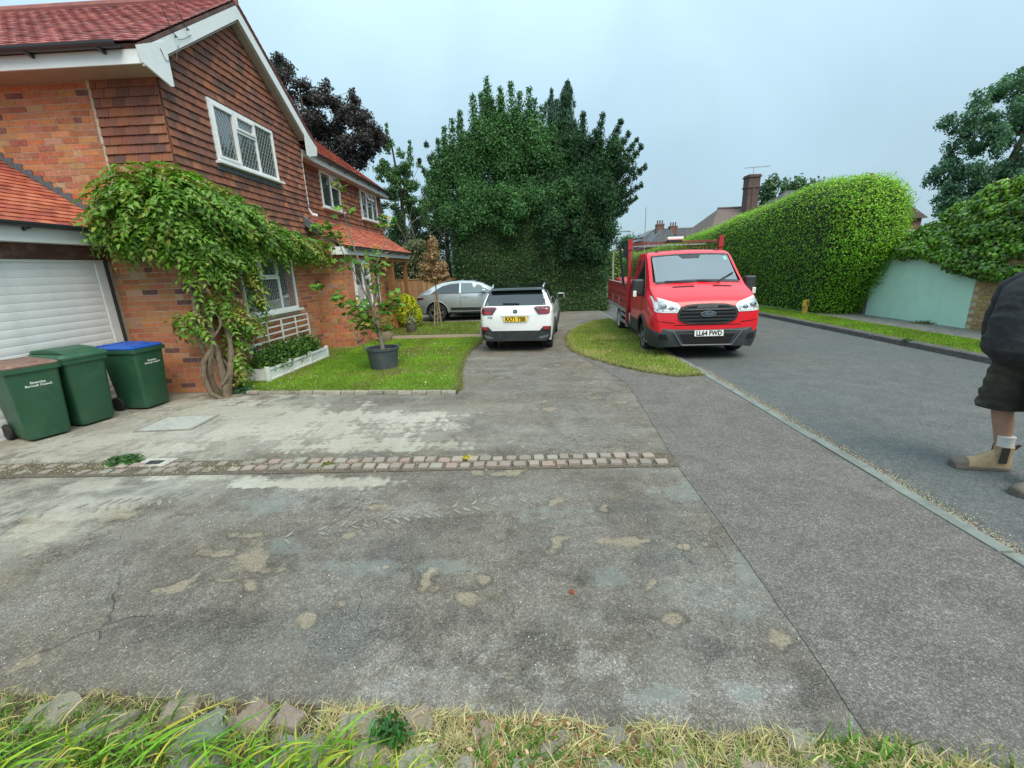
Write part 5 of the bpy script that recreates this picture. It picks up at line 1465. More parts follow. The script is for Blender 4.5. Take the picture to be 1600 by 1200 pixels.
def hedge(name, label, cat, box, n, L, W, col, alt=None, altp=.2, var=.3, top=None, rnd=.4, amp=.1, seed=0, thick=.12, mat_=None, droop=.2, jit=.55, shape=None, toplight=None, inset=.14, keep=None):
    x0, x1, y0, y1, z1 = box
    t = empty(name, ((x0 + x1) / 2, (y0 + y1) / 2, 0), 0, label, cat)
    off = np.array([(x0 + x1) / 2, (y0 + y1) / 2, 0])
    Vo, F = core_box(name, x0 - off[0], x1 - off[0], y0 - off[1], y1 - off[1], z1, t, top=(lambda X, Y: top(X + off[0], Y + off[1])) if top else None, rnd=rnd, amp=amp, seed=seed, shape=(lambda V: shape(V + off) - off) if shape else None, inset=inset)
    P, N = sample_tris(Vo, F, int(n))
    out = np.sum(N * (P - np.array([0, 0, z1 * .5])), axis=1) < 0; N[out] *= -1
    P = P + N * (rng.normal(0, .5, (len(P), 1)) - .25) * thick
    if keep is not None:
        k = keep(P + off); P, N = P[k], N[k]
    C = leafcols(len(P), col, var, .1, alt, altp) * (1 + .22 * vnoise(P, 1.9, seed + 2))[:, None]
    if toplight is not None:   # paler leaves toward the top: light from above put into the leaf colour
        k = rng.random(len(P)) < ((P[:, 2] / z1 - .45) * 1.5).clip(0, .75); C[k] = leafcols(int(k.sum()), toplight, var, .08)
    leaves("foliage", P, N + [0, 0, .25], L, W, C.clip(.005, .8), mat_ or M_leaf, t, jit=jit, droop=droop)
    return t

# clipped evergreen hedge on the left of the road (behind the cars)
def bigtop(X, Y): return np.where(X < 1.2, 4.15, 4.0) + .1 * np.sin(X * 2.1)
hedge("clipped_hedge", "tall dark clipped evergreen hedge behind the white hatchback at the end of the drive", "hedge",
      (-2.9, 3.32, 17.75, 30, 4.2), 105000, .095, .042, (.030, .085, .026), alt=(.06, .145, .032), altp=.3, var=.36, rnd=.4, amp=.24, seed=1, thick=.16, mat_=M_leaf, jit=.6,
      keep=lambda P: (P[:, 1] < 23) | (P[:, 0] > 2.6))
# the near corner, a lighter skirt by the fence top
def mk_tree_leaves(t, clusters, L, W, col, alt=None, altp=.2, var=.3, m=None, droop=.3, jit=.7, shell=.35, upn=.35):
    P = []; N = []; base = []
    for c, r, n in clusters:
        rr_ = (r, r, r * .8) if not hasattr(r, '__len__') else r
        p, q = ellipsoid_pts(int(n), c, rr_, shell); P.append(p); N.append(q); base.append(np.full(int(n), random.uniform(.75, 1.25)))
    P = np.concatenate(P); N = np.concatenate(N); b = np.concatenate(base)
    C = leafcols(len(P), col, var, .1, alt, altp) * b[:, None]
    return leaves("crown", P, N + [0, 0, upn], L, W, C.clip(.004, .8), m or M_leaf, t, jit=jit, droop=droop)

def limbs(t, trunk, clusters, m, rb=.25, n=10, lim=26, name="trunk"):
    """tapered trunk plus limbs reaching the clusters"""
    mb = MB(); T = [Vector(p) for p in trunk]; k = len(T)
    mb.tube(T, [rb * (1 - .8 * i / (k - 1)) for i in range(k)], n)
    cs = sorted(clusters, key=lambda q: random.random())[:lim]
    for c, r, _ in cs:
        c = Vector(c); i = min(range(k), key=lambda j: abs(T[j].z - (c.z - (c - T[j]).length * .35))); a = T[i]
        mid = a.lerp(c, .5) + Vector((0, 0, -(c - a).length * .08))
        r0_ = rb * (1 - .8 * i / (k - 1)) * .45
        mb.tube([a, a.lerp(mid, .5) + Vector((0, 0, .05)), mid, c], [r0_, r0_ * .7, r0_ * .5, r0_ * .15], 6)
    return mb.build(name, m, t, smooth=True)

def plume(base, tip, r, n, k=6):
    """feathery upswept spray: clusters that shrink toward the tip"""
    a = Vector(base); b = Vector(tip); out = []
    for i in range(k):
        t_ = (i + .5) / k; p = a.lerp(b, t_); rr_ = r * (1 - .82 * t_) + .05
        out.append((p[:], (rr_, rr_, rr_ * 1.2), n / k * (1.3 - .8 * t_)))
    return out

def poly_clusters(poly, n, r, y0, y1, leaves_n, flat=1.0, off=(0, 0)):
    """clusters filling the outline (x,z) of a crown, through its depth"""
    xs_ = [p[0] for p in poly]; zs_ = [p[1] for p in poly]; out = []
    while len(out) < n:
        p = np.array([[random.uniform(min(xs_), max(xs_)), random.uniform(min(zs_), max(zs_))]])
        if not in_poly(p, poly)[0]: continue
        d = poly_dist(p, poly)[0]; rr_ = min(r, max(r * .35, d + r * .3)) * random.uniform(.75, 1.2)
        out.append(((p[0, 0] - off[0], random.uniform(y0, y1) - off[1], p[0, 1]), (rr_, rr_, rr_ * flat), leaves_n * (rr_ / r) ** 2))
    return out
# central large conifer group, rising out of the hedge
t = empty("cypress_tree", (-.3, 20.5, 0), 0, "broad light green cypress with several pointed tops rising above the clipped hedge", "tree")
CP = [(-3.5, 5.7), (-3.06, 6.2), (-2.43, 6.7), (-1.92, 7.1), (-1.3, 7.5), (-.7, 7.5), (-.1, 7.5), (.4, 7.3), (.82, 7.0), (1.5, 6.7), (2.2, 6.6), (2.4, 4.6), (2.2, 3.8), (-3.2, 3.7), (-3.7, 4.6), (-3.8, 5.6)]
cl = poly_clusters(CP, 150, .62, 18.6, 20.2, 640, 1.15, off=(-.3, 20.5))
for x, z in [(-1.24, 8.95), (-1.9, 8.4), (-.35, 8.75), (.3, 8.55), (-.75, 8.6), (-2.45, 7.85), (-3.1, 7.3), (-3.45, 6.9), (.85, 7.9), (-2.8, 7.6), (-1.55, 8.5), (0, 8.4), (1.3, 7.3), (-.9, 7.8), (.1, 7.4), (-2.1, 7.1), (-3.7, 6.0)]:
    cl += plume((x + .3 + random.uniform(-.15, .15), -1.3, z - 2.2), (x + .3 + random.uniform(-.08, .08), -1.2, z + .05), .46, 1300, 8)
    for q in range(4):
        dx = random.uniform(-.55, .55); dz = random.uniform(.35, 1.5)
        cl += plume((x + .3 + dx * .6, -1.45, z - dz - 1.1), (x + .3 + dx * 1.15, -1.5, z - dz), .3, 380, 5)
for k in range(70): cl.append(((random.uniform(-2.7, 2.3), random.uniform(-3.1, -2.5), random.uniform(3.6, 4.85) - abs(random.gauss(0, .25))), (.42, .34, .42), 380))
mk_tree_leaves(t, cl, .125, .048, (.045, .125, .04), alt=(.10, .22, .07), altp=.3, var=.28, m=M_needle, jit=.55, shell=.25, upn=.25)
limbs(t, [(0, .5, 0), (0, .5, 3), (-.05, .4, 6), (-.1, .3, 8)], cl[::7], M_barkd, .28, lim=14)

# dark yew/conifer to the right with pointed, feathery side branches
t = empty("yew_tree", (2.2, 20.2, 0), 0, "dark green conifer with upswept feathery branches at the roadside end of the hedge", "tree")
YP = [(1.0, 6.9), (1.5, 6.6), (2.3, 6.9), (3.1, 6.8), (3.9, 6.5), (4.2, 5.9), (4.5, 5.2), (4.2, 4.6), (3.7, 3.9), (3.4, 3.6), (1.0, 3.7), (.2, 5.0)]
cl = poly_clusters(YP, 105, .5, 18.7, 20.4, 560, 1.0, off=(2.2, 20.2))
for b, q, r, n in [((.2, -.9, 5.6), (.25, -1.0, 7.6), .42, 1700), ((.6, -.9, 5.4), (1.05, -1.0, 7.55), .4, 1700), ((1.0, -.9, 5.2), (1.75, -1.0, 7.3), .4, 1700), ((.9, -1, 4.9), (2.1, -1.0, 6.85), .38, 1500), ((1.2, -.9, 4.6), (2.62, -1.0, 6.35), .38, 1600), ((1.2, -.8, 4.4), (2.85, -1.0, 5.6), .34, 1400), ((1.3, -.8, 4.1), (2.7, -1.0, 4.9), .3, 1100), ((1.1, -.8, 3.6), (2.1, -1, 3.95), .3, 900), ((-.5, -.9, 5.6), (-.45, -1.0, 7.4), .45, 1700), ((-1.2, -.9, 5), (-1.0, -1, 6.9), .45, 1500), ((1.3, -.9, 5.2), (2.45, -1, 6.6), .28, 900), ((1.4, -.9, 3.9), (2.5, -1, 4.4), .28, 800)]:
    cl += plume(b, q, r, n, 8)
for k in range(60): cl.append(((random.uniform(-1.6, 1.2), random.uniform(-2.85, -2.3), random.uniform(2.2, 4.8)), (.36, .3, .5), 330))
mk_tree_leaves(t, cl, .14, .045, (.028, .075, .032), alt=(.05, .115, .045), altp=.3, var=.3, m=M_needle, jit=.55, shell=.2, upn=.2)
limbs(t, [(0, 0, 0), (.05, 0, 3), (.3, -.2, 5), (.6, -.4, 6.5)], cl[::8], M_barkd, .22, lim=12)

# weeping blue-green conifer behind
t = empty("weeping_conifer", (2.0, 25.5, 0), 0, "narrow drooping blue green conifer with twin tops, tallest above the hedge", "tree")
WPo = [(1.15, 9.7), (1.55, 10.4), (1.8, 10.1), (2.0, 9.9), (2.2, 10.6), (2.45, 10.8), (2.8, 10.2), (3.0, 8.7), (3.3, 7.2), (.9, 7.2), (1.1, 8.8)]
cl = poly_clusters(WPo, 75, .3, 25.2, 25.9, 330, 1.7, off=(2.0, 25.5)) + plume((.4, 0, 9.6), (.42, 0, 10.95), .25, 500, 5) + plume((-.4, 0, 9.4), (-.38, 0, 10.65), .25, 500, 5)
mk_tree_leaves(t, cl, .2, .04, (.045, .10, .062), alt=(.07, .13, .08), altp=.3, m=M_needle, droop=1.6, jit=.4)
limbs(t, [(0, 0, 0), (0, 0, 5), (-.2, 0, 8), (-.3, 0, 10)], cl[::12], M_barkd, .2, lim=8)

# ragged thin branches reaching left of the conifers
t = empty("conifer_tree", (-4.1, 24, 0), 0, "sparse dark conifer with bare twiggy branches behind the bronze leaved young tree", "tree")
cl = []
for b, q, r, n in [((.3, -1, 3.5), (-.55, -1, 8.0), .4, 1500), ((.4, -1, 4), (-1.0, -1, 7.2), .35, 1100), ((.8, -1, 3.5), (.6, -1, 7.6), .8, 3500), ((-1.5, 0, 1.2), (-1.6, 0, 5.0), 1.0, 3400), ((-.4, 0, 1.2), (-.3, 0, 5.4), 1.0, 3400), ((-2.6, 0, 1), (-2.5, 0, 5.2), 1.0, 2600), ((-3.4, 1, 1), (-3.4, 0, 5.4), 1.0, 2600), ((.7, 0, 1.2), (.8, 0, 5.5), .9, 2600)]:
    cl += plume(b, q, r, n, 7)
mk_tree_leaves(t, cl, .17, .045, (.018, .045, .022), alt=(.04, .08, .04), altp=.25, m=M_needle)
mb = MB()
for k in range(26):
    x = random.uniform(-2.8, .6); z = random.uniform(1.6, 4.0); a = Vector((x, -1.9, z)); d = Vector((random.uniform(-1.3, 1.3), random.uniform(-.3, .3), random.uniform(.6, 2.2)))
    mb.tube([a, a + d * .4 + Vector((.05, 0, 0)), a + d], [.022, .016, .006], 5)
mb.build("bare_branch", mat("bare_wood", (.17, .14, .11), .9), t, smooth=True)
limbs(t, [(0, 0, 0), (0, 0, 3), (.2, -.4, 6)], cl[::9], M_barkd, .2, lim=8)

# green broadleaf behind the house wing
t = empty("broadleaf_tree", (-7.2, 27, 0), 0, "airy mid green broadleaf tree beyond the far end of the house", "tree")
BP = [(-7.77, 9.3), (-7.4, 9.4), (-7.0, 8.4), (-6.4, 8.7), (-6.0, 7.9), (-5.5, 7.2), (-5.3, 6.3), (-4.5, 5.2), (-4.6, 2.6), (-8.3, 2.7), (-8.1, 6.3), (-8.6, 8.0)]
cl = poly_clusters(BP, 120, .38, 26.3, 27.8, 210, .85, off=(-7.2, 27)) + plume((-.4, 0, 8.4), (-.35, 0, 9.9), .25, 400, 5) + plume((.75, 0, 7.6), (.9, 0, 9.0), .25, 350, 5)
mk_tree_leaves(t, cl, .15, .08, (.065, .15, .055), alt=(.11, .21, .08), altp=.3, shell=.3)
limbs(t, [(0, 0, 0), (.1, 0, 3), (.1, 0, 6), (-.2, 0, 9)], cl, M_barkd, .2, lim=30)

# copper beech behind the house
t = empty("purple_tree", (-10.2, 23, 0), 0, "large dark purple leaved tree showing over the roof of the house", "tree")
PP = [(-11.9, 12.0), (-11.3, 11.7), (-10.5, 11.3), (-10.25, 10.8), (-9.8, 11.0), (-9.3, 10.95), (-8.9, 10.5), (-8.4, 10.5), (-7.9, 10.3), (-7.6, 9.6), (-7.1, 9.1), (-6.65, 8.3), (-6.7, 7.7), (-7.4, 7.3), (-8.0, 6.6), (-8.6, 5.5), (-12.5, 5.5), (-13, 9)]
cl = poly_clusters(PP, 190, .48, 22.2, 24, 330, .85, off=(-10.2, 23))
mk_tree_leaves(t, cl, .15, .08, (.045, .037, .042), alt=(.08, .07, .076), altp=.3, var=.35, shell=.3)
limbs(t, [(0, 0, 0), (0, 0, 4), (-.1, 0, 7), (-.2, 0, 10)], cl, M_barkd, .3, lim=30)

# variegated bush, bronze young tree with its stakes
t = empty("variegated_bush", (-4.75, 19.4, 0), 0, "rounded grey green variegated bush standing behind the fence near the house", "bush")
P = []; N = []
for c in [(0, 0, 2.5, .62, .62), (-.35, 0, 2.1, .6, .6), (.5, 0, 2.0, .6, .7), (-.1, -.1, 1.5, .9, .6), (.2, 0, 2.8, .4, .35)]:
    p, q = ellipsoid_pts(2300, c[:3], (c[3], .6, c[4]), .55); P.append(p); N.append(q)
P = np.concatenate(P); N = np.concatenate(N)
leaves("foliage", P, N + [0, 0, .3], .12, .05, leafcols(len(P), (.10, .13, .06), .3, .1, alt=(.33, .31, .2), altp=.3), M_leaf, t)
mb = MB(); mb.tube([(0, 0, 0), (.1, 0, 1.4), (0, 0, 2.6)], [.08, .05, .02], 7); mb.build("stem", M_barkd, t)
t = empty("dark_bush", (-6.0, 19.6, 0), 0, "dark green bush in the corner between the porch and the fence", "bush")
P, N = ellipsoid_pts(5200, (0, 0, 1.6), (1.2, .8, 1.3), .6); leaves("foliage", P, N, .11, .05, leafcols(5200, (.025, .06, .02), .35), M_leaf, t)
mb = MB(); mb.tube([(0, 0, 0), (0, 0, 1.6)], [.08, .03], 7); mb.build("stem", M_barkd, t)

t = empty("young_tree", (-2.88, 13.95, 0), R(0), "slender young tree with pinkish bronze leaves and support stakes in front of the silver car", "tree")
mb = MB(); mb.tube([(.0, 0, 0), (.02, 0, .5), (.04, .02, 1.1), (.03, .02, 1.7), (.05, 0, 2.6)], [.028, .024, .02, .016, .006], 7)
for c in range(9):
    a = random.uniform(0, 6.28); z = 1.4 + c * .13; mb.tube([(.03, .0, z), (.03 + .16 * math.cos(a), .16 * math.sin(a), z + .18), (.03 + .27 * math.cos(a), .27 * math.sin(a), z + .4)], [.009, .006, .003], 5)
mb.build("trunk", M_bark, t, smooth=True)
P = []; N = []
for c in [(.05, 0, 2.55, .18, .3), (0, 0, 2.2, .32, .3), (-.12, 0, 1.9, .34, .26), (.2, 0, 1.85, .32, .28), (.0, 0, 1.6, .38, .2), (.3, 0, 1.62, .22, .16), (-.28, 0, 1.65, .2, .18)]:
    p, q = ellipsoid_pts(560, c[:3], (c[3], c[3], c[4]), .35); P.append(p); N.append(q)
P = np.concatenate(P); N = np.concatenate(N)
leaves("crown", P, N + [0, 0, .2], .10, .05, leafcols(len(P), (.36, .21, .13), .28, .08, alt=(.24, .2, .08), altp=.35), leaf_mat("leaf_bronze", .3), t, droop=.5)
M_stake = mat("stake_wood", (.30, .21, .13), .9, var=.3, vscale=10)
for x0_, x1_ in ((-.1, .0), (.14, .06)):
    mb = MB(); mb.bar((x0_, -.04, 0), (x1_, .0, 1.15), .035, .03); mb.build("stake", M_stake, t)
mb = MB(); mb.bar((-.06, -.02, .45), (.12, -.02, .47), .03, .03); mb.build("tie", M_stake, t)
mb = MB(); mb.box(-.32, .35, -.3, -.27, 0, .03); mb.box(-.32, -.29, -.3, .3, 0, .03); mb.box(.32, .35, -.3, .3, 0, .03); mb.build("bed_edging", M_stake, t)

# ---------------- right-hand side
def privtop(X, Y): return np.interp(Y, [12, 13.2, 15, 18.4, 22, 27.7, 36, 42], [3.7, 3.95, 4.05, 3.8, 3.45, 3.05, 2.65, 2.5]) + .04 * np.sin(Y * 1.3)
def privshape(V):
    V = V.copy(); s_ = 1 - .1 * (1 - V[:, 2] / 3.9).clip(0, 1) ** 1.5
    # near end leans out over the path at head height, undercut below
    k = V[:, 1] < 15
    f = ((15 - V[:, 1]) / 3.2).clip(0, 1); low = ((1.9 - V[:, 2]) / 1.9).clip(0, 1)
    V[:, 1] += f * low * 1.5
    V[:, 0] = V[:, 0] + .35 * low * (V[:, 0] < 10)
    # rounded shoulder to the road
    return V
hedge("privet_hedge", "huge bright green rounded privet hedge along the far side of the road", "hedge", (8.8, 10.75, 12.5, 42, 3.95), 230000, .066, .036,
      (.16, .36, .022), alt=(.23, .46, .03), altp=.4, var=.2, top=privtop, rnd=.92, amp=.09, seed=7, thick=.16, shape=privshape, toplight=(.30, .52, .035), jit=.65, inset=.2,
      keep=lambda P: (P[:, 0] < 11.2) & ((P[:, 1] < 24) | (rng.random(len(P)) < .55)) & ((P[:, 0] < 10.2) | (P[:, 1] < 15) | (P[:, 2] > 2.6)))

# painted wall, brick pier, ivy
M_mint = mat("mint_paint", (.50, .78, .64), .75, var=.05, vscale=1.2, dirt=((.36, .61, .50), .5, 2.2), bump=.0015, bscale=60)
gw = empty("garden_wall", (10.15, 10.3, 0), 0, "pale mint green painted wall facing the road with ivy hanging over it", "wall")
MB().box(0, .2, 0, 3.05, 0, 1.72).build("panel", M_mint, gw, bevel=.01)
MB().box(-.01, .21, .0, 3.05, 1.722, 1.78).build("coping", mat("coping", (.3, .33, .29), .8, var=.2), gw)
MB().box(.01, 1.6, 3.052, 3.2, 0, 1.6).build("return_wall", mat("grey_render", (.16, .17, .16), .85, var=.25, vscale=3), gw)
bw = empty("brick_wall", (10.15, 4.5, 0), 0, "yellow brown brick wall continuing from the mint wall behind the standing person", "wall")
MB().box(0, .22, 0, 5.78, 0, 1.75).build("backing", M_mortar, bw)
YB = [(.36, .25, .10), (.42, .29, .13), (.30, .20, .09), (.38, .24, .12)]
ybm = [boxmesh("brick", BL, .024, .068, random.choice(YB), M_brick, .002, 60 + i) for i in range(12)]
for r_ in range(20):
    for c_ in range(14):
        y = 5.66 - c_ * (BL + JT) - (BL / 2 if r_ % 2 else 0)
        o = link("brick", random.choice(ybm), bw); o.location = (-.004, y, .045 + r_ * .0835); o.rotation_euler = (0, 0, math.pi / 2)
it = []
for r_ in range(20):
    for c_ in range(14, 22):
        y = 5.66 - c_ * (BL + JT) - (BL / 2 if r_ % 2 else 0)
        if y > .1: it.append((Vector((-.004, y, .045 + r_ * .0835)), Vector((0, BL / 2, 0)), Vector((.011, 0, 0)), Vector((0, 0, .034))))
many_boxes("brick_courses", it, M_brick, bw, YB, [1] * 4)
iv = empty("ivy", (10.6, 9.5, 0), 0, "great mass of dark glossy ivy heaped over the mint wall and the brick wall", "ivy")
def ivy_vol():
    P = []; N = []
    # heap rising toward the camera side
    for k in range(240):
        y = random.uniform(5.2, 13.3); hgt = np.interp(y, [5, 8.5, 9.8, 10.8, 11.8, 12.6, 13.3], [4.4, 4.1, 3.65, 3.3, 2.7, 2.25, 1.95])
        bot = np.interp(y, [5, 8, 9.6, 10.2, 10.9, 11.4, 12.3, 13.3], [1.2, 1.3, 1.12, 1.22, 1.42, 1.62, 1.68, 1.78])
        z = random.uniform(bot + .1, hgt - .15); f = (z - bot) / max(.2, hgt - bot)
        x = 10.15 - .12 + .7 * f ** 1.5 + random.uniform(-.05, .1)
        P.append((x - 10.6, y - 9.5, z))
    return P
cl = [(p, (.24, .34, .2), 330) for p in ivy_vol()]
P = []; N = []
for c, r, n in cl:
    p, q = ellipsoid_pts(n, c, r, .5); P.append(p); N.append(q)
P = np.concatenate(P); N = np.concatenate(N)
k = ~((P[:, 0] + 10.6 > 10.13) & (P[:, 2] < 1.72)); P, N = P[k], N[k]
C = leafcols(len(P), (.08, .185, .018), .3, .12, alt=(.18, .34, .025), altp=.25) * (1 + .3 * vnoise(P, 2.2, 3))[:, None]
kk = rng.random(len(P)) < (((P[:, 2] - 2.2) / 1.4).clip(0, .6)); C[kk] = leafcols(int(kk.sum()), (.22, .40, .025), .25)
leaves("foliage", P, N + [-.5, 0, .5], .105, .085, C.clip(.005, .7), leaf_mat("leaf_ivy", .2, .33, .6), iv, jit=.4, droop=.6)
mb = MB()
for k in range(12):
    y = -3.6 + k * .55; mb.tube([(-.2, y, 0 if y < .6 else 1.7), (-.25, y + .1, 1.4 if y < .6 else 1.8), (.1, y + .2, 2.2)], [.03, .025, .01], 6)
mb.build("stem", M_barkd, iv, smooth=True)
MB().frustum((-.3, 1.2, -3.6, 3.6), (.25, 1.0, -2.8, 1.2), 1.76, 2.5).build("core", M_core, iv)

hedge('garden_hedge', 'trimmed green hedge carrying on after the yellow brick wall', 'hedge', (10.2, 11.4, -9, 4.3, 2.1), 9000, .14, .08, (.09, .2, .02), alt=(.15, .3, .03), altp=.3, rnd=.4, amp=.1, seed=21)
# weeds at the foot of the mint wall, leaf litter on the far verge
weed("weed", (10.02, 11.2, .07), .35, .08, 160, .06, .03, (.16, .15, .06), "brownish weeds along the foot of the mint wall")
weed("weed", (7.7, 8.9, .07), .12, .06, 90, .05, .03, (.05, .11, .03), "small green weed tuft growing on the far kerb")
# right-hand tall tree
t = empty("tall_tree", (24.0, 23.5, 0), 0, "tall hazy green tree with open branches beyond the ivy at the right", "tree")
RP = [(26.5, 11.2), (24.4, 10.4), (23.1, 9.8), (22.5, 9.35), (22.0, 9.3), (21.2, 8.95), (20.75, 8.4), (20.6, 7.7), (20.8, 7.0), (21.1, 6.4), (20.4, 5.9), (20.2, 5.5), (20.5, 4.9), (20.8, 4.3), (20.3, 3.5), (22, 3.0), (27.5, 3.0), (28, 8)]
cl = [c for c in poly_clusters(RP, 440, .42, 22.4, 24.8, 165, .9, off=(24.0, 23.5)) if not (6.0 < c[0][2] < 7.4 and -1.6 < c[0][0] < 1.4 and random.random() < .6)]
mk_tree_leaves(t, cl, .17, .08, (.075, .165, .105), alt=(.12, .23, .14), altp=.3, shell=.3)
limbs(t, [(-.8, 0, 0), (-.8, 0, 3), (-1.0, 0, 4.5), (-.2, 0, 7), (.6, 0, 10)], cl, M_barkd, .28, lim=50)

# ---------------- trees far away down the road
def fartree(x, y, h, w, label, col, n=2600, seed=0):
    t = empty("distant_tree", (x, y, 0), 0, label, "tree", "trees beyond the hedge")
    cl = [((random.uniform(-w, w) * .7, random.uniform(-1, 1), h * random.uniform(.45, .93)), (w * .35, w * .35, h * .13), n / 9) for k in range(26)]
    mk_tree_leaves(t, cl, .3, .17, col, alt=tuple(c * 1.5 for c in col), altp=.3)
    limbs(t, [(0, 0, 0), (0, 0, h * .4), (0, 0, h * .8)], cl, M_barkd, .3, lim=6)
fartree(19.4, 36, 7.5, 1.6, "round green tree behind the tall brick chimney", (.07, .13, .06))
fartree(22.5, 36, 7.4, 2.6, "dark green tree showing over the privet hedge beside the dark roof", (.05, .08, .05))
fartree(10.6, 74, 5.0, 4.0, "small green tree at the far end of the road under the street lamp", (.09, .16, .05))
fartree(17.6, 70, 6.0, 4.0, "far green tree behind the terraced houses", (.06, .12, .05))
# green hedge further down the right side seen behind the truck bed, and one on the left verge end
hedge("far_hedge", "bright green hedge far down the road, seen behind the truck's load bed", "hedge", (8.3, 11, 44, 66, 3.0), 12000, .3, .15, (.09, .19, .025), alt=(.15, .27, .04), altp=.3, rnd=.6, amp=.3, seed=3)
hedge("far_hedge", "distant dark hedge closing the end of the road", "hedge", (-6, 22, 96, 99, 4.2), 9000, .5, .3, (.05, .1, .035), rnd=.6, amp=.5, seed=4)
hedge("far_hedge", "low green hedge on the left of the road beyond the tall dark one", "hedge", (1.6, 2.9, 33, 80, 2.2), 6000, .3, .15, (.07, .15, .03), rnd=.4, amp=.2, seed=14)

# ================================================================== FOREGROUND VERGE
vpoly = [(-3.2, 1.47), (-2.45, 1.45), (-1.6, 1.43), (-.95, 1.40), (-.3, 1.36), (.42, 1.30), (.9, 1.28), (1.26, 1.25), (1.5, 1.19), (1.77, 1.13), (2.3, 1.04), (2.6, .3), (-3.2, .3)]
verge = sheet("front_verge", wiggle(vpoly, .08, .012, seed=2), .022, M_soil, thick=.05)
stones = [(-2.42, 1.30, .20, .14, (.33, .29, .24)), (-2.05, 1.36, .16, .12, (.30, .27, .22)), (-1.78, 1.30, .18, .11, (.30, .28, .24)), (-1.52, 1.36, .12, .09, (.32, .27, .22)), (-1.36, 1.27, .17, .12, (.22, .25, .22)), (-1.16, 1.33, .12, .1, (.33, .25, .22)),
          (-1.02, 1.33, .1, .08, (.36, .28, .26)), (-.9, 1.2, .19, .12, (.26, .27, .26)), (-.72, 1.3, .12, .09, (.33, .29, .26)), (-.62, 1.2, .14, .1, (.30, .28, .24)), (-.48, 1.32, .1, .08, (.35, .28, .24)), (-.46, 1.14, .2, .12, (.34, .33, .31)), (-.27, 1.13, .12, .1, (.33, .30, .25)),
          (-.05, 1.14, .09, .07, (.3, .31, .29)), (.08, 1.22, .12, .09, (.28, .24, .2)), (.26, 1.14, .14, .08, (.3, .3, .27)), (.52, 1.16, .12, .08, (.34, .28, .26)), (.8, 1.14, .18, .09, (.42, .33, .3)), (1.02, 1.14, .16, .08, (.4, .3, .28)), (.98, 1.25, .08, .06, (.4, .38, .33)), (-2.75, 1.36, .2, .15, (.3, .26, .22)), (-1.9, 1.18, .2, .12, (.26, .24, .2)), (-1.3, 1.14, .18, .1, (.27, .26, .25)), (-.2, 1.26, .1, .08, (.34, .25, .22)), (.3, 1.26, .09, .07, (.27, .25, .23))]
for i, (x, y, sx, sy_, c) in enumerate(stones):
    o = link("stone", rock(i + 30, 1, 1, 1, n=3, amp=.38, col=(c[0] * 1.12, c[1] * 1.12, c[2] * 1.02)), verge)
    o.scale = (sx * 1.15, sy_ * 1.15, .09); o.location = (x, y, .012); o.rotation_euler = (random.uniform(-.15, .15), random.uniform(-.15, .15), random.uniform(-.5, .5))
small = [rock(90 + i, 1, 1, 1, n=2, amp=.35, col=random.choice([(.40, .34, .28), (.34, .31, .28), (.45, .36, .31), (.33, .35, .32)])) for i in range(8)]
for i in range(70):
    x = random.uniform(-2.8, 1.5); y = np.interp(x, [-3.2, -.95, 1.26, 1.77], [1.47, 1.42, 1.29, 1.17]) - random.uniform(.02, .32); q = random.uniform(.03, .075)
    o = link('stone', random.choice(small), verge); o.scale = (q * 1.3, q, q * .7); o.location = (x, y, .018); o.rotation_euler = (random.uniform(-.3, .3), random.uniform(-.3, .3), random.uniform(0, 3))
# short dry and green grass
grass("grass", vpoly, 5200, .05, .004, .02, green=(.17, .32, .035), dry=(.55, .48, .26), dryamt=.22, edgedry=.6, lean=1.6, seed=11)
def straw(n, xr, yr, L, w, cols, z=.03, flat=1.0, up=.25):
    P = np.stack([rng.uniform(*xr, n), rng.uniform(*yr, n), np.full(n, z)], 1)
    # follow the verge edge
    edge = np.interp(P[:, 0], [-3.2, -2.45, -.95, .42, 1.26, 1.77, 2.3], [1.47, 1.45, 1.4, 1.3, 1.25, 1.13, 1.04]); P[:, 1] = edge - np.abs(P[:, 1]) + .03 * vnoise(P * [1, 0, 0], 9.0)
    a = rng.uniform(0, 6.28, n); A = _unit(np.stack([np.cos(a) * flat, np.sin(a) * flat, np.abs(rng.normal(0, up, n))], 1))
    N = _unit(np.stack([rng.normal(0, .3, n), rng.normal(0, .3, n), np.ones(n)], 1))
    P[:, 2] += rng.uniform(0, .03, n)
    return leaves("straw", P, N, L, w, cols, M_grass, jit=.1, axis=A, axw=1.0, fold=.1, kind='stuff')
straw(3000, (-2.9, 2.2), (-.02, .26), .075, .0035, leafcols(3000, (.48, .40, .20), .3, .06, alt=(.3, .2, .1), altp=.2))
straw(3600, (-.9, 1.9), (-.01, .2), .11, .004, leafcols(3600, (.52, .45, .25), .25, .06))
straw(420, (-.3, .4), (.02, .2), .03, .015, leafcols(420, (.30, .16, .08), .3, .1, alt=(.6, .42, .3), altp=.15))

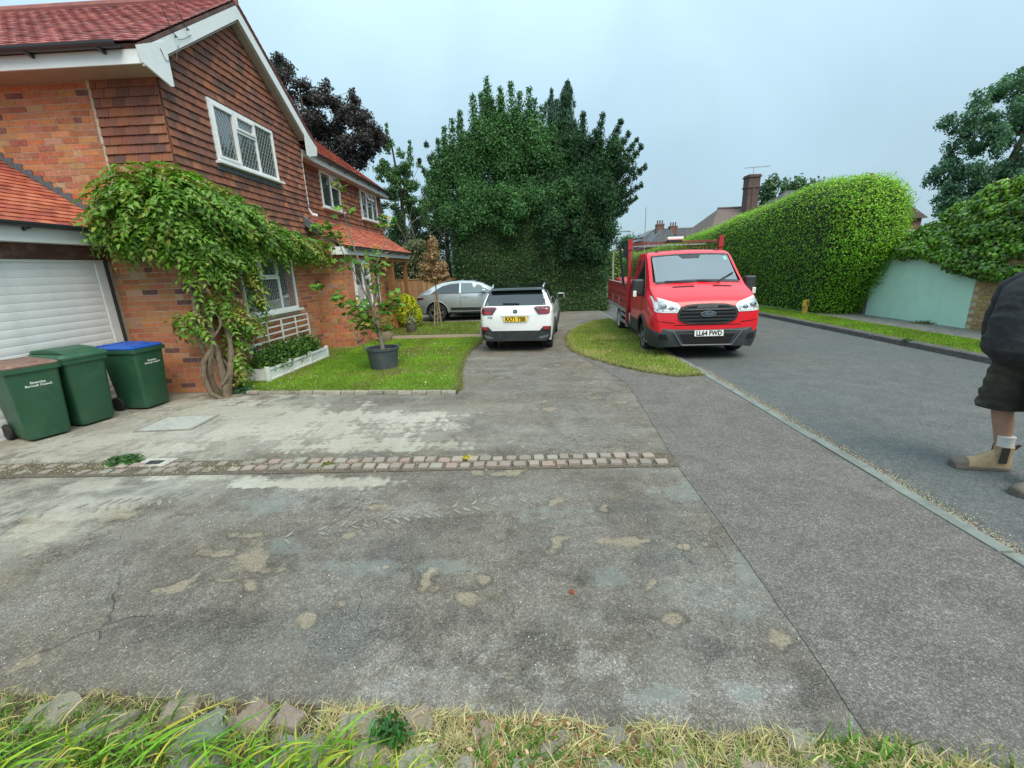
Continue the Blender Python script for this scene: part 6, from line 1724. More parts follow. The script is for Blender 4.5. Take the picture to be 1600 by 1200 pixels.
def blades(name, n, xr, yr, H, w, lean, cols, z=.02, seg=4, bend=1.0):
    V = []; F = []; C = []
    for i in range(n):
        x = random.uniform(*xr); y = random.uniform(*yr); h = H * random.uniform(.5, 1.15); a = Vector((lean[0] + random.gauss(0, .35), lean[1] + random.gauss(0, .35), 0))
        s_ = Vector((-a.y, a.x, 0)).normalized() if a.length > .05 else Vector((1, 0, 0)); s_ = (s_ + Vector((random.gauss(0, .4), random.gauss(0, .4), 0))).normalized()
        b0 = len(V); col = cols(); ww = w * random.uniform(.6, 1.3)
        for k in range(seg + 1):
            t_ = k / seg; p = Vector((x, y, z)) + a * h * t_ * t_ * bend + Vector((0, 0, h * (t_ - .38 * t_ * t_ * bend))); q = ww * (1 - t_ ** 2.2) * (.6 + .8 * min(1, t_ * 3)) * .5 + .0004
            V += [(p - s_ * q)[:], (p + s_ * q + Vector((0, 0, q * .5)))[:]]; C += [col, col]
        F += [(b0 + 2 * k, b0 + 2 * k + 1, b0 + 2 * k + 3, b0 + 2 * k + 2) for k in range(seg)]
    o = link(name, np_mesh(name, np.array(V), F, M_grass, cols=np.array(C)), None); o['kind'] = 'stuff'; return o
gc = lambda: leafcols(1, (.2, .38, .04), .25, .1, alt=(.45, .42, .06), altp=.22)[0]
blades("long_grass", 420, (-2.5, -.7), (.98, 1.22), .21, .009, (.55, .05), gc)
blades("long_grass", 240, (-2.5, -1.5), (1.1, 1.36), .15, .006, (.6, .2), lambda: leafcols(1, (.1, .19, .03), .3, .1, alt=(.5, .42, .2), altp=.35)[0])
blades("long_grass", 90, (-1.0, -.42), (1.0, 1.16), .16, .008, (.35, .15), lambda: leafcols(1, (.45, .46, .05), .2, .1, alt=(.15, .28, .03), altp=.35)[0])
blades("long_grass", 1100, (-.9, 1.7), (1.02, 1.24), .1, .0045, (.1, .1), lambda: leafcols(1, (.12, .21, .04), .3, .1, alt=(.5, .43, .22), altp=.5)[0])
blades("long_grass", 160, (-.25, .05), (1.12, 1.28), .085, .008, (.1, .1), lambda: leafcols(1, (.08, .2, .02), .25, .1)[0])
blades("long_grass", 130, (1.0, 1.35), (1.1, 1.26), .1, .006, (.1, .1), lambda: leafcols(1, (.1, .2, .03), .25, .1)[0])
dk = empty("dock_plant", (-.56, 1.24, .02), 0, "dark green broad leaved weed standing in the verge at the bottom left of centre", "weed")
P, N = ellipsoid_pts(240, (0, 0, .07), (.09, .06, .10), .2); leaves("foliage", P, N, .05, .014, leafcols(240, (.05, .15, .035), .35), leaf_mat("weed_leaf"), dk, droop=-.6)
mb = MB(); mb.tube([(0, 0, 0), (.0, 0, .12), (.01, 0, .2)], [.004, .003, .001], 5); mb.build("stem", mat("weed_stem", (.1, .2, .04), .6), dk)
dk2 = empty("dock_leaf", (-.52, 1.08, .02), 0, "single upright bright yellow green oval leaf at the bottom edge of the verge", "leaf")
V = []; 
for k in range(9):
    t_ = k / 8; w_ = .024 * math.sin(math.pi * min(1, t_ * .95 + .05)) ** .6; V += [(-w_, -.02 * t_ * t_, .17 * t_), (0, .006 - .02 * t_ * t_, .17 * t_), (w_, -.02 * t_ * t_, .17 * t_)]
F = [(3 * k + a, 3 * k + a + 1, 3 * k + a + 4, 3 * k + a + 3) for k in range(8) for a in (0, 1)]
link("blade", np_mesh("blade", np.array(V), F, M_grass, cols=np.tile([.28, .5, .02], (len(V), 1)), smooth=True), dk2)
# scattered dead leaves and pebbles on the tarmac
def bit(x, y, s_, col, label, name="fallen_leaf", cat="leaf"):
    P = np.array([[0, 0, .004]]); o = leaves(name, P, np.array([[0, 0, 1.]]), s_, s_ * .6, np.array([col]), M_grass, jit=.2, droop=0); o.location = (x, y, .006); return tag(o, label, cat)
bit(.22, 2.07, .045, (.30, .07, .03), "small reddish brown dead leaf lying on the tarmac in the middle")
bit(.03, 1.25, .05, (.75, .6, .5), "pale pinkish dead leaf in the dry verge grass"); bit(.42, 1.2, .05, (.65, .2, .05), "orange dead leaf in the verge right of centre")
n = 2600
P = np.stack([rng.uniform(-5, 2.8, n), 1.4 + np.abs(rng.normal(0, 1.8, n)), np.full(n, .004)], 1); P = P[P[:, 1] < 6.2]; n = len(P)
leaves("loose_chippings", P, np.tile([0, 0, 1.], (n, 1)), .009, .008, leafcols(n, (.35, .33, .29), .4, .05), mat("grit", attr=True, rough=.9), jit=.4, droop=0, kind='stuff')
# ================================================================== VEHICLES
M_tyre = mat("tyre", (.018, .018, .018), .85, var=.3, vscale=20, dirt=((.1, .09, .075), .5, 9))
M_blackp = mat("black_plastic", (.022, .025, .028), .5, var=.15, vscale=6, dirt=((.09, .09, .085), .35, 6), rvar=.12)
M_greyp = mat("grey_plastic", (.030, .036, .043), .55, var=.12, vscale=5, dirt=((.10, .10, .095), .35, 5), rvar=.1)
M_gloss = mat("gloss_black", (.008, .009, .010), .08, spec=.6, coat=.6)
M_cglass = mat("car_glass", (.012, .016, .018), .03, spec=.8, ior=1.65)
M_under = mat("underbody", (.008, .008, .008), .95)
M_chrome = mat("chrome", (.75, .76, .77), .12, metal=1.0)
M_alloy = mat("alloy", (.45, .46, .47), .3, metal=.8, var=.1)
M_redp = mat("red_paint", (.72, .010, .024), .33, spec=.5, coat=.5, var=.05, vscale=2, dirt=((.45, .05, .05), .3, 3), rvar=.06)
M_redold = mat("red_paint_worn", (.36, .014, .02), .5, coat=.1, var=.2, vscale=6, dirt=((.25, .12, .1), .5, 7), rvar=.15)
M_rust = mat("rusty_red", (.17, .045, .035), .7, var=.35, vscale=12, dirt=((.2, .11, .07), .6, 9))
M_whitep = mat("white_paint", (.80, .815, .81), .28, spec=.5, coat=.8, var=.03, vscale=2)
M_silver = mat("silver_paint", (.50, .55, .58), .33, metal=.55, coat=.9, var=.03, vscale=2)
M_lampred = mat("lamp_red", (.30, .006, .012), .12, coat=1.0, spec=.6)
M_lampdark = mat("lamp_dark_red", (.075, .006, .01), .15, coat=1.0)
M_galv = mat("galvanised", (.34, .32, .30), .6, metal=.3, var=.25, vscale=9, dirt=((.2, .15, .12), .5, 8))
M_amber = mat("amber", (.8, .25, .02), .3)
M_plateY = mat("plate_yellow", (.85, .55, .01), .4); M_plateW = mat("plate_white", (.80, .80, .78), .4)
M_print = mat("plate_black", (.01, .01, .01), .5)
def clear_glass(name, tint, refl=.16):
    m = bpy.data.materials.new(name); m.use_nodes = True; N = m.node_tree.nodes; L = m.node_tree.links; N.remove(N["Principled BSDF"]); out = N["Material Output"]
    tr_ = N.new("ShaderNodeBsdfTransparent"); tr_.inputs[0].default_value = (*tint, 1)
    g = N.new("ShaderNodeBsdfGlossy"); g.inputs["Roughness"].default_value = .02
    lw = N.new("ShaderNodeLayerWeight"); lw.inputs["Blend"].default_value = .34
    mr = N.new("ShaderNodeMapRange"); mr.inputs["To Min"].default_value = refl; mr.inputs["To Max"].default_value = 1; L.new(lw.outputs["Fresnel"], mr.inputs[0])
    mx = N.new("ShaderNodeMixShader"); L.new(mr.outputs[0], mx.inputs[0]); L.new(tr_.outputs[0], mx.inputs[1]); L.new(g.outputs[0], mx.inputs[2]); L.new(mx.outputs[0], out.inputs[0]); return m
M_ws = clear_glass("windscreen_glass", (.80, .95, .90), .38)
M_lens = clear_glass("lamp_lens", (.95, .97, .97), .22)

class Body:
    """car body: sections along y described by tables; local x across, z up"""
    def __init__(s, tab, wheels=(), wr=.36, arch_to=.0, rnd=.07, crown=.03, mid=.5, bul=.02):
        s.t = {k: (np.array([a for a, b in v]), np.array([b for a, b in v])) for k, v in tab.items()}
        s.wheels = wheels; s.wr = wr; s.rnd = rnd; s.crown = crown; s.mid = mid; s.bul = bul
    def g(s, k, y): return float(np.interp(y, *s.t[k]))
    def zl(s, y):
        z = s.g('zl', y)
        for yw, zw in s.wheels:
            d = abs(y - yw)
            if d < s.wr: z = max(z, zw + math.sqrt(s.wr ** 2 - d * d))
        return z
    def W(s, y, z):
        zl, zb, zu = s.g('zl', y), s.g('zb', y), s.g('zu', y); wl_, wb, wr_ = s.g('wl', y), s.g('wb', y), s.g('wr', y)
        if z <= zb:
            t = max(0, (z - zl) / max(.01, zb - zl)); w = wl_ + (wb - wl_) * t; return w + s.bul * math.sin(math.pi * min(1, t)) 
        t = min(1, (z - zb) / max(.01, zu - zb)); return wb + (wr_ - wb) * t
    def side(s, y, n1=5, n2=5, n3=3):
        """half section from bottom to centre top"""
        zl, zb, zu = s.zl(y), s.g('zb', y), s.g('zu', y); r = min(s.rnd, max(.005, (zu - zb) * .45)); pts = []
        zb_ = max(zb, zl + .01)
        for i in range(n1): z = zl + (zb_ - zl) * i / n1; pts.append((s.W(y, z), z))
        zt = max(zu - r, zb_ + .004)
        for i in range(n2): z = zb_ + (zt - zb_) * i / n2; pts.append((s.W(y, z), z))
        w = s.W(y, zt); 
        for i in range(n3 + 1): a = math.pi / 2 * i / n3; pts.append((w - r * (1 - math.cos(a)), zt + (zu - zt) * math.sin(a)))
        w2 = w - r
        for i in range(1, 5): q = 1 - i / 4; pts.append((w2 * q, zu + s.crown * (1 - q * q)))
        return pts
    def mesh(s, y0, y1, n, extra=(), matfn=None, mats=None, drop=None, capdrop=None, name="body", parent=None, cap=True, sharp=30):
        ys = sorted(set([y0 + (y1 - y0) * i / n for i in range(n + 1)] + [e for e in extra if y0 <= e <= y1]))
        V = []; F = []; mi = []; k = None
        for y in ys:
            h = s.side(y); k = len(h); row = [(-x, y, z) for x, z in h] + [(x, y, z) for x, z in h[-2::-1]]; V += row
        m = 2 * k - 1
        for i in range(len(ys) - 1):
            for j in range(m - 1):
                f = (i * m + j, i * m + j + 1, (i + 1) * m + j + 1, (i + 1) * m + j)
                c = sum((Vector(V[q]) for q in f), Vector()) / 4
                jj = j if j < k - 1 else m - 2 - j
                if drop and drop(c, jj): continue
                F.append(f); mi.append(matfn(c, jj) if matfn else 0)
        if cap:
            for i0, fl in ((0, 1), (len(ys) - 1, 0)):
                b = i0 * m
                for j in range(k - 1):
                    q = (b + j, b + j + 1, b + m - 2 - j, b + m - 1 - j)
                    if q[1] == q[2]: q = (q[0], q[1], q[3])
                    c = sum((Vector(V[a]) for a in q), Vector()) / len(q)
                    if capdrop and capdrop(c): continue
                    F.append(q if fl else q[::-1]); mi.append(matfn(c, j) if matfn else 0)
        import bmesh
        me = np_mesh(name, np.array(V), F, mats, mi=mi)
        bm = bmesh.new(); bm.from_mesh(me); bmesh.ops.remove_doubles(bm, verts=bm.verts, dist=.0008); bmesh.ops.recalc_face_normals(bm, faces=bm.faces); bm.to_mesh(me); bm.free()
        me.polygons.foreach_set("use_smooth", np.ones(len(me.polygons), bool)); me.set_sharp_from_angle(angle=R(sharp))
        return link(name, me, parent)
    def inside(s, x, y, z):
        if z > s.g('zu', y) + s.crown: return False
        x = abs(x); zu = s.g('zu', y); w = s.W(y, min(z, zu))
        if z > zu: 
            wr_ = s.g('wr', y); return x < wr_ and z < zu + s.crown * (1 - (x / max(wr_, .01)) ** 2)
        return x <= w
    def front_y(s, x, z, y0, y1, step=.004):
        y = y0; d = 1 if y1 > y0 else -1; n = int(abs(y1 - y0) / step)
        for i in range(n):
            if s.inside(x, y, z): return y
            y += d * step
        return y1
def _poly_span(poly, u):
    vs_ = []
    n = len(poly)
    for i in range(n):
        (a, b), (c, d) = poly[i], poly[(i + 1) % n]
        if (a <= u <= c) or (c <= u <= a):
            if abs(c - a) < 1e-9: vs_ += [b, d]
            else: vs_.append(b + (d - b) * (u - a) / (c - a))
    return (min(vs_), max(vs_)) if vs_ else None
def patch(name, poly, fn, m, parent, nu=14, nv=6, th=.006, label=None, sharp=35, smooth=True):
    """a panel: 2D polygon mapped to 3D by fn(u,v,off), given real thickness"""
    us = sorted(set([min(p[0] for p in poly) + (max(p[0] for p in poly) - min(p[0] for p in poly)) * (i / nu) for i in range(nu + 1)] + [p[0] for p in poly]))
    us[0] += 1e-5; us[-1] -= 1e-5
    A = []; 
    for u in us:
        sp_ = _poly_span(poly, u)
        A.append([(u, sp_[0] + (sp_[1] - sp_[0]) * j / nv) for j in range(nv + 1)])
    V = [fn(u, v, th) for r_ in A for u, v in r_]; k = len(V); V += [fn(u, v, -th) for r_ in A for u, v in r_]
    F = []; W = nv + 1; U = len(us)
    for i in range(U - 1):
        for j in range(nv):
            a = i * W + j; F.append((a, a + 1, a + W + 1, a + W)); F.append((k + a, k + a + W, k + a + W + 1, k + a + 1))
    for i in range(U - 1):
        a = i * W; F.append((a, a + W, k + a + W, k + a)); b = a + nv; F.append((b + W, b, k + b, k + b + W))
    for j in range(nv):
        F.append((j + 1, j, k + j, k + j + 1)); b = (U - 1) * W + j; F.append((b, b + 1, k + b + 1, k + b))
    mb = MB(); mb.add(V, F); o = mb.build(name, m, parent, smooth=smooth, sharp=sharp, label=label); return o
def side_fn(B, sgn): return lambda y, z, off: (sgn * (B.W(y, z) + off), y, z)
def front_fn(B, y0, y1, dirn): return lambda x, z, off: (x, B.front_y(x, z, y0, y1) - dirn * off, z)
def wheel(parent, loc, r, w, rimm, spokes=5, side=1, rimr=.66, style='alloy'):
    """axis along x; side: outward direction"""
    mb = MB(); mb.lathe([(r * rimr, -w / 2), (r * .93, -w / 2), (r * .985, -w * .38), (r, -w * .2), (r, w * .2), (r * .985, w * .38), (r * .93, w / 2), (r * rimr, w / 2)], 36, (0, 0, 0), 'x', cap=False)
    t = mb.build("wheel", M_tyre, parent, smooth=True, sharp=30, loc=loc)
    mb = MB(); x = side * (w / 2 - .012)
    mb.lathe([(r * rimr, x + side * .008), (r * (rimr - .05), x + side * .006), (r * (rimr - .07), x - side * .05)], 32, (0, 0, 0), 'x', cap=False)
    if style == 'alloy':
        mb.lathe([(.001, x), (r * .14, x), (r * .15, x - side * .03)], 16, (0, 0, 0), 'x', cap=False)
        for i in range(spokes):
            a = 2 * math.pi * i / spokes
            for da in (-.13, .13):
                mb.bar((x - side * .006, r * .1 * math.cos(a), r * .1 * math.sin(a)), (x - side * .004, r * (rimr - .04) * math.cos(a + da), r * (rimr - .04) * math.sin(a + da)), .03, .025, up=(1, 0, 0))
    else:
        mb.lathe([(r * .62, x - side * .03), (r * .5, x - side * .06), (r * .36, x - side * .02), (r * .2, x + side * .0), (r * .18, x + side * .035), (.001, x + side * .04)], 28, (0, 0, 0), 'x', cap=False)
        for i in range(8):
            a = 2 * math.pi * i / 8; mb.lathe([(.012, x - side * .03), (.012, x + side * .015)], 6, (0, 0, 0), 'x'); 
            mb.box(x - .02, x + .012 * side, r * .28 * math.cos(a) - .01, r * .28 * math.cos(a) + .01, r * .28 * math.sin(a) - .01, r * .28 * math.sin(a) + .01)
    mb.build("rim", rimm, t, smooth=True, sharp=30)
    mb = MB(); mb.lathe([(r * .6, x - side * .05), (.01, x - side * .052)], 24, (0, 0, 0), 'x', cap=False); mb.build("brake_disc", M_under, t)
    return t
def plate(parent, txt, loc, w, h, m, rot, sz=None, sp=1.0):
    pl_ = MB().box(-w / 2, w / 2, -h / 2, h / 2, -.004, .004).build("number_plate", m, parent, bevel=.003, loc=loc, rot=rot)
    me = text_mesh(txt, sz or h * 1.12, .0045, .001, spacing=sp); me.materials.append(M_print)
    o = link("lettering", me, pl_, (0, -.002, .0055)); xs_ = [v.co.x for v in me.vertices]; wd = max(xs_) - min(xs_); o.scale = (w * .88 / wd, 1.0, 1)
    return pl_

# ------------------------------------------------------------------ red dropside truck
tk = empty("dropside_truck", (3.36, 8.16, -.02), R(-3.2), "red dropside pickup truck with a ladder rack, parked half on the grass", "truck")
Tz = .98
B = Body(dict(
    zl=[(0, .40), (.2, .30), (2.3, .32)],
    zu=[(0, .92), (.012, .97), (.03, 1.02), (.06, 1.065), (.1, 1.10), (.15, 1.135), (.22, 1.17), (.4, 1.25), (.62, 1.335), (.70, 1.37), (.9, 1.53), (1.35, 1.92), (1.42, 1.965), (1.52, 2.005), (1.7, 2.03), (2.2, 2.03), (2.3, 2.0)],
    zb=[(0, .75), (.1, .95), (.3, 1.05), (.6, 1.17), (.75, 1.2), (2.3, 1.22)],
    wl=[(0, .80), (.08, .89), (.25, .945), (.6, .955), (2.3, .955)],
    wb=[(0, .84), (.03, .89), (.08, .93), (.2, .97), (.45, .99), (2.3, .985)],
    wr=[(0, .80), (.1, .86), (.3, .885), (.65, .885), (.9, .875), (1.4, .84), (1.7, .83), (2.3, .83)]), wheels=((.93, .34),), wr=.42, rnd=.075, crown=.03, bul=.03)
def tdrop(c, j): return (.76 < c.y < 1.37 and c.z > B.g('zu', c.y) - .03 and abs(c.x) < B.g('wr', c.y) - .10) or (.95 < c.y < 2.05 and 1.25 < c.z < 1.84 and abs(c.x) > .7 and (c.y - .92) * 1.0 > (c.z - 1.22) + .06)
body = B.mesh(0, 2.3, 60, extra=[.012, .025, .06, .09, .51, .515, 1.345, 1.35], mats=[M_redp], drop=tdrop, capdrop=lambda c: c.y > 2 and 1.35 < c.z < 1.85, name="cab", parent=tk)
MB().box(-.9, .9, .15, 2.28, .36, .62).build("underbody", M_under, tk)
MB().box(-.86, .86, 1.9, 2.28, .5, 1.2).build("rear_bulkhead", M_under, tk)
# interior: seats, dashboard, steering wheel
M_seat = mat("seat_grey", (.22, .23, .24), .8, var=.1); M_dash = mat("dash_grey", (.28, .31, .31), .7)
mb = MB(); mb.box(-.84, .84, .78, 1.1, .95, 1.30); mb.box(-.25, .25, .95, 1.2, .95, 1.33); mb.build("dashboard", M_dash, tk, bevel=.03)
for sx, w_ in ((-.5, .24), (-.02, .2), (.52, .24)):
    mb = MB(); mb.box(sx - w_, sx + w_, 1.72, 1.86, .9, 1.52); mb.box(sx - .13, sx + .13, 1.73, 1.84, 1.54, 1.76); mb.box(sx - .03, sx + .03, 1.76, 1.8, 1.5, 1.56); mb.build("seat", M_seat, tk, bevel=.03)
mb = MB(); ring = []
for k in range(25):
    a = 2 * math.pi * k / 24; ring.append((.5 + .18 * math.cos(a), 1.28 + .05 * math.sin(a), 1.36 + .15 * math.sin(a)))
mb.tube(ring, .013, 6); mb.bar((.34, 1.27, 1.36), (.66, 1.27, 1.36), .05, .02); mb.build("steering_wheel", M_blackp, tk, smooth=True)
MB().box(-.78, .78, 1.88, 1.9, 1.1, 1.2).build("rear_panel", M_dash, tk)
def ws_fn(u, v, off):     # u across, v along y
    z = B.g('zu', v); w = B.g('wr', v) - B.rnd; q = min(1, abs(u) / w); return (u, v - off * .65, z + B.crown * (1 - q * q) + off * .75)
MB().box(-.74, .74, 2.296, 2.304, 1.33, 1.86).build("rear_window", M_ws, tk)
patch("windscreen", [(-.79, .735), (.79, .735), (.76, 1.37), (-.76, 1.37)], lambda u, v, o: ws_fn(u, v, o + .002), M_ws, tk, 20, 10, .003)
for nm, pl_ in (("frit", [(-.81, .72), (.81, .72), (.80, .775), (-.80, .775)]), ("frit", [(-.16, 1.26), (.16, 1.26), (.26, 1.375), (-.26, 1.375)]), ("frit", [(-.77, 1.35), (.77, 1.35), (.765, 1.385), (-.765, 1.385)])):
    patch("windscreen_border", pl_, lambda u, v, o: ws_fn(u, v, o + .004), M_blackp, tk, 12, 2, .004)
patch("sticker", [(.66, 1.22), (.72, 1.22), (.715, 1.30), (.655, 1.30)], lambda u, v, o: ws_fn(u, v, o + .009), mat("sticker", (.2, .6, .5), .5), tk, 3, 2, .001)
for sg in (-1, 1):
    patch("side_window", [(.84, 1.21), (2.1, 1.21), (2.06, 1.88), (1.5, 1.88)], side_fn(B, sg), M_cglass, tk, 10, 5, .006)
    patch("window_trim", [(.72, 1.19), (2.1, 1.19), (2.1, 1.225), (1.03, 1.225), (.95, 1.3)], side_fn(B, sg), M_blackp, tk, 10, 2, .009)
    patch("sill_trim", [(1.38, .33), (2.28, .33), (2.28, .62), (1.38, .62)], side_fn(B, sg), M_greyp, tk, 6, 3, .012)
    # arch trim
    mb = MB(); pts = []
    for k in range(15):
        a = math.pi * k / 14; y = .93 - .435 * math.cos(a); z = .34 + .435 * math.sin(a); pts.append((sg * (B.W(y, z) + .006), y, z))
    mb.tube(pts, .028, 6); mb.build("arch_trim", M_greyp, tk, smooth=True)
    patch("door_shut_line", [(1.0, .45), (1.008, .45), (1.008, 1.2), (1.0, 1.2)], side_fn(B, sg), M_under, tk, 1, 6, .003)
    patch("door_handle", [(1.95, 1.06), (2.15, 1.06), (2.15, 1.1), (1.95, 1.1)], side_fn(B, sg), M_blackp, tk, 3, 2, .02)
    # mirror
    mb = MB(); mb.box(sg * 1.10 - .11, sg * 1.10 + .11, .90, 1.04, 1.17, 1.50); m_ = mb.build("mirror", M_blackp, tk, bevel=.035)
    MB().bar((sg * .93, .95, 1.17), (sg * 1.05, .96, 1.24), .05, .09).build("mirror_arm", M_blackp, m_)
    MB().box(sg * 1.10 - .095, sg * 1.10 + .095, 1.042, 1.05, 1.2, 1.47).build("mirror_glass", M_chrome, m_)
    MB().box(sg * 1.17 - .035, sg * 1.17 + .035, .885, .905, 1.15, 1.27).build("indicator", mat("ind_clear", (.75, .75, .72), .2, coat=1), m_, bevel=.01)
ff = front_fn(B, 0, .9, 1)
# headlights: silver bowl, projector circles, lens cover
for sg in (-1, 1):
    P_ = [(sg * .50, .94), (sg * .55, .895), (sg * .90, .91), (sg * .945, .93), (sg * .955, 1.19), (sg * .90, 1.18), (sg * .56, 1.075), (sg * .50, 1.03)]
    hl = patch("headlight", P_, front_fn(B, 0, .9, 1), mat("lamp_bowl", (.80, .82, .83), .3, metal=.1, coat=.6), tk, 14, 6, .010)
    q = [(sg * .54, .955), (sg * .57, .925), (sg * .90, .935), (sg * .915, .96), (sg * .925, 1.14), (sg * .88, 1.145), (sg * .575, 1.045), (sg * .54, 1.01)]
    patch("lamp_inner", q, lambda u, v, o: front_fn(B, 0, .9, 1)(u, v, o + .006), mat("lamp_dark", (.42, .46, .48), .25, metal=.5), hl, 14, 5, .008)
    for cx_, cz_, r_ in ((.66, .985, .048), (.79, 1.02, .06)):
        y_ = B.front_y(sg * cx_, cz_, 0, .9)
        mb = MB(); mb.lathe([(r_, .0), (r_ * .9, -.014), (r_ * .55, -.018), (.001, -.022)], 18, (sg * cx_, y_ - .014, cz_), 'y', cap=False); mb.build("reflector", M_chrome, hl, smooth=True)
    patch("drl_strip", [(sg * .58, .925), (sg * .88, .935), (sg * .88, .958), (sg * .58, .95)], lambda u, v, o: front_fn(B, 0, .9, 1)(u, v, o + .014), M_whitep, hl, 6, 1, .004)
    patch("indicator", [(sg * .885, .97), (sg * .925, .98), (sg * .925, 1.13), (sg * .885, 1.12)], lambda u, v, o: front_fn(B, 0, .9, 1)(u, v, o + .014), M_whitep, hl, 2, 4, .004)
def stad(cx, cz, hx, hz, n=10, p=2.6):
    return [(cx + hx * math.copysign(abs(math.cos(2 * math.pi * i / 40)) ** (2 / p), math.cos(2 * math.pi * i / 40)), cz + hz * math.copysign(abs(math.sin(2 * math.pi * i / 40)) ** (2 / p), math.sin(2 * math.pi * i / 40))) for i in range(40)]
gb = patch("grille", stad(0, .868, .535, .188, p=3.2), lambda u, v, o: ff(u, v, o + .008), M_blackp, tk, 24, 8, .012)
patch("grille_mesh", stad(0, .868, .495, .155, p=3.2), lambda u, v, o: ff(u, v, o + .019), M_under, gb, 24, 6, .003)
for k, z in enumerate((.765, .825, .895, .955)):
    hw = .49 * (1 - (abs(z - .865) / .19) ** 3.2 * .5)
    patch("grille_bar", [(-hw, z - .013), (hw, z - .013), (hw, z + .013), (-hw, z + .013)], lambda u, v, o: ff(u, v, o + .022), mat("bar_black", (.035, .04, .045), .35), gb, 18, 2, .012)
# blue oval badge with script
badge = patch("badge", stad(0, .875, .135, .054, p=2), lambda u, v, o: ff(u, v, o + .045), M_chrome, gb, 16, 6, .005)
patch("badge_field", stad(0, .875, .122, .044, p=2), lambda u, v, o: ff(u, v, o + .053), mat("badge_blue", (.02, .035, .08), .25, coat=1), gb, 16, 6, .003)
me = text_mesh("Ford", .075, .001, .001, shear=.35); me.materials.append(M_chrome); link("lettering", me, gb, (0, B.front_y(0, .87, 0, .5) - .058, .878), (R(88), 0, 0))
# bumper: dark moulding with central intake
Bb = Body(dict(zl=[(0, .27), (.1, .235), (.55, .24)], zu=[(0, .56), (.03, .60), (.2, .66), (.5, .73)], zb=[(0, .5), (.5, .6)], wl=[(0, .60), (.04, .74), (.12, .86), (.3, .945), (.6, .965)], wb=[(0, .70), (.03, .82), (.08, .9), (.16, .955), (.3, .995), (.6, 1.0)], wr=[(0, .68), (.08, .87), (.3, .96), (.6, .98)]), wheels=((.98, .34),), wr=.44, rnd=.03, crown=-.03, bul=.02)
bp_ = Bb.mesh(0, .54, 26, mats=[M_greyp], name="bumper", parent=tk, sharp=35); bp_.location = (0, -.05, 0)
bf = lambda u, v, o: (u, Bb.front_y(u, v, 0, .5) - .05 - o, v)
patch("intake", [(-.50, .50), (-.40, .315), (.40, .315), (.50, .50)], lambda u, v, o: bf(u, v, o), M_under, bp_, 12, 4, .006).location = (0, .05, 0)
for a, b in (((-.62, .56), (-.45, .295)), ((.62, .56), (.45, .295)), ((-.45, .295), (.45, .295))):
    mb = MB(); pts = [bf(a[0] + (b[0] - a[0]) * k / 6, a[1] + (b[1] - a[1]) * k / 6, .012) for k in range(7)]; mb.tube(pts, .016, 6); o = mb.build("bumper_rib", mat("rib_grey", (.085, .095, .105), .5), bp_, smooth=True); o.location = (0, .05, 0)
for sg in (-1, 1):
    o = patch("fog_recess", [(sg * .70, .39), (sg * .86, .40), (sg * .86, .50), (sg * .74, .50)], lambda u, v, o: bf(u, v, o), M_under, bp_, 5, 3, .008); o.location = (0, .05, 0)
plate(tk, "LL64 FWD", (.03, -.065, .515), .52, .112, M_plateW, (R(86), 0, 0))
for sg in (-1, 1):
    patch("shut_line", [(sg * .50, 1.045), (sg * .56, 1.05), (sg * .56, 1.056), (sg * .50, 1.052)], lambda u, v, o: ff(u, v, o + .002), M_under, tk, 4, 1, .002)
for x0_, x1_ in ((-.9, -.6), (.6, .9)):
    patch("bumper_gap", [(x0_, .742), (x1_, .70), (x1_, .712), (x0_, .754)] if x0_ < 0 else [(x0_, .70), (x1_, .742), (x1_, .754), (x0_, .712)], lambda u, v, o: ff(u, v, o + .002), M_under, tk, 6, 1, .003)
patch("bumper_gap", [(-.6, .66), (.6, .66), (.6, .672), (-.6, .672)], lambda u, v, o: ff(u, v, o + .002), M_under, tk, 10, 1, .003)
# bonnet vents and wipers
def hood(u, v, off): z = B.g('zu', v); w = B.g('wr', v) - B.rnd; q = min(1, abs(u) / w); return (u, v, z + B.crown * (1 - q * q) + off)
for a, b in ((-.52, -.10), (.24, .60)):
    patch("bonnet_vent", [(a, .55), (b, .54), (b - .02, .585), (a + .03, .595)], hood, M_under, tk, 6, 1, .006)
for a, b in (((-.05, .70), (-.62, .76)), ((.42, .70), (-.0, .74)), ((.36, .70), (.74, .93))):
    p = ws_fn(a[0], a[1], .03); q = ws_fn(b[0], b[1], .025); MB().bar(p, q, .018, .014).build("wiper", M_blackp, tk)
for x_ in (-.6, .62): 
    mb = MB(); mb.lathe([(.045, 0), (.03, .025), (.001, .03)], 10, (x_, 1.62, B.g('zu', 1.62) + .012)); mb.build("marker_lamp", M_blackp, tk, smooth=True)
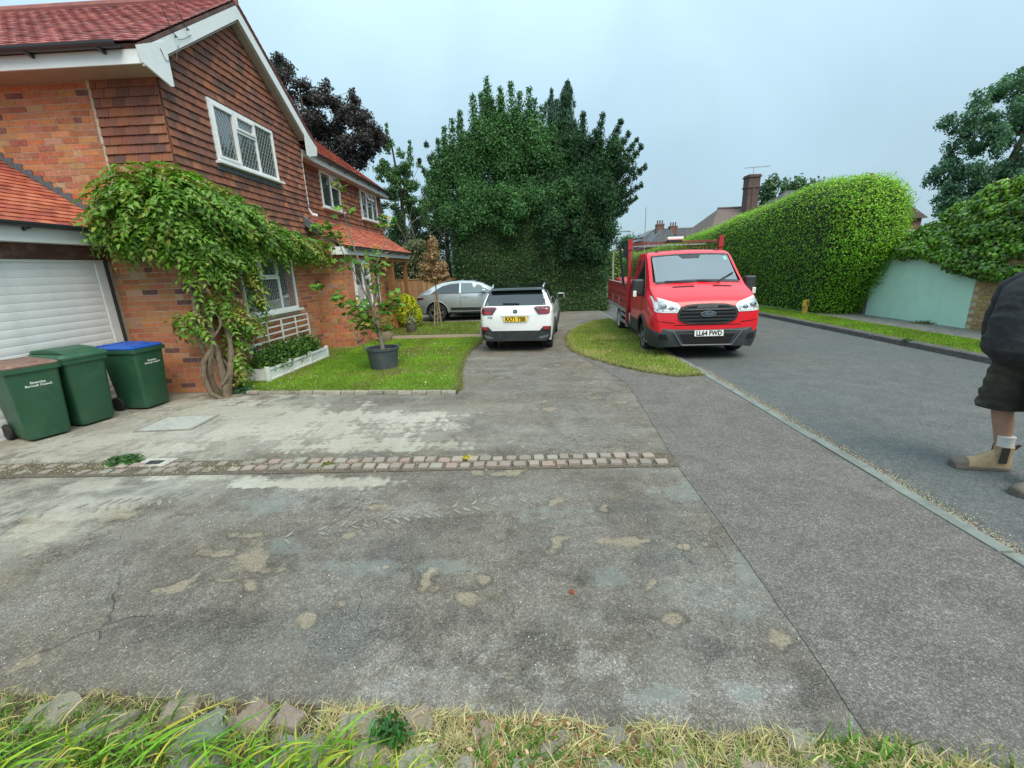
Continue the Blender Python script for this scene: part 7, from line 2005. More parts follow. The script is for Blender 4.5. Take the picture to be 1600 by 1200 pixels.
# chassis, bed
M_bed = M_redold
MB().box(-.4, -.3, 1.5, 6.0, .5, .66).build("chassis_rail", M_under, tk); MB().box(.3, .4, 1.5, 6.0, .5, .66).build("chassis_rail", M_under, tk)
MB().box(-1.0, 1.0, 2.5, 5.98, .66, .74).build("deck", M_rust, tk)
for sg in (-1, 1):
    mb = MB(); x = sg * 1.02
    prof = [(0, .745), (.022, .76), (.022, .83), (.0, .85), (.0, .90), (.024, .915), (.024, .99), (.0, 1.005), (.0, 1.06), (.024, 1.075), (.024, 1.15), (.0, 1.165), (.0, 1.25), (.018, 1.265), (.018, 1.33), (-.02, 1.33), (-.02, .745)]
    mb.prism([(x + sg * a, z) for a, z in prof], 'y', 2.62, 5.95); sd_ = mb.build("side_board", M_bed, tk)
    MB().box(x - .03, x + .03, 2.6, 5.97, 1.332, 1.345).build("capping", M_galv, sd_)
    for y in (3.7, 4.85):
        MB().box(x - .012 + sg * .03, x + .012 + sg * .03, y - .03, y + .03, .74, 1.0).build("latch", M_galv, sd_)
    MB().box(x - .03, x + .03, 2.5, 2.61, .40, 1.36).build("corner_post", M_bed, tk); MB().box(x - .03, x + .03, 5.96, 6.03, .66, 1.36).build("corner_post", M_bed, tk)
    MB().box(x - .035, x + .02, 2.62, 5.96, .655, .74).build("edge_rail", M_galv, tk)
    # side guard: ladder of grey rails
    for z in (.36, .52): MB().box(x - .02, x + .02, 2.64, 3.55, z, z + .06).build("side_guard", M_galv, tk)
    MB().box(x - .025, x + .025, 2.6, 2.66, .3, .65).build("side_guard", M_galv, tk); MB().box(x - .02, x + .02, 3.5, 3.55, .36, .65).build("side_guard", M_galv, tk)
    MB().box(sg * .94 - .03, sg * .94 + .03, 3.62, 3.66, .3, .66).build("mud_flap", M_blackp, tk)
    MB().frustum((sg * .9 - .1, sg * .9 + .1, 3.66, 4.6), (sg * .9 - .1, sg * .9 + .1, 3.75, 4.5), .62, .69).build("mudguard", M_blackp, tk)
    MB().box(x - .035, x + .035, 2.44, 2.52, .7, 2.30).build("rack_post", M_redold, tk)
    MB().box(x - .05, x + .05, 2.42, 2.46, 2.12, 2.36).build("rack_ear", M_redold, tk)
tb = MB(); tb.box(-1.0, 1.0, 5.96, 6.0, .745, 1.33); tb.build("tailboard", M_bed, tk)
MB().box(-1.0, 1.0, 2.50, 2.54, .74, 1.35).build("headboard", M_bed, tk)
for z in (1.45, 2.235): MB().box(-1.0, 1.0, 2.46, 2.50, z, z + .045).build("rack_bar", M_rust, tk)
MB().box(-1.0, 1.0, 3.3, 3.34, 2.21, 2.24).build("rack_bar", M_galv, tk)
for x in (-.98, .98): MB().bar((x, 2.5, 2.27), (x, 3.3, 2.24), .03, .03).build("rack_bar", M_rust, tk)
mb = MB()
for k in range(19): x = -.95 + k * .105; mb.box(x - .004, x + .004, 2.476, 2.484, 1.35, 2.235)
for k in range(8): z = 1.42 + k * .1; mb.box(-.98, .98, 2.486, 2.492, z - .004, z + .004)
mb.build("guard_mesh", M_rust, tk, kind='stuff')
for z, h_ in ((1.7, .02),): MB().box(-.99, .99, 2.495, 2.52, z, z + .05).build("rack_bar", M_rust, tk)
# amber beacon bar on the rack
MB().box(-.17, .13, 2.38, 2.54, 2.24, 2.30).build("beacon_base", M_blackp, tk); MB().box(-.2, .16, 2.36, 2.56, 2.301, 2.37).build("beacon", mat("beacon_lens", (.72, .72, .66), .25, coat=.6), tk, bevel=.02)
# wheels (twin rear)
wheel(tk, (-.86, .93, .34), .335, .22, mat("steel_wheel", (.20, .20, .20), .5, metal=.5, var=.3, dirt=((.12, .1, .08), .5, 9)), side=-1, style='steel')
wheel(tk, (.86, .93, .34), .335, .22, MATS["steel_wheel"], side=1, style='steel')
wheel(tk, (-.88, 4.15, .34), .335, .20, mat("white_rim", (.55, .54, .5), .6, var=.2), side=-1, style='steel'); wheel(tk, (.88, 4.15, .34), .335, .20, MATS["white_rim"], side=1, style='steel')
for sg in (-1, 1): MB().box(sg * .955 - .012, sg * .955 + .012, .52, 1.35, .26, .30).build("side_step", M_galv, tk)
# tools standing on the rack: things of their own
def tool(name, pts, r, blade, label, cat, m1, mh):
    t = empty(name, tk.matrix_world @ Vector((0, 0, 0)), 0, label, cat)
    return t
bpy.context.view_layer.update()
TM = tk.matrix_basis.copy()
def on_truck(name, label, cat, builder, group=None):
    t = bpy.data.objects.new(name, None); COL.objects.link(t); t.matrix_basis = TM; tag(t, label, cat, group); builder(t); return t
M_handle = mat("tool_dark", (.02, .03, .035), .6, var=.2)
def shovel1(t):
    MB().bar((-1.10, 2.75, 1.30), (-1.20, 2.85, 2.24), .045, .045).build("shaft", M_handle, t)
    MB().bar((-1.14, 2.8, 2.18), (-1.26, 2.9, 2.20), .03, .03).build("grip", M_handle, t)
def shovel2(t):
    MB().bar((-.98, 2.72, 1.36), (-1.05, 2.78, 2.26), .04, .04).build("shaft", M_handle, t)
    mb = MB(); mb.frustum((-1.13, -.99, 2.77, 2.80), (-1.10, -1.01, 2.77, 2.79), 1.95, 2.24); mb.build("blade", M_handle, t)
on_truck("shovel", "dark long handled tool leaning outermost against the truck's ladder rack", "shovel", shovel1)
on_truck("shovel", "dark shovel with upturned blade leaning beside the red rack post", "shovel", shovel2)
on_truck("pole", "thin dark pole laid across the top corner of the truck's rack", "pole", lambda t: MB().bar((-1.42, 2.9, 2.27), (-.75, 2.35, 2.38), .025, .025).build("shaft", M_handle, t))
def broom(t):
    mb = MB(); mb.tube([(-.95, 5.6, .8), (-.97, 5.62, 1.9), (-.95, 5.6, 2.15), (-.85, 5.55, 2.28), (-.7, 5.5, 2.2)], .03, 6); mb.build("pipe", M_galv, t, smooth=True)
on_truck("pipe", "pale bent pipe standing up at the back of the truck bed", "pipe", broom)
on_truck("sack", "red sack lying at the rear of the truck bed", "sack", lambda t: MB().box(-.9, -.3, 5.0, 5.7, .75, 1.42).build("sack", M_redold, t, bevel=.12))

# ------------------------------------------------------------------ white hatchback, seen from behind
jz = empty("white_hatchback", (-.235, 9.36, 0), R(-6.5), "white hatchback with black roof and yellow rear plate, parked on the drive", "car")
J = Body(dict(
    zl=[(0, .30), (.15, .24), (3.6, .22), (3.8, .3)],
    zu=[(0, .76), (.02, .90), (.05, .955), (.09, .985), (.14, 1.02), (.28, 1.20), (.40, 1.315), (.5, 1.345), (.6, 1.365), (.9, 1.40), (1.5, 1.415), (1.9, 1.39), (2.2, 1.32), (2.75, 1.02), (2.85, .98), (3.3, .9), (3.6, .8), (3.75, .62), (3.8, .5)],
    zb=[(0, .66), (.05, .86), (.2, .95), (2.7, .93), (3.4, .82), (3.8, .45)],
    wl=[(0, .66), (.06, .72), (.2, .76), (3.4, .76), (3.7, .66), (3.8, .5)],
    wb=[(0, .68), (.03, .735), (.08, .765), (.2, .79), (.5, .80), (3.2, .80), (3.5, .76), (3.7, .66), (3.8, .5)],
    wr=[(0, .66), (.05, .70), (.14, .70), (.28, .66), (.40, .615), (.6, .60), (1.8, .60), (2.3, .60), (2.8, .68), (3.4, .66), (3.7, .58), (3.8, .45)]), wheels=((.66, .30), (3.0, .30)), wr=.365, rnd=.07, crown=.03, bul=.03)
def jm(c, j): return 1 if (c.z > J.g('zb', c.y) + .07 and .36 < c.y < 2.6) else 0
J.mesh(0, 3.8, 76, extra=[.02, .05, .09, .296, 1.02, 1.03], mats=[M_whitep, M_gloss], matfn=jm, name="body", parent=jz)
MB().box(-.70, .70, .2, 3.6, .22, .55).build("underbody", M_under, jz)
jf = front_fn(J, 0, 1.0, 1)
rw = patch("rear_window", [(-.655, 1.005), (.655, 1.005), (.61, 1.20), (.545, 1.305), (-.545, 1.305), (-.61, 1.20)], lambda u, v, o: jf(u, v, o), M_cglass, jz, 22, 10, .006)
patch("spoiler", [(-.57, 1.30), (.57, 1.30), (.55, 1.352), (-.55, 1.352)], lambda u, v, o: (u, J.front_y(u, v, 0, 1) - o - .05, v + .02), M_gloss, jz, 12, 3, .05)
for sg in (-1, 1):
    patch("pillar_trim", [(sg * .655, 1.0), (sg * .70, 1.0), (sg * .60, 1.31), (sg * .55, 1.31)], lambda u, v, o: jf(u, v, o), M_gloss if sg < 0 else M_whitep, jz, 8, 6, .006)
    lp = patch("tail_light", [(sg * .40, .955), (sg * .44, .985), (sg * .715, .985), (sg * .745, .96), (sg * .745, .85), (sg * .70, .825), (sg * .50, .825), (sg * .46, .88)], lambda u, v, o: jf(u, v, o), M_lampdark, jz, 12, 5, .018)
    patch("lamp_band", [(sg * .50, .90), (sg * .735, .90), (sg * .735, .855), (sg * .70, .84), (sg * .52, .84)], lambda u, v, o: jf(u, v, o + .016), M_lampred, lp, 8, 3, .006)
    patch("lamp_band", [(sg * .46, .965), (sg * .70, .965), (sg * .70, .955), (sg * .46, .955)], lambda u, v, o: jf(u, v, o + .016), M_lampred, lp, 8, 1, .006)
    patch("reflector", [(sg * .60, .575), (sg * .73, .575), (sg * .73, .505), (sg * .61, .505)], lambda u, v, o: jf(u, v, o + .06), M_lampred, jz, 5, 2, .012)
    patch("side_window", [(.55, .98), (1.55, .97), (2.35, .99), (2.0, 1.28), (.75, 1.28)], side_fn(J, sg), M_cglass, jz, 14, 5, .006)
    mb = MB(); pts = []
    for yw in (.66, 3.0):
        mb = MB(); pts = []
        for k in range(17):
            a = math.pi * k / 16 * 1.12 - .18; y = yw - .375 * math.cos(a); z = max(.2, .30 + .375 * math.sin(a)); pts.append((sg * (J.W(y, z) + .004), y, z))
        mb.tube(pts, .032, 6); mb.build("arch_trim", M_blackp, jz, smooth=True)
    patch("sill_trim", [(1.05, .23), (2.6, .23), (2.6, .38), (1.05, .38)], side_fn(J, sg), M_blackp, jz, 6, 2, .015)
    mb = MB(); mb.tube([(sg * .57, .56, 1.36), (sg * .58, .66, 1.42), (sg * .585, 1.2, 1.45), (sg * .58, 1.9, 1.43), (sg * .57, 2.0, 1.37)], .018, 8); mb.build("roof_rail", M_chrome, jz, smooth=True)
    mb = MB(); mb.box(sg * .90 - .09, sg * .90 + .09, 2.28, 2.42, .98, 1.12); m_ = mb.build("mirror", M_whitep, jz, bevel=.03); MB().box(sg * .90 - .08, sg * .90 + .08, 2.27, 2.279, .99, 1.11).build("mirror_glass", M_gloss, m_)
    MB().bar((sg * .76, 2.36, .97), (sg * .86, 2.35, 1.01), .04, .03).build("mirror_arm", M_gloss, m_)
    wheel(jz, (sg * .665, .66, .30), .30, .20, mat("dark_alloy", (.10, .10, .11), .3, metal=.8), side=sg); wheel(jz, (sg * .675, 3.0, .30), .30, .20, MATS["dark_alloy"], side=sg)
    patch("lower_trim_bright", [(sg * .48, .33), (sg * .72, .40), (sg * .70, .34), (sg * .56, .305)], lambda u, v, o: jf(u, v, o + .035), mat("satin_grey", (.12, .14, .15), .35), jz, 6, 2, .01)
# lower dark bumper
patch("bumper", [(-.765, .56), (-.60, .56), (-.52, .475), (.52, .475), (.60, .56), (.765, .56), (.75, .31), (.66, .255), (-.66, .255), (-.75, .31)], lambda u, v, o: (u, (J.front_y(u, max(.31, v), 0, 1.0)) - o - .012, v), M_blackp, jz, 30, 6, .028)
patch("plate_recess", [(-.34, .80), (.34, .80), (.27, .66), (-.27, .66)], lambda u, v, o: jf(u, v, o - .004), mat("recess_white", (.6, .62, .62), .35), jz, 8, 3, .006)
patch("plate_light_bar", [(-.30, .795), (.30, .795), (.30, .815), (-.30, .815)], lambda u, v, o: jf(u, v, o + .006), M_whitep, jz, 8, 1, .014)
plate(jz, "RX71 YBB", (0, J.front_y(0, .73, 0, .5) - .018, .725), .50, .105, M_plateY, (R(83), 0, 0))
# winged H style badge ring
bd = patch("badge", stad(0, .888, .045, .036, p=4), lambda u, v, o: jf(u, v, o + .008), mat("badge_dark", (.03, .05, .06), .2, metal=.8), jz, 8, 4, .004)
for a, b in (((-.024, .912), (-.016, .866)), ((.024, .912), (.016, .866)), ((-.019, .888), (.019, .888))):
    MB().bar(jf(a[0], a[1], .018), jf(b[0], b[1], .018), .009, .005, up=(0, -1, 0)).build("badge_bar", M_chrome, bd)
me = text_mesh("JAZZ", .055, .001, .001); me.materials.append(M_gloss); link("lettering", me, jz, (-.56, J.front_y(-.56, .78, 0, .5) - .008, .765), (R(86), 0, R(-6)))
MB().bar(jf(-.28, 1.055, .02), jf(.08, 1.045, .03), .035, .02).build("wiper", M_gloss, jz, bevel=.006)
MB().frustum((-.015, .015, .62, .68), (-.008, .008, .63, .65), J.g('zu', .65) + .028, J.g('zu', .65) + .07).build("antenna", M_gloss, jz)
mb = MB(); mb.box(-.5, .5, .75, .80, .7, 1.1); mb.build("rear_seat", M_seat, jz)

# ------------------------------------------------------------------ silver SUV, side on
mc = empty("silver_suv", (-3.98, 16.45, 0), R(-90), "silver sports utility car parked side on in front of the fence", "car")
S = Body(dict(
    zl=[(0, .38), (.3, .30), (4.0, .26), (4.25, .32)],
    zu=[(0, .66), (.04, .80), (.10, .93), (.2, 1.0), (.34, 1.08), (.62, 1.24), (.95, 1.35), (1.3, 1.40), (1.7, 1.425), (2.1, 1.40), (2.45, 1.31), (3.0, 1.02), (3.1, .985), (3.7, .88), (4.05, .74), (4.2, .58), (4.25, .5)],
    zb=[(0, .55), (.1, .82), (.3, .96), (.6, .99), (2.9, .95), (3.4, .85), (4.0, .65), (4.25, .45)],
    wl=[(0, .62), (.1, .74), (.3, .82), (3.9, .82), (4.15, .7), (4.25, .5)],
    wb=[(0, .64), (.05, .74), (.15, .82), (.4, .87), (1.5, .86), (3.6, .87), (4.0, .80), (4.2, .62), (4.25, .5)],
    wr=[(0, .62), (.1, .70), (.34, .66), (.95, .60), (1.4, .58), (2.2, .58), (2.6, .62), (3.1, .72), (3.8, .72), (4.25, .45)]), wheels=((.78, .33), (3.42, .33)), wr=.40, rnd=.09, crown=.03, bul=.035)
S.mesh(0, 4.25, 90, mats=[M_silver], name="body", parent=mc)
MB().box(-.76, .76, .2, 4.0, .28, .6).build("underbody", M_under, mc)
for sg in (-1, 1):
    patch("side_window", [(.62, 1.02), (.78, 1.0), (1.62, .985), (1.62, 1.33), (1.3, 1.315), (.98, 1.24)], side_fn(S, sg), M_cglass, mc, 14, 5, .006)
    patch("side_window", [(1.68, .985), (2.72, .99), (2.78, 1.02), (2.38, 1.24), (2.05, 1.325), (1.68, 1.335)], side_fn(S, sg), mat("suv_front_glass", (.10, .14, .15), .05, spec=.8, ior=1.7), mc, 14, 5, .006)
    patch("window_surround", [(.58, .99), (2.8, .965), (2.8, .985), (.6, 1.008)], side_fn(S, sg), M_gloss, mc, 14, 1, .008)
    patch("lower_blade", [(1.3, .40), (3.0, .36), (3.0, .46), (1.28, .50)], side_fn(S, sg), M_blackp, mc, 10, 2, .012)
    patch("sill", [(1.2, .28), (3.0, .27), (3.0, .33), (1.2, .34)], side_fn(S, sg), M_blackp, mc, 8, 1, .01)
    patch("door_shut_line", [(1.645, .50), (1.655, .50), (1.655, .98), (1.645, .98)], side_fn(S, sg), M_under, mc, 1, 5, .002)
    patch("door_handle", [(1.72, .86), (1.9, .86), (1.9, .885), (1.72, .885)], side_fn(S, sg), M_silver, mc, 3, 1, .02)
    patch("tail_light", [(.02, .78), (.05, .86), (.34, .87), (.32, .81)], side_fn(S, sg), M_lampdark, mc, 8, 3, .01)
    mb = MB(); mb.box(sg * .97 - .09, sg * .97 + .09, 2.42, 2.58, 1.0, 1.12); m_ = mb.build("mirror", M_silver, mc, bevel=.04); MB().bar((sg * .84, 2.55, .97), (sg * .95, 2.52, 1.0), .06, .04).build("mirror_arm", M_gloss, m_)
    wheel(mc, (sg * .77, .78, .33), .335, .24, M_alloy, side=sg, rimr=.72); wheel(mc, (sg * .77, 3.42, .33), .335, .24, M_alloy, side=sg, rimr=.72)
    for yw in (.78, 3.42):
        pts = []
        for k in range(15): a = math.pi * k / 14; y = yw - .405 * math.cos(a); z = .33 + .405 * math.sin(a); pts.append((sg * (S.W(y, z)), y, z))
        mb = MB(); mb.tube(pts, .014, 6); mb.build("arch_lip", M_silver, mc, smooth=True)
def sfn(u, v, off): z = S.g('zu', v); w = S.g('wr', v) - S.rnd; q = min(1, abs(u) / w); return (u, v, z + S.crown * (1 - q * q) + off)
patch("windscreen", [(-.55, 2.2), (.55, 2.2), (.62, 2.98), (-.62, 2.98)], sfn, M_cglass, mc, 12, 8, .006)
patch("roof_glass", [(-.5, 1.1), (.5, 1.1), (.5, 2.15), (-.5, 2.15)], sfn, M_gloss, mc, 10, 6, .005)
patch("rear_window", [(-.5, .4), (.5, .4), (.5, .95), (-.5, .95)], sfn, M_cglass, mc, 8, 6, .006)
# ================================================================== DISTANT BUILDINGS AND STREET FURNITURE
M_bwall = mat("far_brick", (.17, .095, .075), .9, var=.25, vscale=2)
M_slate = mat("slate", (.13, .145, .16), .7, var=.2, vscale=3, bump=.01, bscale=12)
M_brown = mat("brown_roof", (.13, .095, .085), .85, var=.2, vscale=4, bump=.01, bscale=14)
M_winframe = M_upvc
hs = empty("chimney_house", (13.5, 31, 0), 0, "house behind the privet hedge with brown tiled roof and one very tall brick chimney", "house")
MB().box(-.9, 8, -2.5, 3, 0, 3.5).build("wall", M_bwall, hs)
mb = MB(); slab(mb, [(-2.2, -2.8, 3.4), (8.5, -2.8, 3.4), (8.5, .2, 5.1), (-.5, .2, 5.1)], .08, (0, -.5, 1)); slab(mb, [(-.5, .202, 5.1), (8.5, .202, 5.1), (8.5, 3.2, 3.4), (-2.2, 3.2, 3.4)], .08, (0, .5, 1)); slab(mb, [(-2.2, -2.8, 3.4), (-.5, .2, 5.1), (-2.2, 3.2, 3.4)], .08, (-1, 0, .9))
rf = mb.build("roof", M_brown, hs)
mb = MB(); mb.tube([(-.55, .2, 5.11), (8.4, .2, 5.11)], .09, 6); mb.build("ridge", M_brown, rf)
ch = MB(Matrix.Translation((.42, -.6, .15))); ch.box(.36, 1.04, -.35, .35, 3.3, 6.0); ch.box(.31, 1.09, -.41, .41, 6.0, 6.1); ch.box(.35, 1.05, -.37, .37, 6.1, 6.62); ch.box(.29, 1.11, -.43, .43, 6.62, 6.7); ch.box(.33, 1.07, -.38, .38, 6.70, 6.78); ch.box(.62, .78, -.385, -.35, 4.0, 6.0)
ch.build("chimney", mat("dark_stack", (.105, .07, .062), .9, var=.25, vscale=3), rf)
mb = MB(); mb.M = Matrix.Translation((.42, -.6, .15)); mb.bar((.75, 0, 6.75), (.75, 0, 7.25), .03); mb.bar((.15, 0, 7.22), (1.75, 0, 7.27), .025)
for k in range(7): x = .3 + k * .22; mb.bar((x, -.22, 7.22 + k * .007), (x, .22, 7.22 + k * .007), .014)
mb.build("aerial", mat("aerial", (.35, .36, .37), .5, metal=.6), rf)
for x in (1.6, 4.2):
    w_ = MB().box(x, x + 1.0, -2.53, -2.49, 1.9, 3.0).build("window", M_winframe, hs); MB().box(x + .08, x + .92, -2.545, -2.531, 1.98, 2.92).build("pane", M_glass, w_)
# dark roof to its right
h2 = empty("dark_roofed_house", (18.4, 33, 0), 0, "dark hipped roof of a house showing above the middle of the privet hedge", "house")
MB().box(-2.2, 6, -2, 3, 0, 4.2).build("wall", M_bwall, h2)
mb = MB(); slab(mb, [(-2.6, -2.3, 4.2), (6.3, -2.3, 4.2), (5.0, .5, 6.35), (.2, .5, 6.35)], .08, (0, -.6, 1)); slab(mb, [(-2.6, -2.3, 4.2), (.2, .5, 6.35), (-2.6, 3.3, 4.2)], .08, (-1, 0, .9)); slab(mb, [(.2, .502, 6.35), (5.0, .502, 6.35), (6.3, 3.3, 4.2), (-2.6, 3.3, 4.2)], .08, (0, .6, 1)); mb.build("roof", mat("dark_roof", (.075, .07, .075), .85, var=.2), h2)
h3 = empty("red_chimney_house", (25.0, 35, 0), 0, "house hidden behind the privet hedge, only its small red chimney showing", "house")
MB().box(-.2, 3.7, -1, 4, 0, 4.2).build("wall", M_bwall, h3)
mb = MB(); mb.prism([(-.4, 4.2), (3.9, 4.2), (1.7, 5.6)], 'y', -1.3, 4.2); r3 = mb.build("roof", M_brown, h3)
MB().box(.3, .75, .0, .4, 4.7, 7.3).build("chimney", mat("red_chimney", (.4, .12, .08), .9), r3)
mb = MB(); mb.lathe([(.14, 7.2), (.12, 7.5), (.14, 7.52)], 10, (.52, .2, 0)); mb.build("chimney_pot", MATS["red_chimney"], r3)
# grey garage roof and brown lean-to behind the mint wall
g4 = empty("garage", (13.2, 12.8, 0), 0, "low grey roofed outbuilding behind the mint wall, between the privet hedge and the ivy", "outbuilding")
MB().box(.4, 5, .3, 4, 0, 2.2).build("wall", M_bwall, g4)
mb = MB(); slab(mb, [(.1, .0, 2.3), (5.2, .0, 2.3), (5.2, 4.4, 2.62), (.1, 4.4, 2.62)], .12, (0, -.08, 1)); mb.build("roof", mat("grey_roof", (.22, .26, .25), .8, var=.1), g4)
MB().box(.3, .4, .3, 4, 0, 2.4).build("brown_wall", mat("brown_wall", (.16, .10, .075), .9, var=.2), g4)
# slate-roofed terrace at the end of the road
tr_ = empty("terrace_house", (18.2, 60, 0), 0, "distant grey slate roofed terrace with two chimney stacks full of pots", "house")
MB().box(-3.2, 6, -3, 4, 0, 4.4).build("wall", M_bwall, tr_)
mb = MB(); mb.prism([(-3.6, 4.5), (6.4, 4.5), (6.0, 6.0), (-1.1, 6.0)], 'y', -.2, 3.8); mb.prism([(-3.3, 3.6), (.9, 3.6), (-.4, 5.55), (-1.6, 5.55)], 'y', -4.2, -.21); rt_ = mb.build("roof", M_slate, tr_)
for x, z, n_ in ((-.6, 6.55, 3), (1.1, 6.25, 3)):
    c_ = MB().box(x - .45, x + .45, -.6, .3, 5.2, z).build("chimney", M_bwall, rt_)
    MB().box(x - .5, x + .5, -.65, .35, z - .12, z - .02).build("chimney_cap", M_bwall, tr_)
    for k in range(n_): mb = MB(); mb.lathe([(.10, z), (.085, z + .42), (.11, z + .46)], 8, (x - .3 + k * .3, -.15, 0)); mb.build("chimney_pot", M_bwall, tr_)
MB().box(-1.9, -1.2, -3.2, -2.6, 4.6, 5.6).build("chimney", M_bwall, rt_)
for k in range(2): mb = MB(); mb.lathe([(.1, 5.6), (.09, 6.0)], 8, (-1.7 + k * .3, -2.9, 0)); mb.build("chimney_pot", M_bwall, tr_)
M_pole = mat("lamp_post_grey", (.28, .30, .31), .6, metal=.3)
def lamp(x, y, h, arm, label, k=1.0):
    t = empty("street_lamp", (x, y, 0), 0, label, "street lamp", "street lamps")
    mb = MB(); mb.tube([(0, 0, 0), (0, 0, .9), (0, 0, 1.0), (0, 0, h)], [.09 * k, .09 * k, .055 * k, .04 * k], 8); mb.build("pole", M_pole, t)
    if arm:
        MB().bar((0, 0, h - .02), (arm, 0, h + .04), .04 * k).build("arm", M_pole, t)
        MB().box(arm * .3 if arm > 0 else arm * 1.4, arm * 1.4 if arm > 0 else arm * .3, -.1 * k, .1 * k, h + .03, h + .03 + .1 * k).build("lamp_head", M_pole, t)
    return t
lamp(11.9, 50, 5.1, -1.1, "street lamp with a flat horizontal head at the far end of the road")
lamp(14.2, 54, 8.0, 0, "tall thin grey pole standing beyond the street lamp near the slate roofs")
lamp(18.0, 19.2, 3.9, .35, "thin street lamp behind the outbuilding between the privet hedge and the ivy", .5)
# yellow hydrant marker post on the verge
hy = empty("marker_post", (8.72, 13.9, .085), R(38), "small yellow concrete hydrant marker post on the verge before the privet hedge", "marker post")
M_yel = mat("hydrant_yellow", (.48, .33, .045), .7, var=.25, vscale=14, dirt=((.2, .15, .05), .5, 9))
MB().box(-.09, .09, -.05, .05, 0, .22).build("foot", M_yel, hy, bevel=.008); MB().box(-.145, .145, -.045, .045, .222, .42).build("plate", M_yel, hy, bevel=.008)
me = text_mesh("H", .16, .004, .002); me.materials.append(M_print); link("lettering", me, hy, (0, -.047, .32), (R(90), 0, 0))

# ================================================================== PERSON
M_skin = mat("skin", (.42, .24, .17), .55, var=.12, vscale=9)
M_jkt = mat("jacket_cloth", (.017, .019, .021), .8, var=.4, vscale=6, bump=.012, bscale=16, dirt=((.055, .052, .048), .6, 5))
M_short = mat("shorts_cloth", (.045, .040, .030), .9, var=.4, vscale=8, bump=.012, bscale=18, dirt=((.07, .065, .055), .45, 5))
M_boot = mat("boot_suede", (.36, .26, .15), .85, var=.25, vscale=16, dirt=((.2, .15, .1), .5, 10), bump=.003)
M_sole = mat("boot_sole", (.14, .12, .10), .8); M_elastic = mat("boot_elastic", (.035, .03, .026), .9)
M_toe = mat("boot_toe", (.13, .11, .09), .7)
M_sock = mat("sock_white", (.66, .64, .61), .9, bump=.003, bscale=90); M_hair = mat("hair_brown", (.07, .05, .03), .8)
pn = empty("person", (4.03, 3.38, -.02), 0, "person in black jacket, dark shorts, white socks and tan work boots standing in the road", "person")
pn.scale = (1.06, 1.06, 1.06)
def lean(z): return -.08 * min(1, max(0, (z - .26) / .4)) - .04 * min(1, max(0, (z - 1.0) / .4))
# local frame: faces -x; +y away from camera
def skin_mesh(name, joints, edges, m, parent, sub=2):
    me = bpy.data.meshes.new(name); me.from_pydata([j[0] for j in joints], edges, []); o = link(name, me, parent); me.materials.append(m)
    sk = o.modifiers.new("skin", 'SKIN'); ss = o.modifiers.new("sub", 'SUBSURF'); ss.levels = sub; ss.render_levels = sub
    if not me.skin_vertices: 
        bpy.context.view_layer.objects.active = o
    for i, j in enumerate(joints): me.skin_vertices[0].data[i].radius = j[1]
    me.skin_vertices[0].data[0].use_root = True
    sk.use_smooth_shade = True
    return o
J_ = [((.08, 0, .92), (.15, .17)), ((.06, 0, 1.12), (.16, .17)), ((.06, 0, 1.35), (.15, .18)), ((.04, 0, 1.5), (.09, .12)), ((.02, 0, 1.57), (.062, .062)), ((.0, 0, 1.65), (.08, .075)), ((-.01, 0, 1.74), (.105, .088)), ((.0, 0, 1.82), (.085, .078)),
      ((.06, -.12, .84), (.105, .10)), ((.0, -.17, .50), (.068, .066)), ((.02, -.17, .36), (.064, .062)), ((.06, -.18, .10), (.04, .04)),
      ((.08, .12, .84), (.105, .10)), ((-.02, .16, .50), (.068, .066)), ((.0, .16, .36), (.066, .062)), ((.03, .16, .10), (.04, .04)),
      ((.05, -.19, 1.44), (.05, .05)), ((-.07, -.30, 1.16), (.035, .035)), ((-.02, -.26, .98), (.036, .03)), ((.02, -.235, .94), (.035, .022)),
      ((.05, .19, 1.44), (.05, .05)), ((-.03, .29, 1.16), (.035, .035)), ((-.02, .26, .98), (.036, .03)), ((.02, .235, .94), (.035, .022))]
E_ = [(0, 1), (1, 2), (2, 3), (3, 4), (4, 5), (5, 6), (6, 7), (0, 8), (8, 9), (9, 10), (10, 11), (0, 12), (12, 13), (13, 14), (14, 15), (3, 16), (16, 17), (17, 18), (18, 19), (3, 20), (20, 21), (21, 22), (22, 23)]
J_ = [((p[0] + lean(p[2]), p[1], p[2]), r) for p, r in J_]
try:
    import bmesh
    def skin_obj(name, J, E, m, parent, sub=2):
        bm = bmesh.new(); lay = bm.verts.layers.skin.verify(); vs_ = []
        for p, r in J:
            v = bm.verts.new(p); v[lay].radius = r if hasattr(r, '__len__') else (r, r); vs_.append(v)
        vs_[0][lay].use_root = True
        for a, b in E: bm.edges.new((vs_[a], vs_[b]))
        me = bpy.data.meshes.new(name); bm.to_mesh(me); bm.free(); me.materials.append(m)
        o = link(name, me, parent); sk = o.modifiers.new("skin", 'SKIN'); sk.use_smooth_shade = True
        ss = o.modifiers.new("sub", 'SUBSURF'); ss.levels = sub; ss.render_levels = sub
        return o
except Exception: raise
skin_obj("body", J_, E_, M_skin, pn)
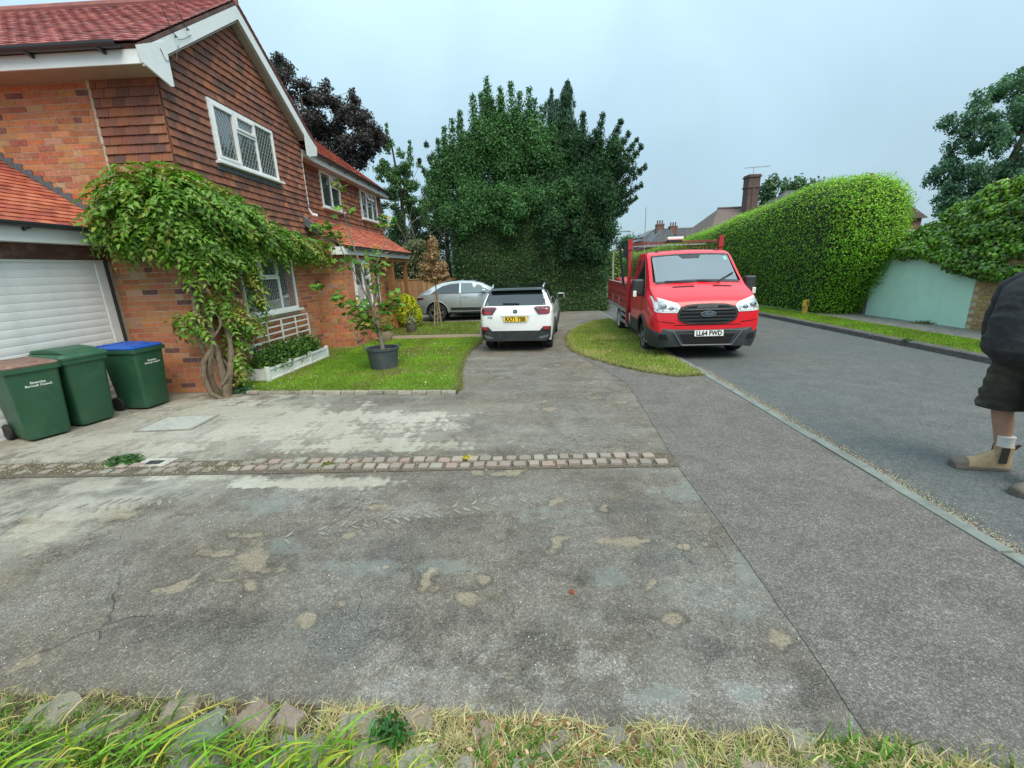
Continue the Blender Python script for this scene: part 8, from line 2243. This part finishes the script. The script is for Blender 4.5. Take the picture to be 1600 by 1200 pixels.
# head details
def sph(name, c, r, m, n=16):
    mb = MB(); prof = [(max(.0005, math.sin(math.pi * k / 10) * r[0]), -math.cos(math.pi * k / 10) * r[2]) for k in range(11)]; mb.lathe(prof, n, (0, 0, 0), cap=False)
    o = mb.build(name, m, pn, smooth=True, sharp=80); o.location = c; o.scale = (1, r[1] / r[0], 1); return o
sph("hair", (-.095, 0, 1.79), (.108, .092, .115), M_hair)
for sy_ in (-1, 1):
    sph("eye", (-.218, sy_ * .032, 1.745), (.011, .012, .011), M_whitep); sph("ear", (-.11, sy_ * .088, 1.735), (.02, .010, .032), M_skin)
mb = MB(Matrix.Translation((-.12, 0, 0))); mb.frustum((-.135, -.09, -.018, .018), (-.11, -.09, -.008, .008), 1.695, 1.745); mb.build("nose", M_skin, pn, bevel=.006)
mb = MB(Matrix.Translation((-.12, 0, 0))); mb.box(-.105, -.09, -.025, .025, 1.662, 1.672); mb.build("mouth", mat("lips", (.3, .12, .1), .6), pn, bevel=.003)
# hands in front of the body, five fingers each
for sy_ in (-1, 1):
    Jh = [((-.06, sy_ * .2, .96), .028)]; Eh = []
    for k, (dx, dz, L) in enumerate(((-.05, .018, .075), (-.055, .004, .085), (-.055, -.012, .08), (-.05, -.027, .065))):
        b = len(Jh); base = Vector((-.08, sy_ * .2, .94 + dz)); Jh += [(base[:], .0105), ((base + Vector((-.035, -sy_ * .012, -.012)))[:], .0095), ((base + Vector((-.045, -sy_ * .035, -.03)))[:], .008)]; Eh += [(0, b), (b, b + 1), (b + 1, b + 2)]
    b = len(Jh); Jh += [((-.08, sy_ * .18, .965), .012), ((-.11, sy_ * .165, .97), .010), ((-.125, sy_ * .155, .96), .009)]; Eh += [(0, b), (b, b + 1), (b + 1, b + 2)]
    skin_obj("hand", Jh, Eh, M_skin, pn, 2)
def ell(c, rx, ry, n=28, wr_=0.0, ph=0.0, tilt=0.0, sq=2.0):
    out = []
    for k in range(n):
        a = 2 * math.pi * k / n; w = 1 + wr_ * math.sin(a * 3 + ph) + wr_ * .7 * math.sin(a * 5 - ph * 1.7)
        cx = math.copysign(abs(math.cos(a)) ** (2 / sq), math.cos(a)); cy_ = math.copysign(abs(math.sin(a)) ** (2 / sq), math.sin(a))
        out.append((c[0] + rx * cx * w, c[1] + ry * cy_ * w, c[2] + tilt * cx))
    return out
# jacket: loose, bulging in front above the waistband
rg = []
for z, cx, rx, ry, ti in ((.915, .01, .20, .20, .0), (.905, .005, .235, .235, .0), (.935, -.005, .255, .25, .0), (.97, -.03, .278, .255, .01), (1.03, -.04, .292, .262, .015), (1.10, -.035, .285, .262, .01), (1.19, -.03, .266, .258, .01), (1.24, -.025, .262, .265, .0), (1.31, -.015, .235, .255, 0), (1.38, -.01, .225, .26, 0), (1.44, 0, .20, .24, 0), (1.5, .01, .165, .2, 0), (1.545, .01, .11, .135, 0), (1.58, .005, .08, .085, 0), (1.615, .0, .075, .075, 0)):
    rg.append(ell((cx + lean(z), 0, z), rx, ry, 48, .022, z * 9, ti))
def cloth(name, rg, m, k, amp, fz=1.0, seed=0):
    """rings resampled finely and folded: creases run mostly across the limb"""
    out = []; n = len(rg[0])
    for i in range(len(rg) - 1):
        for j in range(k):
            t_ = j / k; out.append([Vector(a).lerp(Vector(b), t_) for a, b in zip(rg[i], rg[i + 1])])
    out.append([Vector(p) for p in rg[-1]])
    for i in range(1, len(out) - 1):
        c = sum(out[i], Vector()) / n
        for q in range(n):
            p = out[i][q]; d = (p - c); d.z = 0; d.normalize()
            f1 = mnoise.noise(Vector((p.x * 5, p.y * 5, p.z * 13 * fz + 3 * p.x)) + Vector((seed, 0, 0))); f2 = mnoise.noise(Vector((p.x * 11, p.y * 11, p.z * 24 * fz)) + Vector((0, seed, 0)))
            out[i][q] = p + d * amp * ((1 - abs(f1) * 3.2) * .8 + f2 * .7)
    mb = MB(); mb.rings(out); o = mb.build(name, m, pn, smooth=True, sharp=75); return o
cloth("jacket", [[Vector(p) for p in r_] for r_ in rg], M_jkt, 6, .010, .8, 3)
def sleeve(pts, rad, name="sleeve", m=M_jkt, wr_=.05):
    rings = []
    P_ = [Vector(p) for p in pts]
    # resample
    Q = []; rr_ = []
    for i in range(len(P_) - 1):
        for k in range(4): t_ = k / 4; Q.append(P_[i].lerp(P_[i + 1], t_)); rr_.append(rad[i] + (rad[i + 1] - rad[i]) * t_)
    Q.append(P_[-1]); rr_.append(rad[-1])
    up = Vector((0, 1, 0))
    for i, p in enumerate(Q):
        d = (Q[min(i + 1, len(Q) - 1)] - Q[max(i - 1, 0)]).normalized(); x = d.cross(up).normalized(); y = x.cross(d)
        rings.append([(p + (x * math.cos(a) + y * math.sin(a)) * rr_[i] * (1 + wr_ * math.sin(i * 2.3 + a * 2) + wr_ * .6 * math.sin(i * 1.3))) for a in [2 * math.pi * k / 16 for k in range(16)]])
    return cloth(name, rings, m, 3, .005, .6, pts[0][1])
for sy_ in (-1, 1):
    sleeve([(-.09, sy_ * .16, 1.50), (-.10, sy_ * .25, 1.43), (-.14 + (.05 if sy_ > 0 else 0), sy_ * .30, 1.30), (-.17 + (.07 if sy_ > 0 else 0), sy_ * .31, 1.16), (-.18 + (.08 if sy_ > 0 else 0), sy_ * .29, 1.08), (-.10, sy_ * .25, 1.01), (-.06, sy_ * .22, .96)], [.085, .10, .092, .092, .094, .085, .068], wr_=.03)
# shorts
def leg_cloth(sy_, cx, hem):
    rg = []
    for z, x, y, rx, ry in ((1.0, .06, .05, .2, .2), (.93, .06, .07, .21, .17), (.86, .055, .10, .2, .15), (.80, .05, .115, .178, .138), (.75, .04, .125, .172, .134), (.70, .025, .135, .158, .132), (.66, .02, .14, .156, .128), (.61, .01, .15, .146, .130), (.57, .005, .155, .148, .126), (hem + .02, .0, .16, .142, .126), (hem, .0, .16, .14, .124), (hem + .012, .0, .16, .115, .10)):
        rg.append(ell((x + cx + lean(z), y * sy_, z), rx, ry, 32, .045, z * 47 + sy_))
    return cloth("shorts", rg, M_short, 5, .012, .8, sy_ * 5)
leg_cloth(1, -.03, .52); leg_cloth(-1, .03, .47)
# boots and socks
def boot(ox, oy, rz, ankle_z=.2):
    t = Matrix.Translation((ox, oy, 0)) @ Matrix.Rotation(rz, 4, 'Z')
    prof = [(-.295, .012, .030, .05), (-.285, .045, .036, .062), (-.25, .052, .047, .082), (-.20, .05, .052, .088), (-.14, .05, .050, .10), (-.08, .047, .046, .135), (-.03, .045, .043, .17), (.02, .045, .042, .185), (.055, .043, .04, .18), (.075, .03, .03, .15)]
    # sole
    mb = MB(t); mb.prism([(x, w + .008) for x, w, _, _ in prof] + [(x, -w - .008) for x, w, _, _ in prof[::-1]], 'z', 0, .028); s_ = mb.build("boot_sole", M_sole, pn, bevel=.004)
    rg = []
    for x, w, _, h in prof:
        ring = []
        for k in range(16):
            a = math.pi * k / 15; ring.append((x, -w * math.cos(a), .028 + (h - .028) * (math.sin(a) ** .75)))
        rg.append(ring)
    mb = MB(t)
    for i, r_ in enumerate(rg): pass
    mb.rings(rg); b_ = mb.build("boot", M_boot, pn, smooth=True, sharp=60)
    mb = MB(t); mb.rings([ell((.02, 0, .09), .062, .05, 20), ell((.02, 0, .14), .058, .048, 20), ell((.022, 0, ankle_z), .062, .05, 20), ell((.022, 0, ankle_z + .003), .05, .04, 20)]); mb.build("shaft", M_boot, b_, smooth=True)
    mb = MB(t); mb.rings([[(-.02 + .05 * c, s2 * .052, z) for c, s2 in ((0, -1), (1, -1), (1, -.9), (0, -.9))] for z in (.07, ankle_z + .001)]); mb.build("elastic_panel", M_elastic, b_)
    mb = MB(t); mb.rings([[(-.02 + .05 * c, s2 * .052, z) for c, s2 in ((0, 1), (1, 1), (1, .9), (0, .9))] for z in (.07, ankle_z + .001)]); mb.build("elastic_panel", M_elastic, b_)
    rg2 = []
    for x, w, _, h in prof[:4]:
        rg2.append([(x - .003, -(w + .003) * math.cos(math.pi * k / 15), .028 + (h - .024) * (math.sin(math.pi * k / 15) ** .75)) for k in range(16)])
    mb = MB(t); mb.rings(rg2); mb.build("toe_cap", M_toe, b_, smooth=True, sharp=60)
    mb = MB(t); mb.tube([(.075, 0, ankle_z - .02), (.11, 0, ankle_z + .015), (.125, 0, ankle_z + .012), (.085, 0, ankle_z - .03)], .006, 6); mb.build("pull_tab", M_elastic, b_)
    mb = MB(t); mb.rings([ell((.024, 0, ankle_z - .03), .05, .042, 20), ell((.022, 0, ankle_z + .03), .05, .044, 20, .03, 2), ell((.02, 0, ankle_z + .07), .052, .047, 20, .03, 5), ell((.02, 0, ankle_z + .085), .055, .05, 20), ell((.02, 0, ankle_z + .086), .046, .04, 20)]); mb.build("sock", M_sock, pn, smooth=True)
boot(-.03, .13, R(-14)); boot(-.03, -.23, R(12))
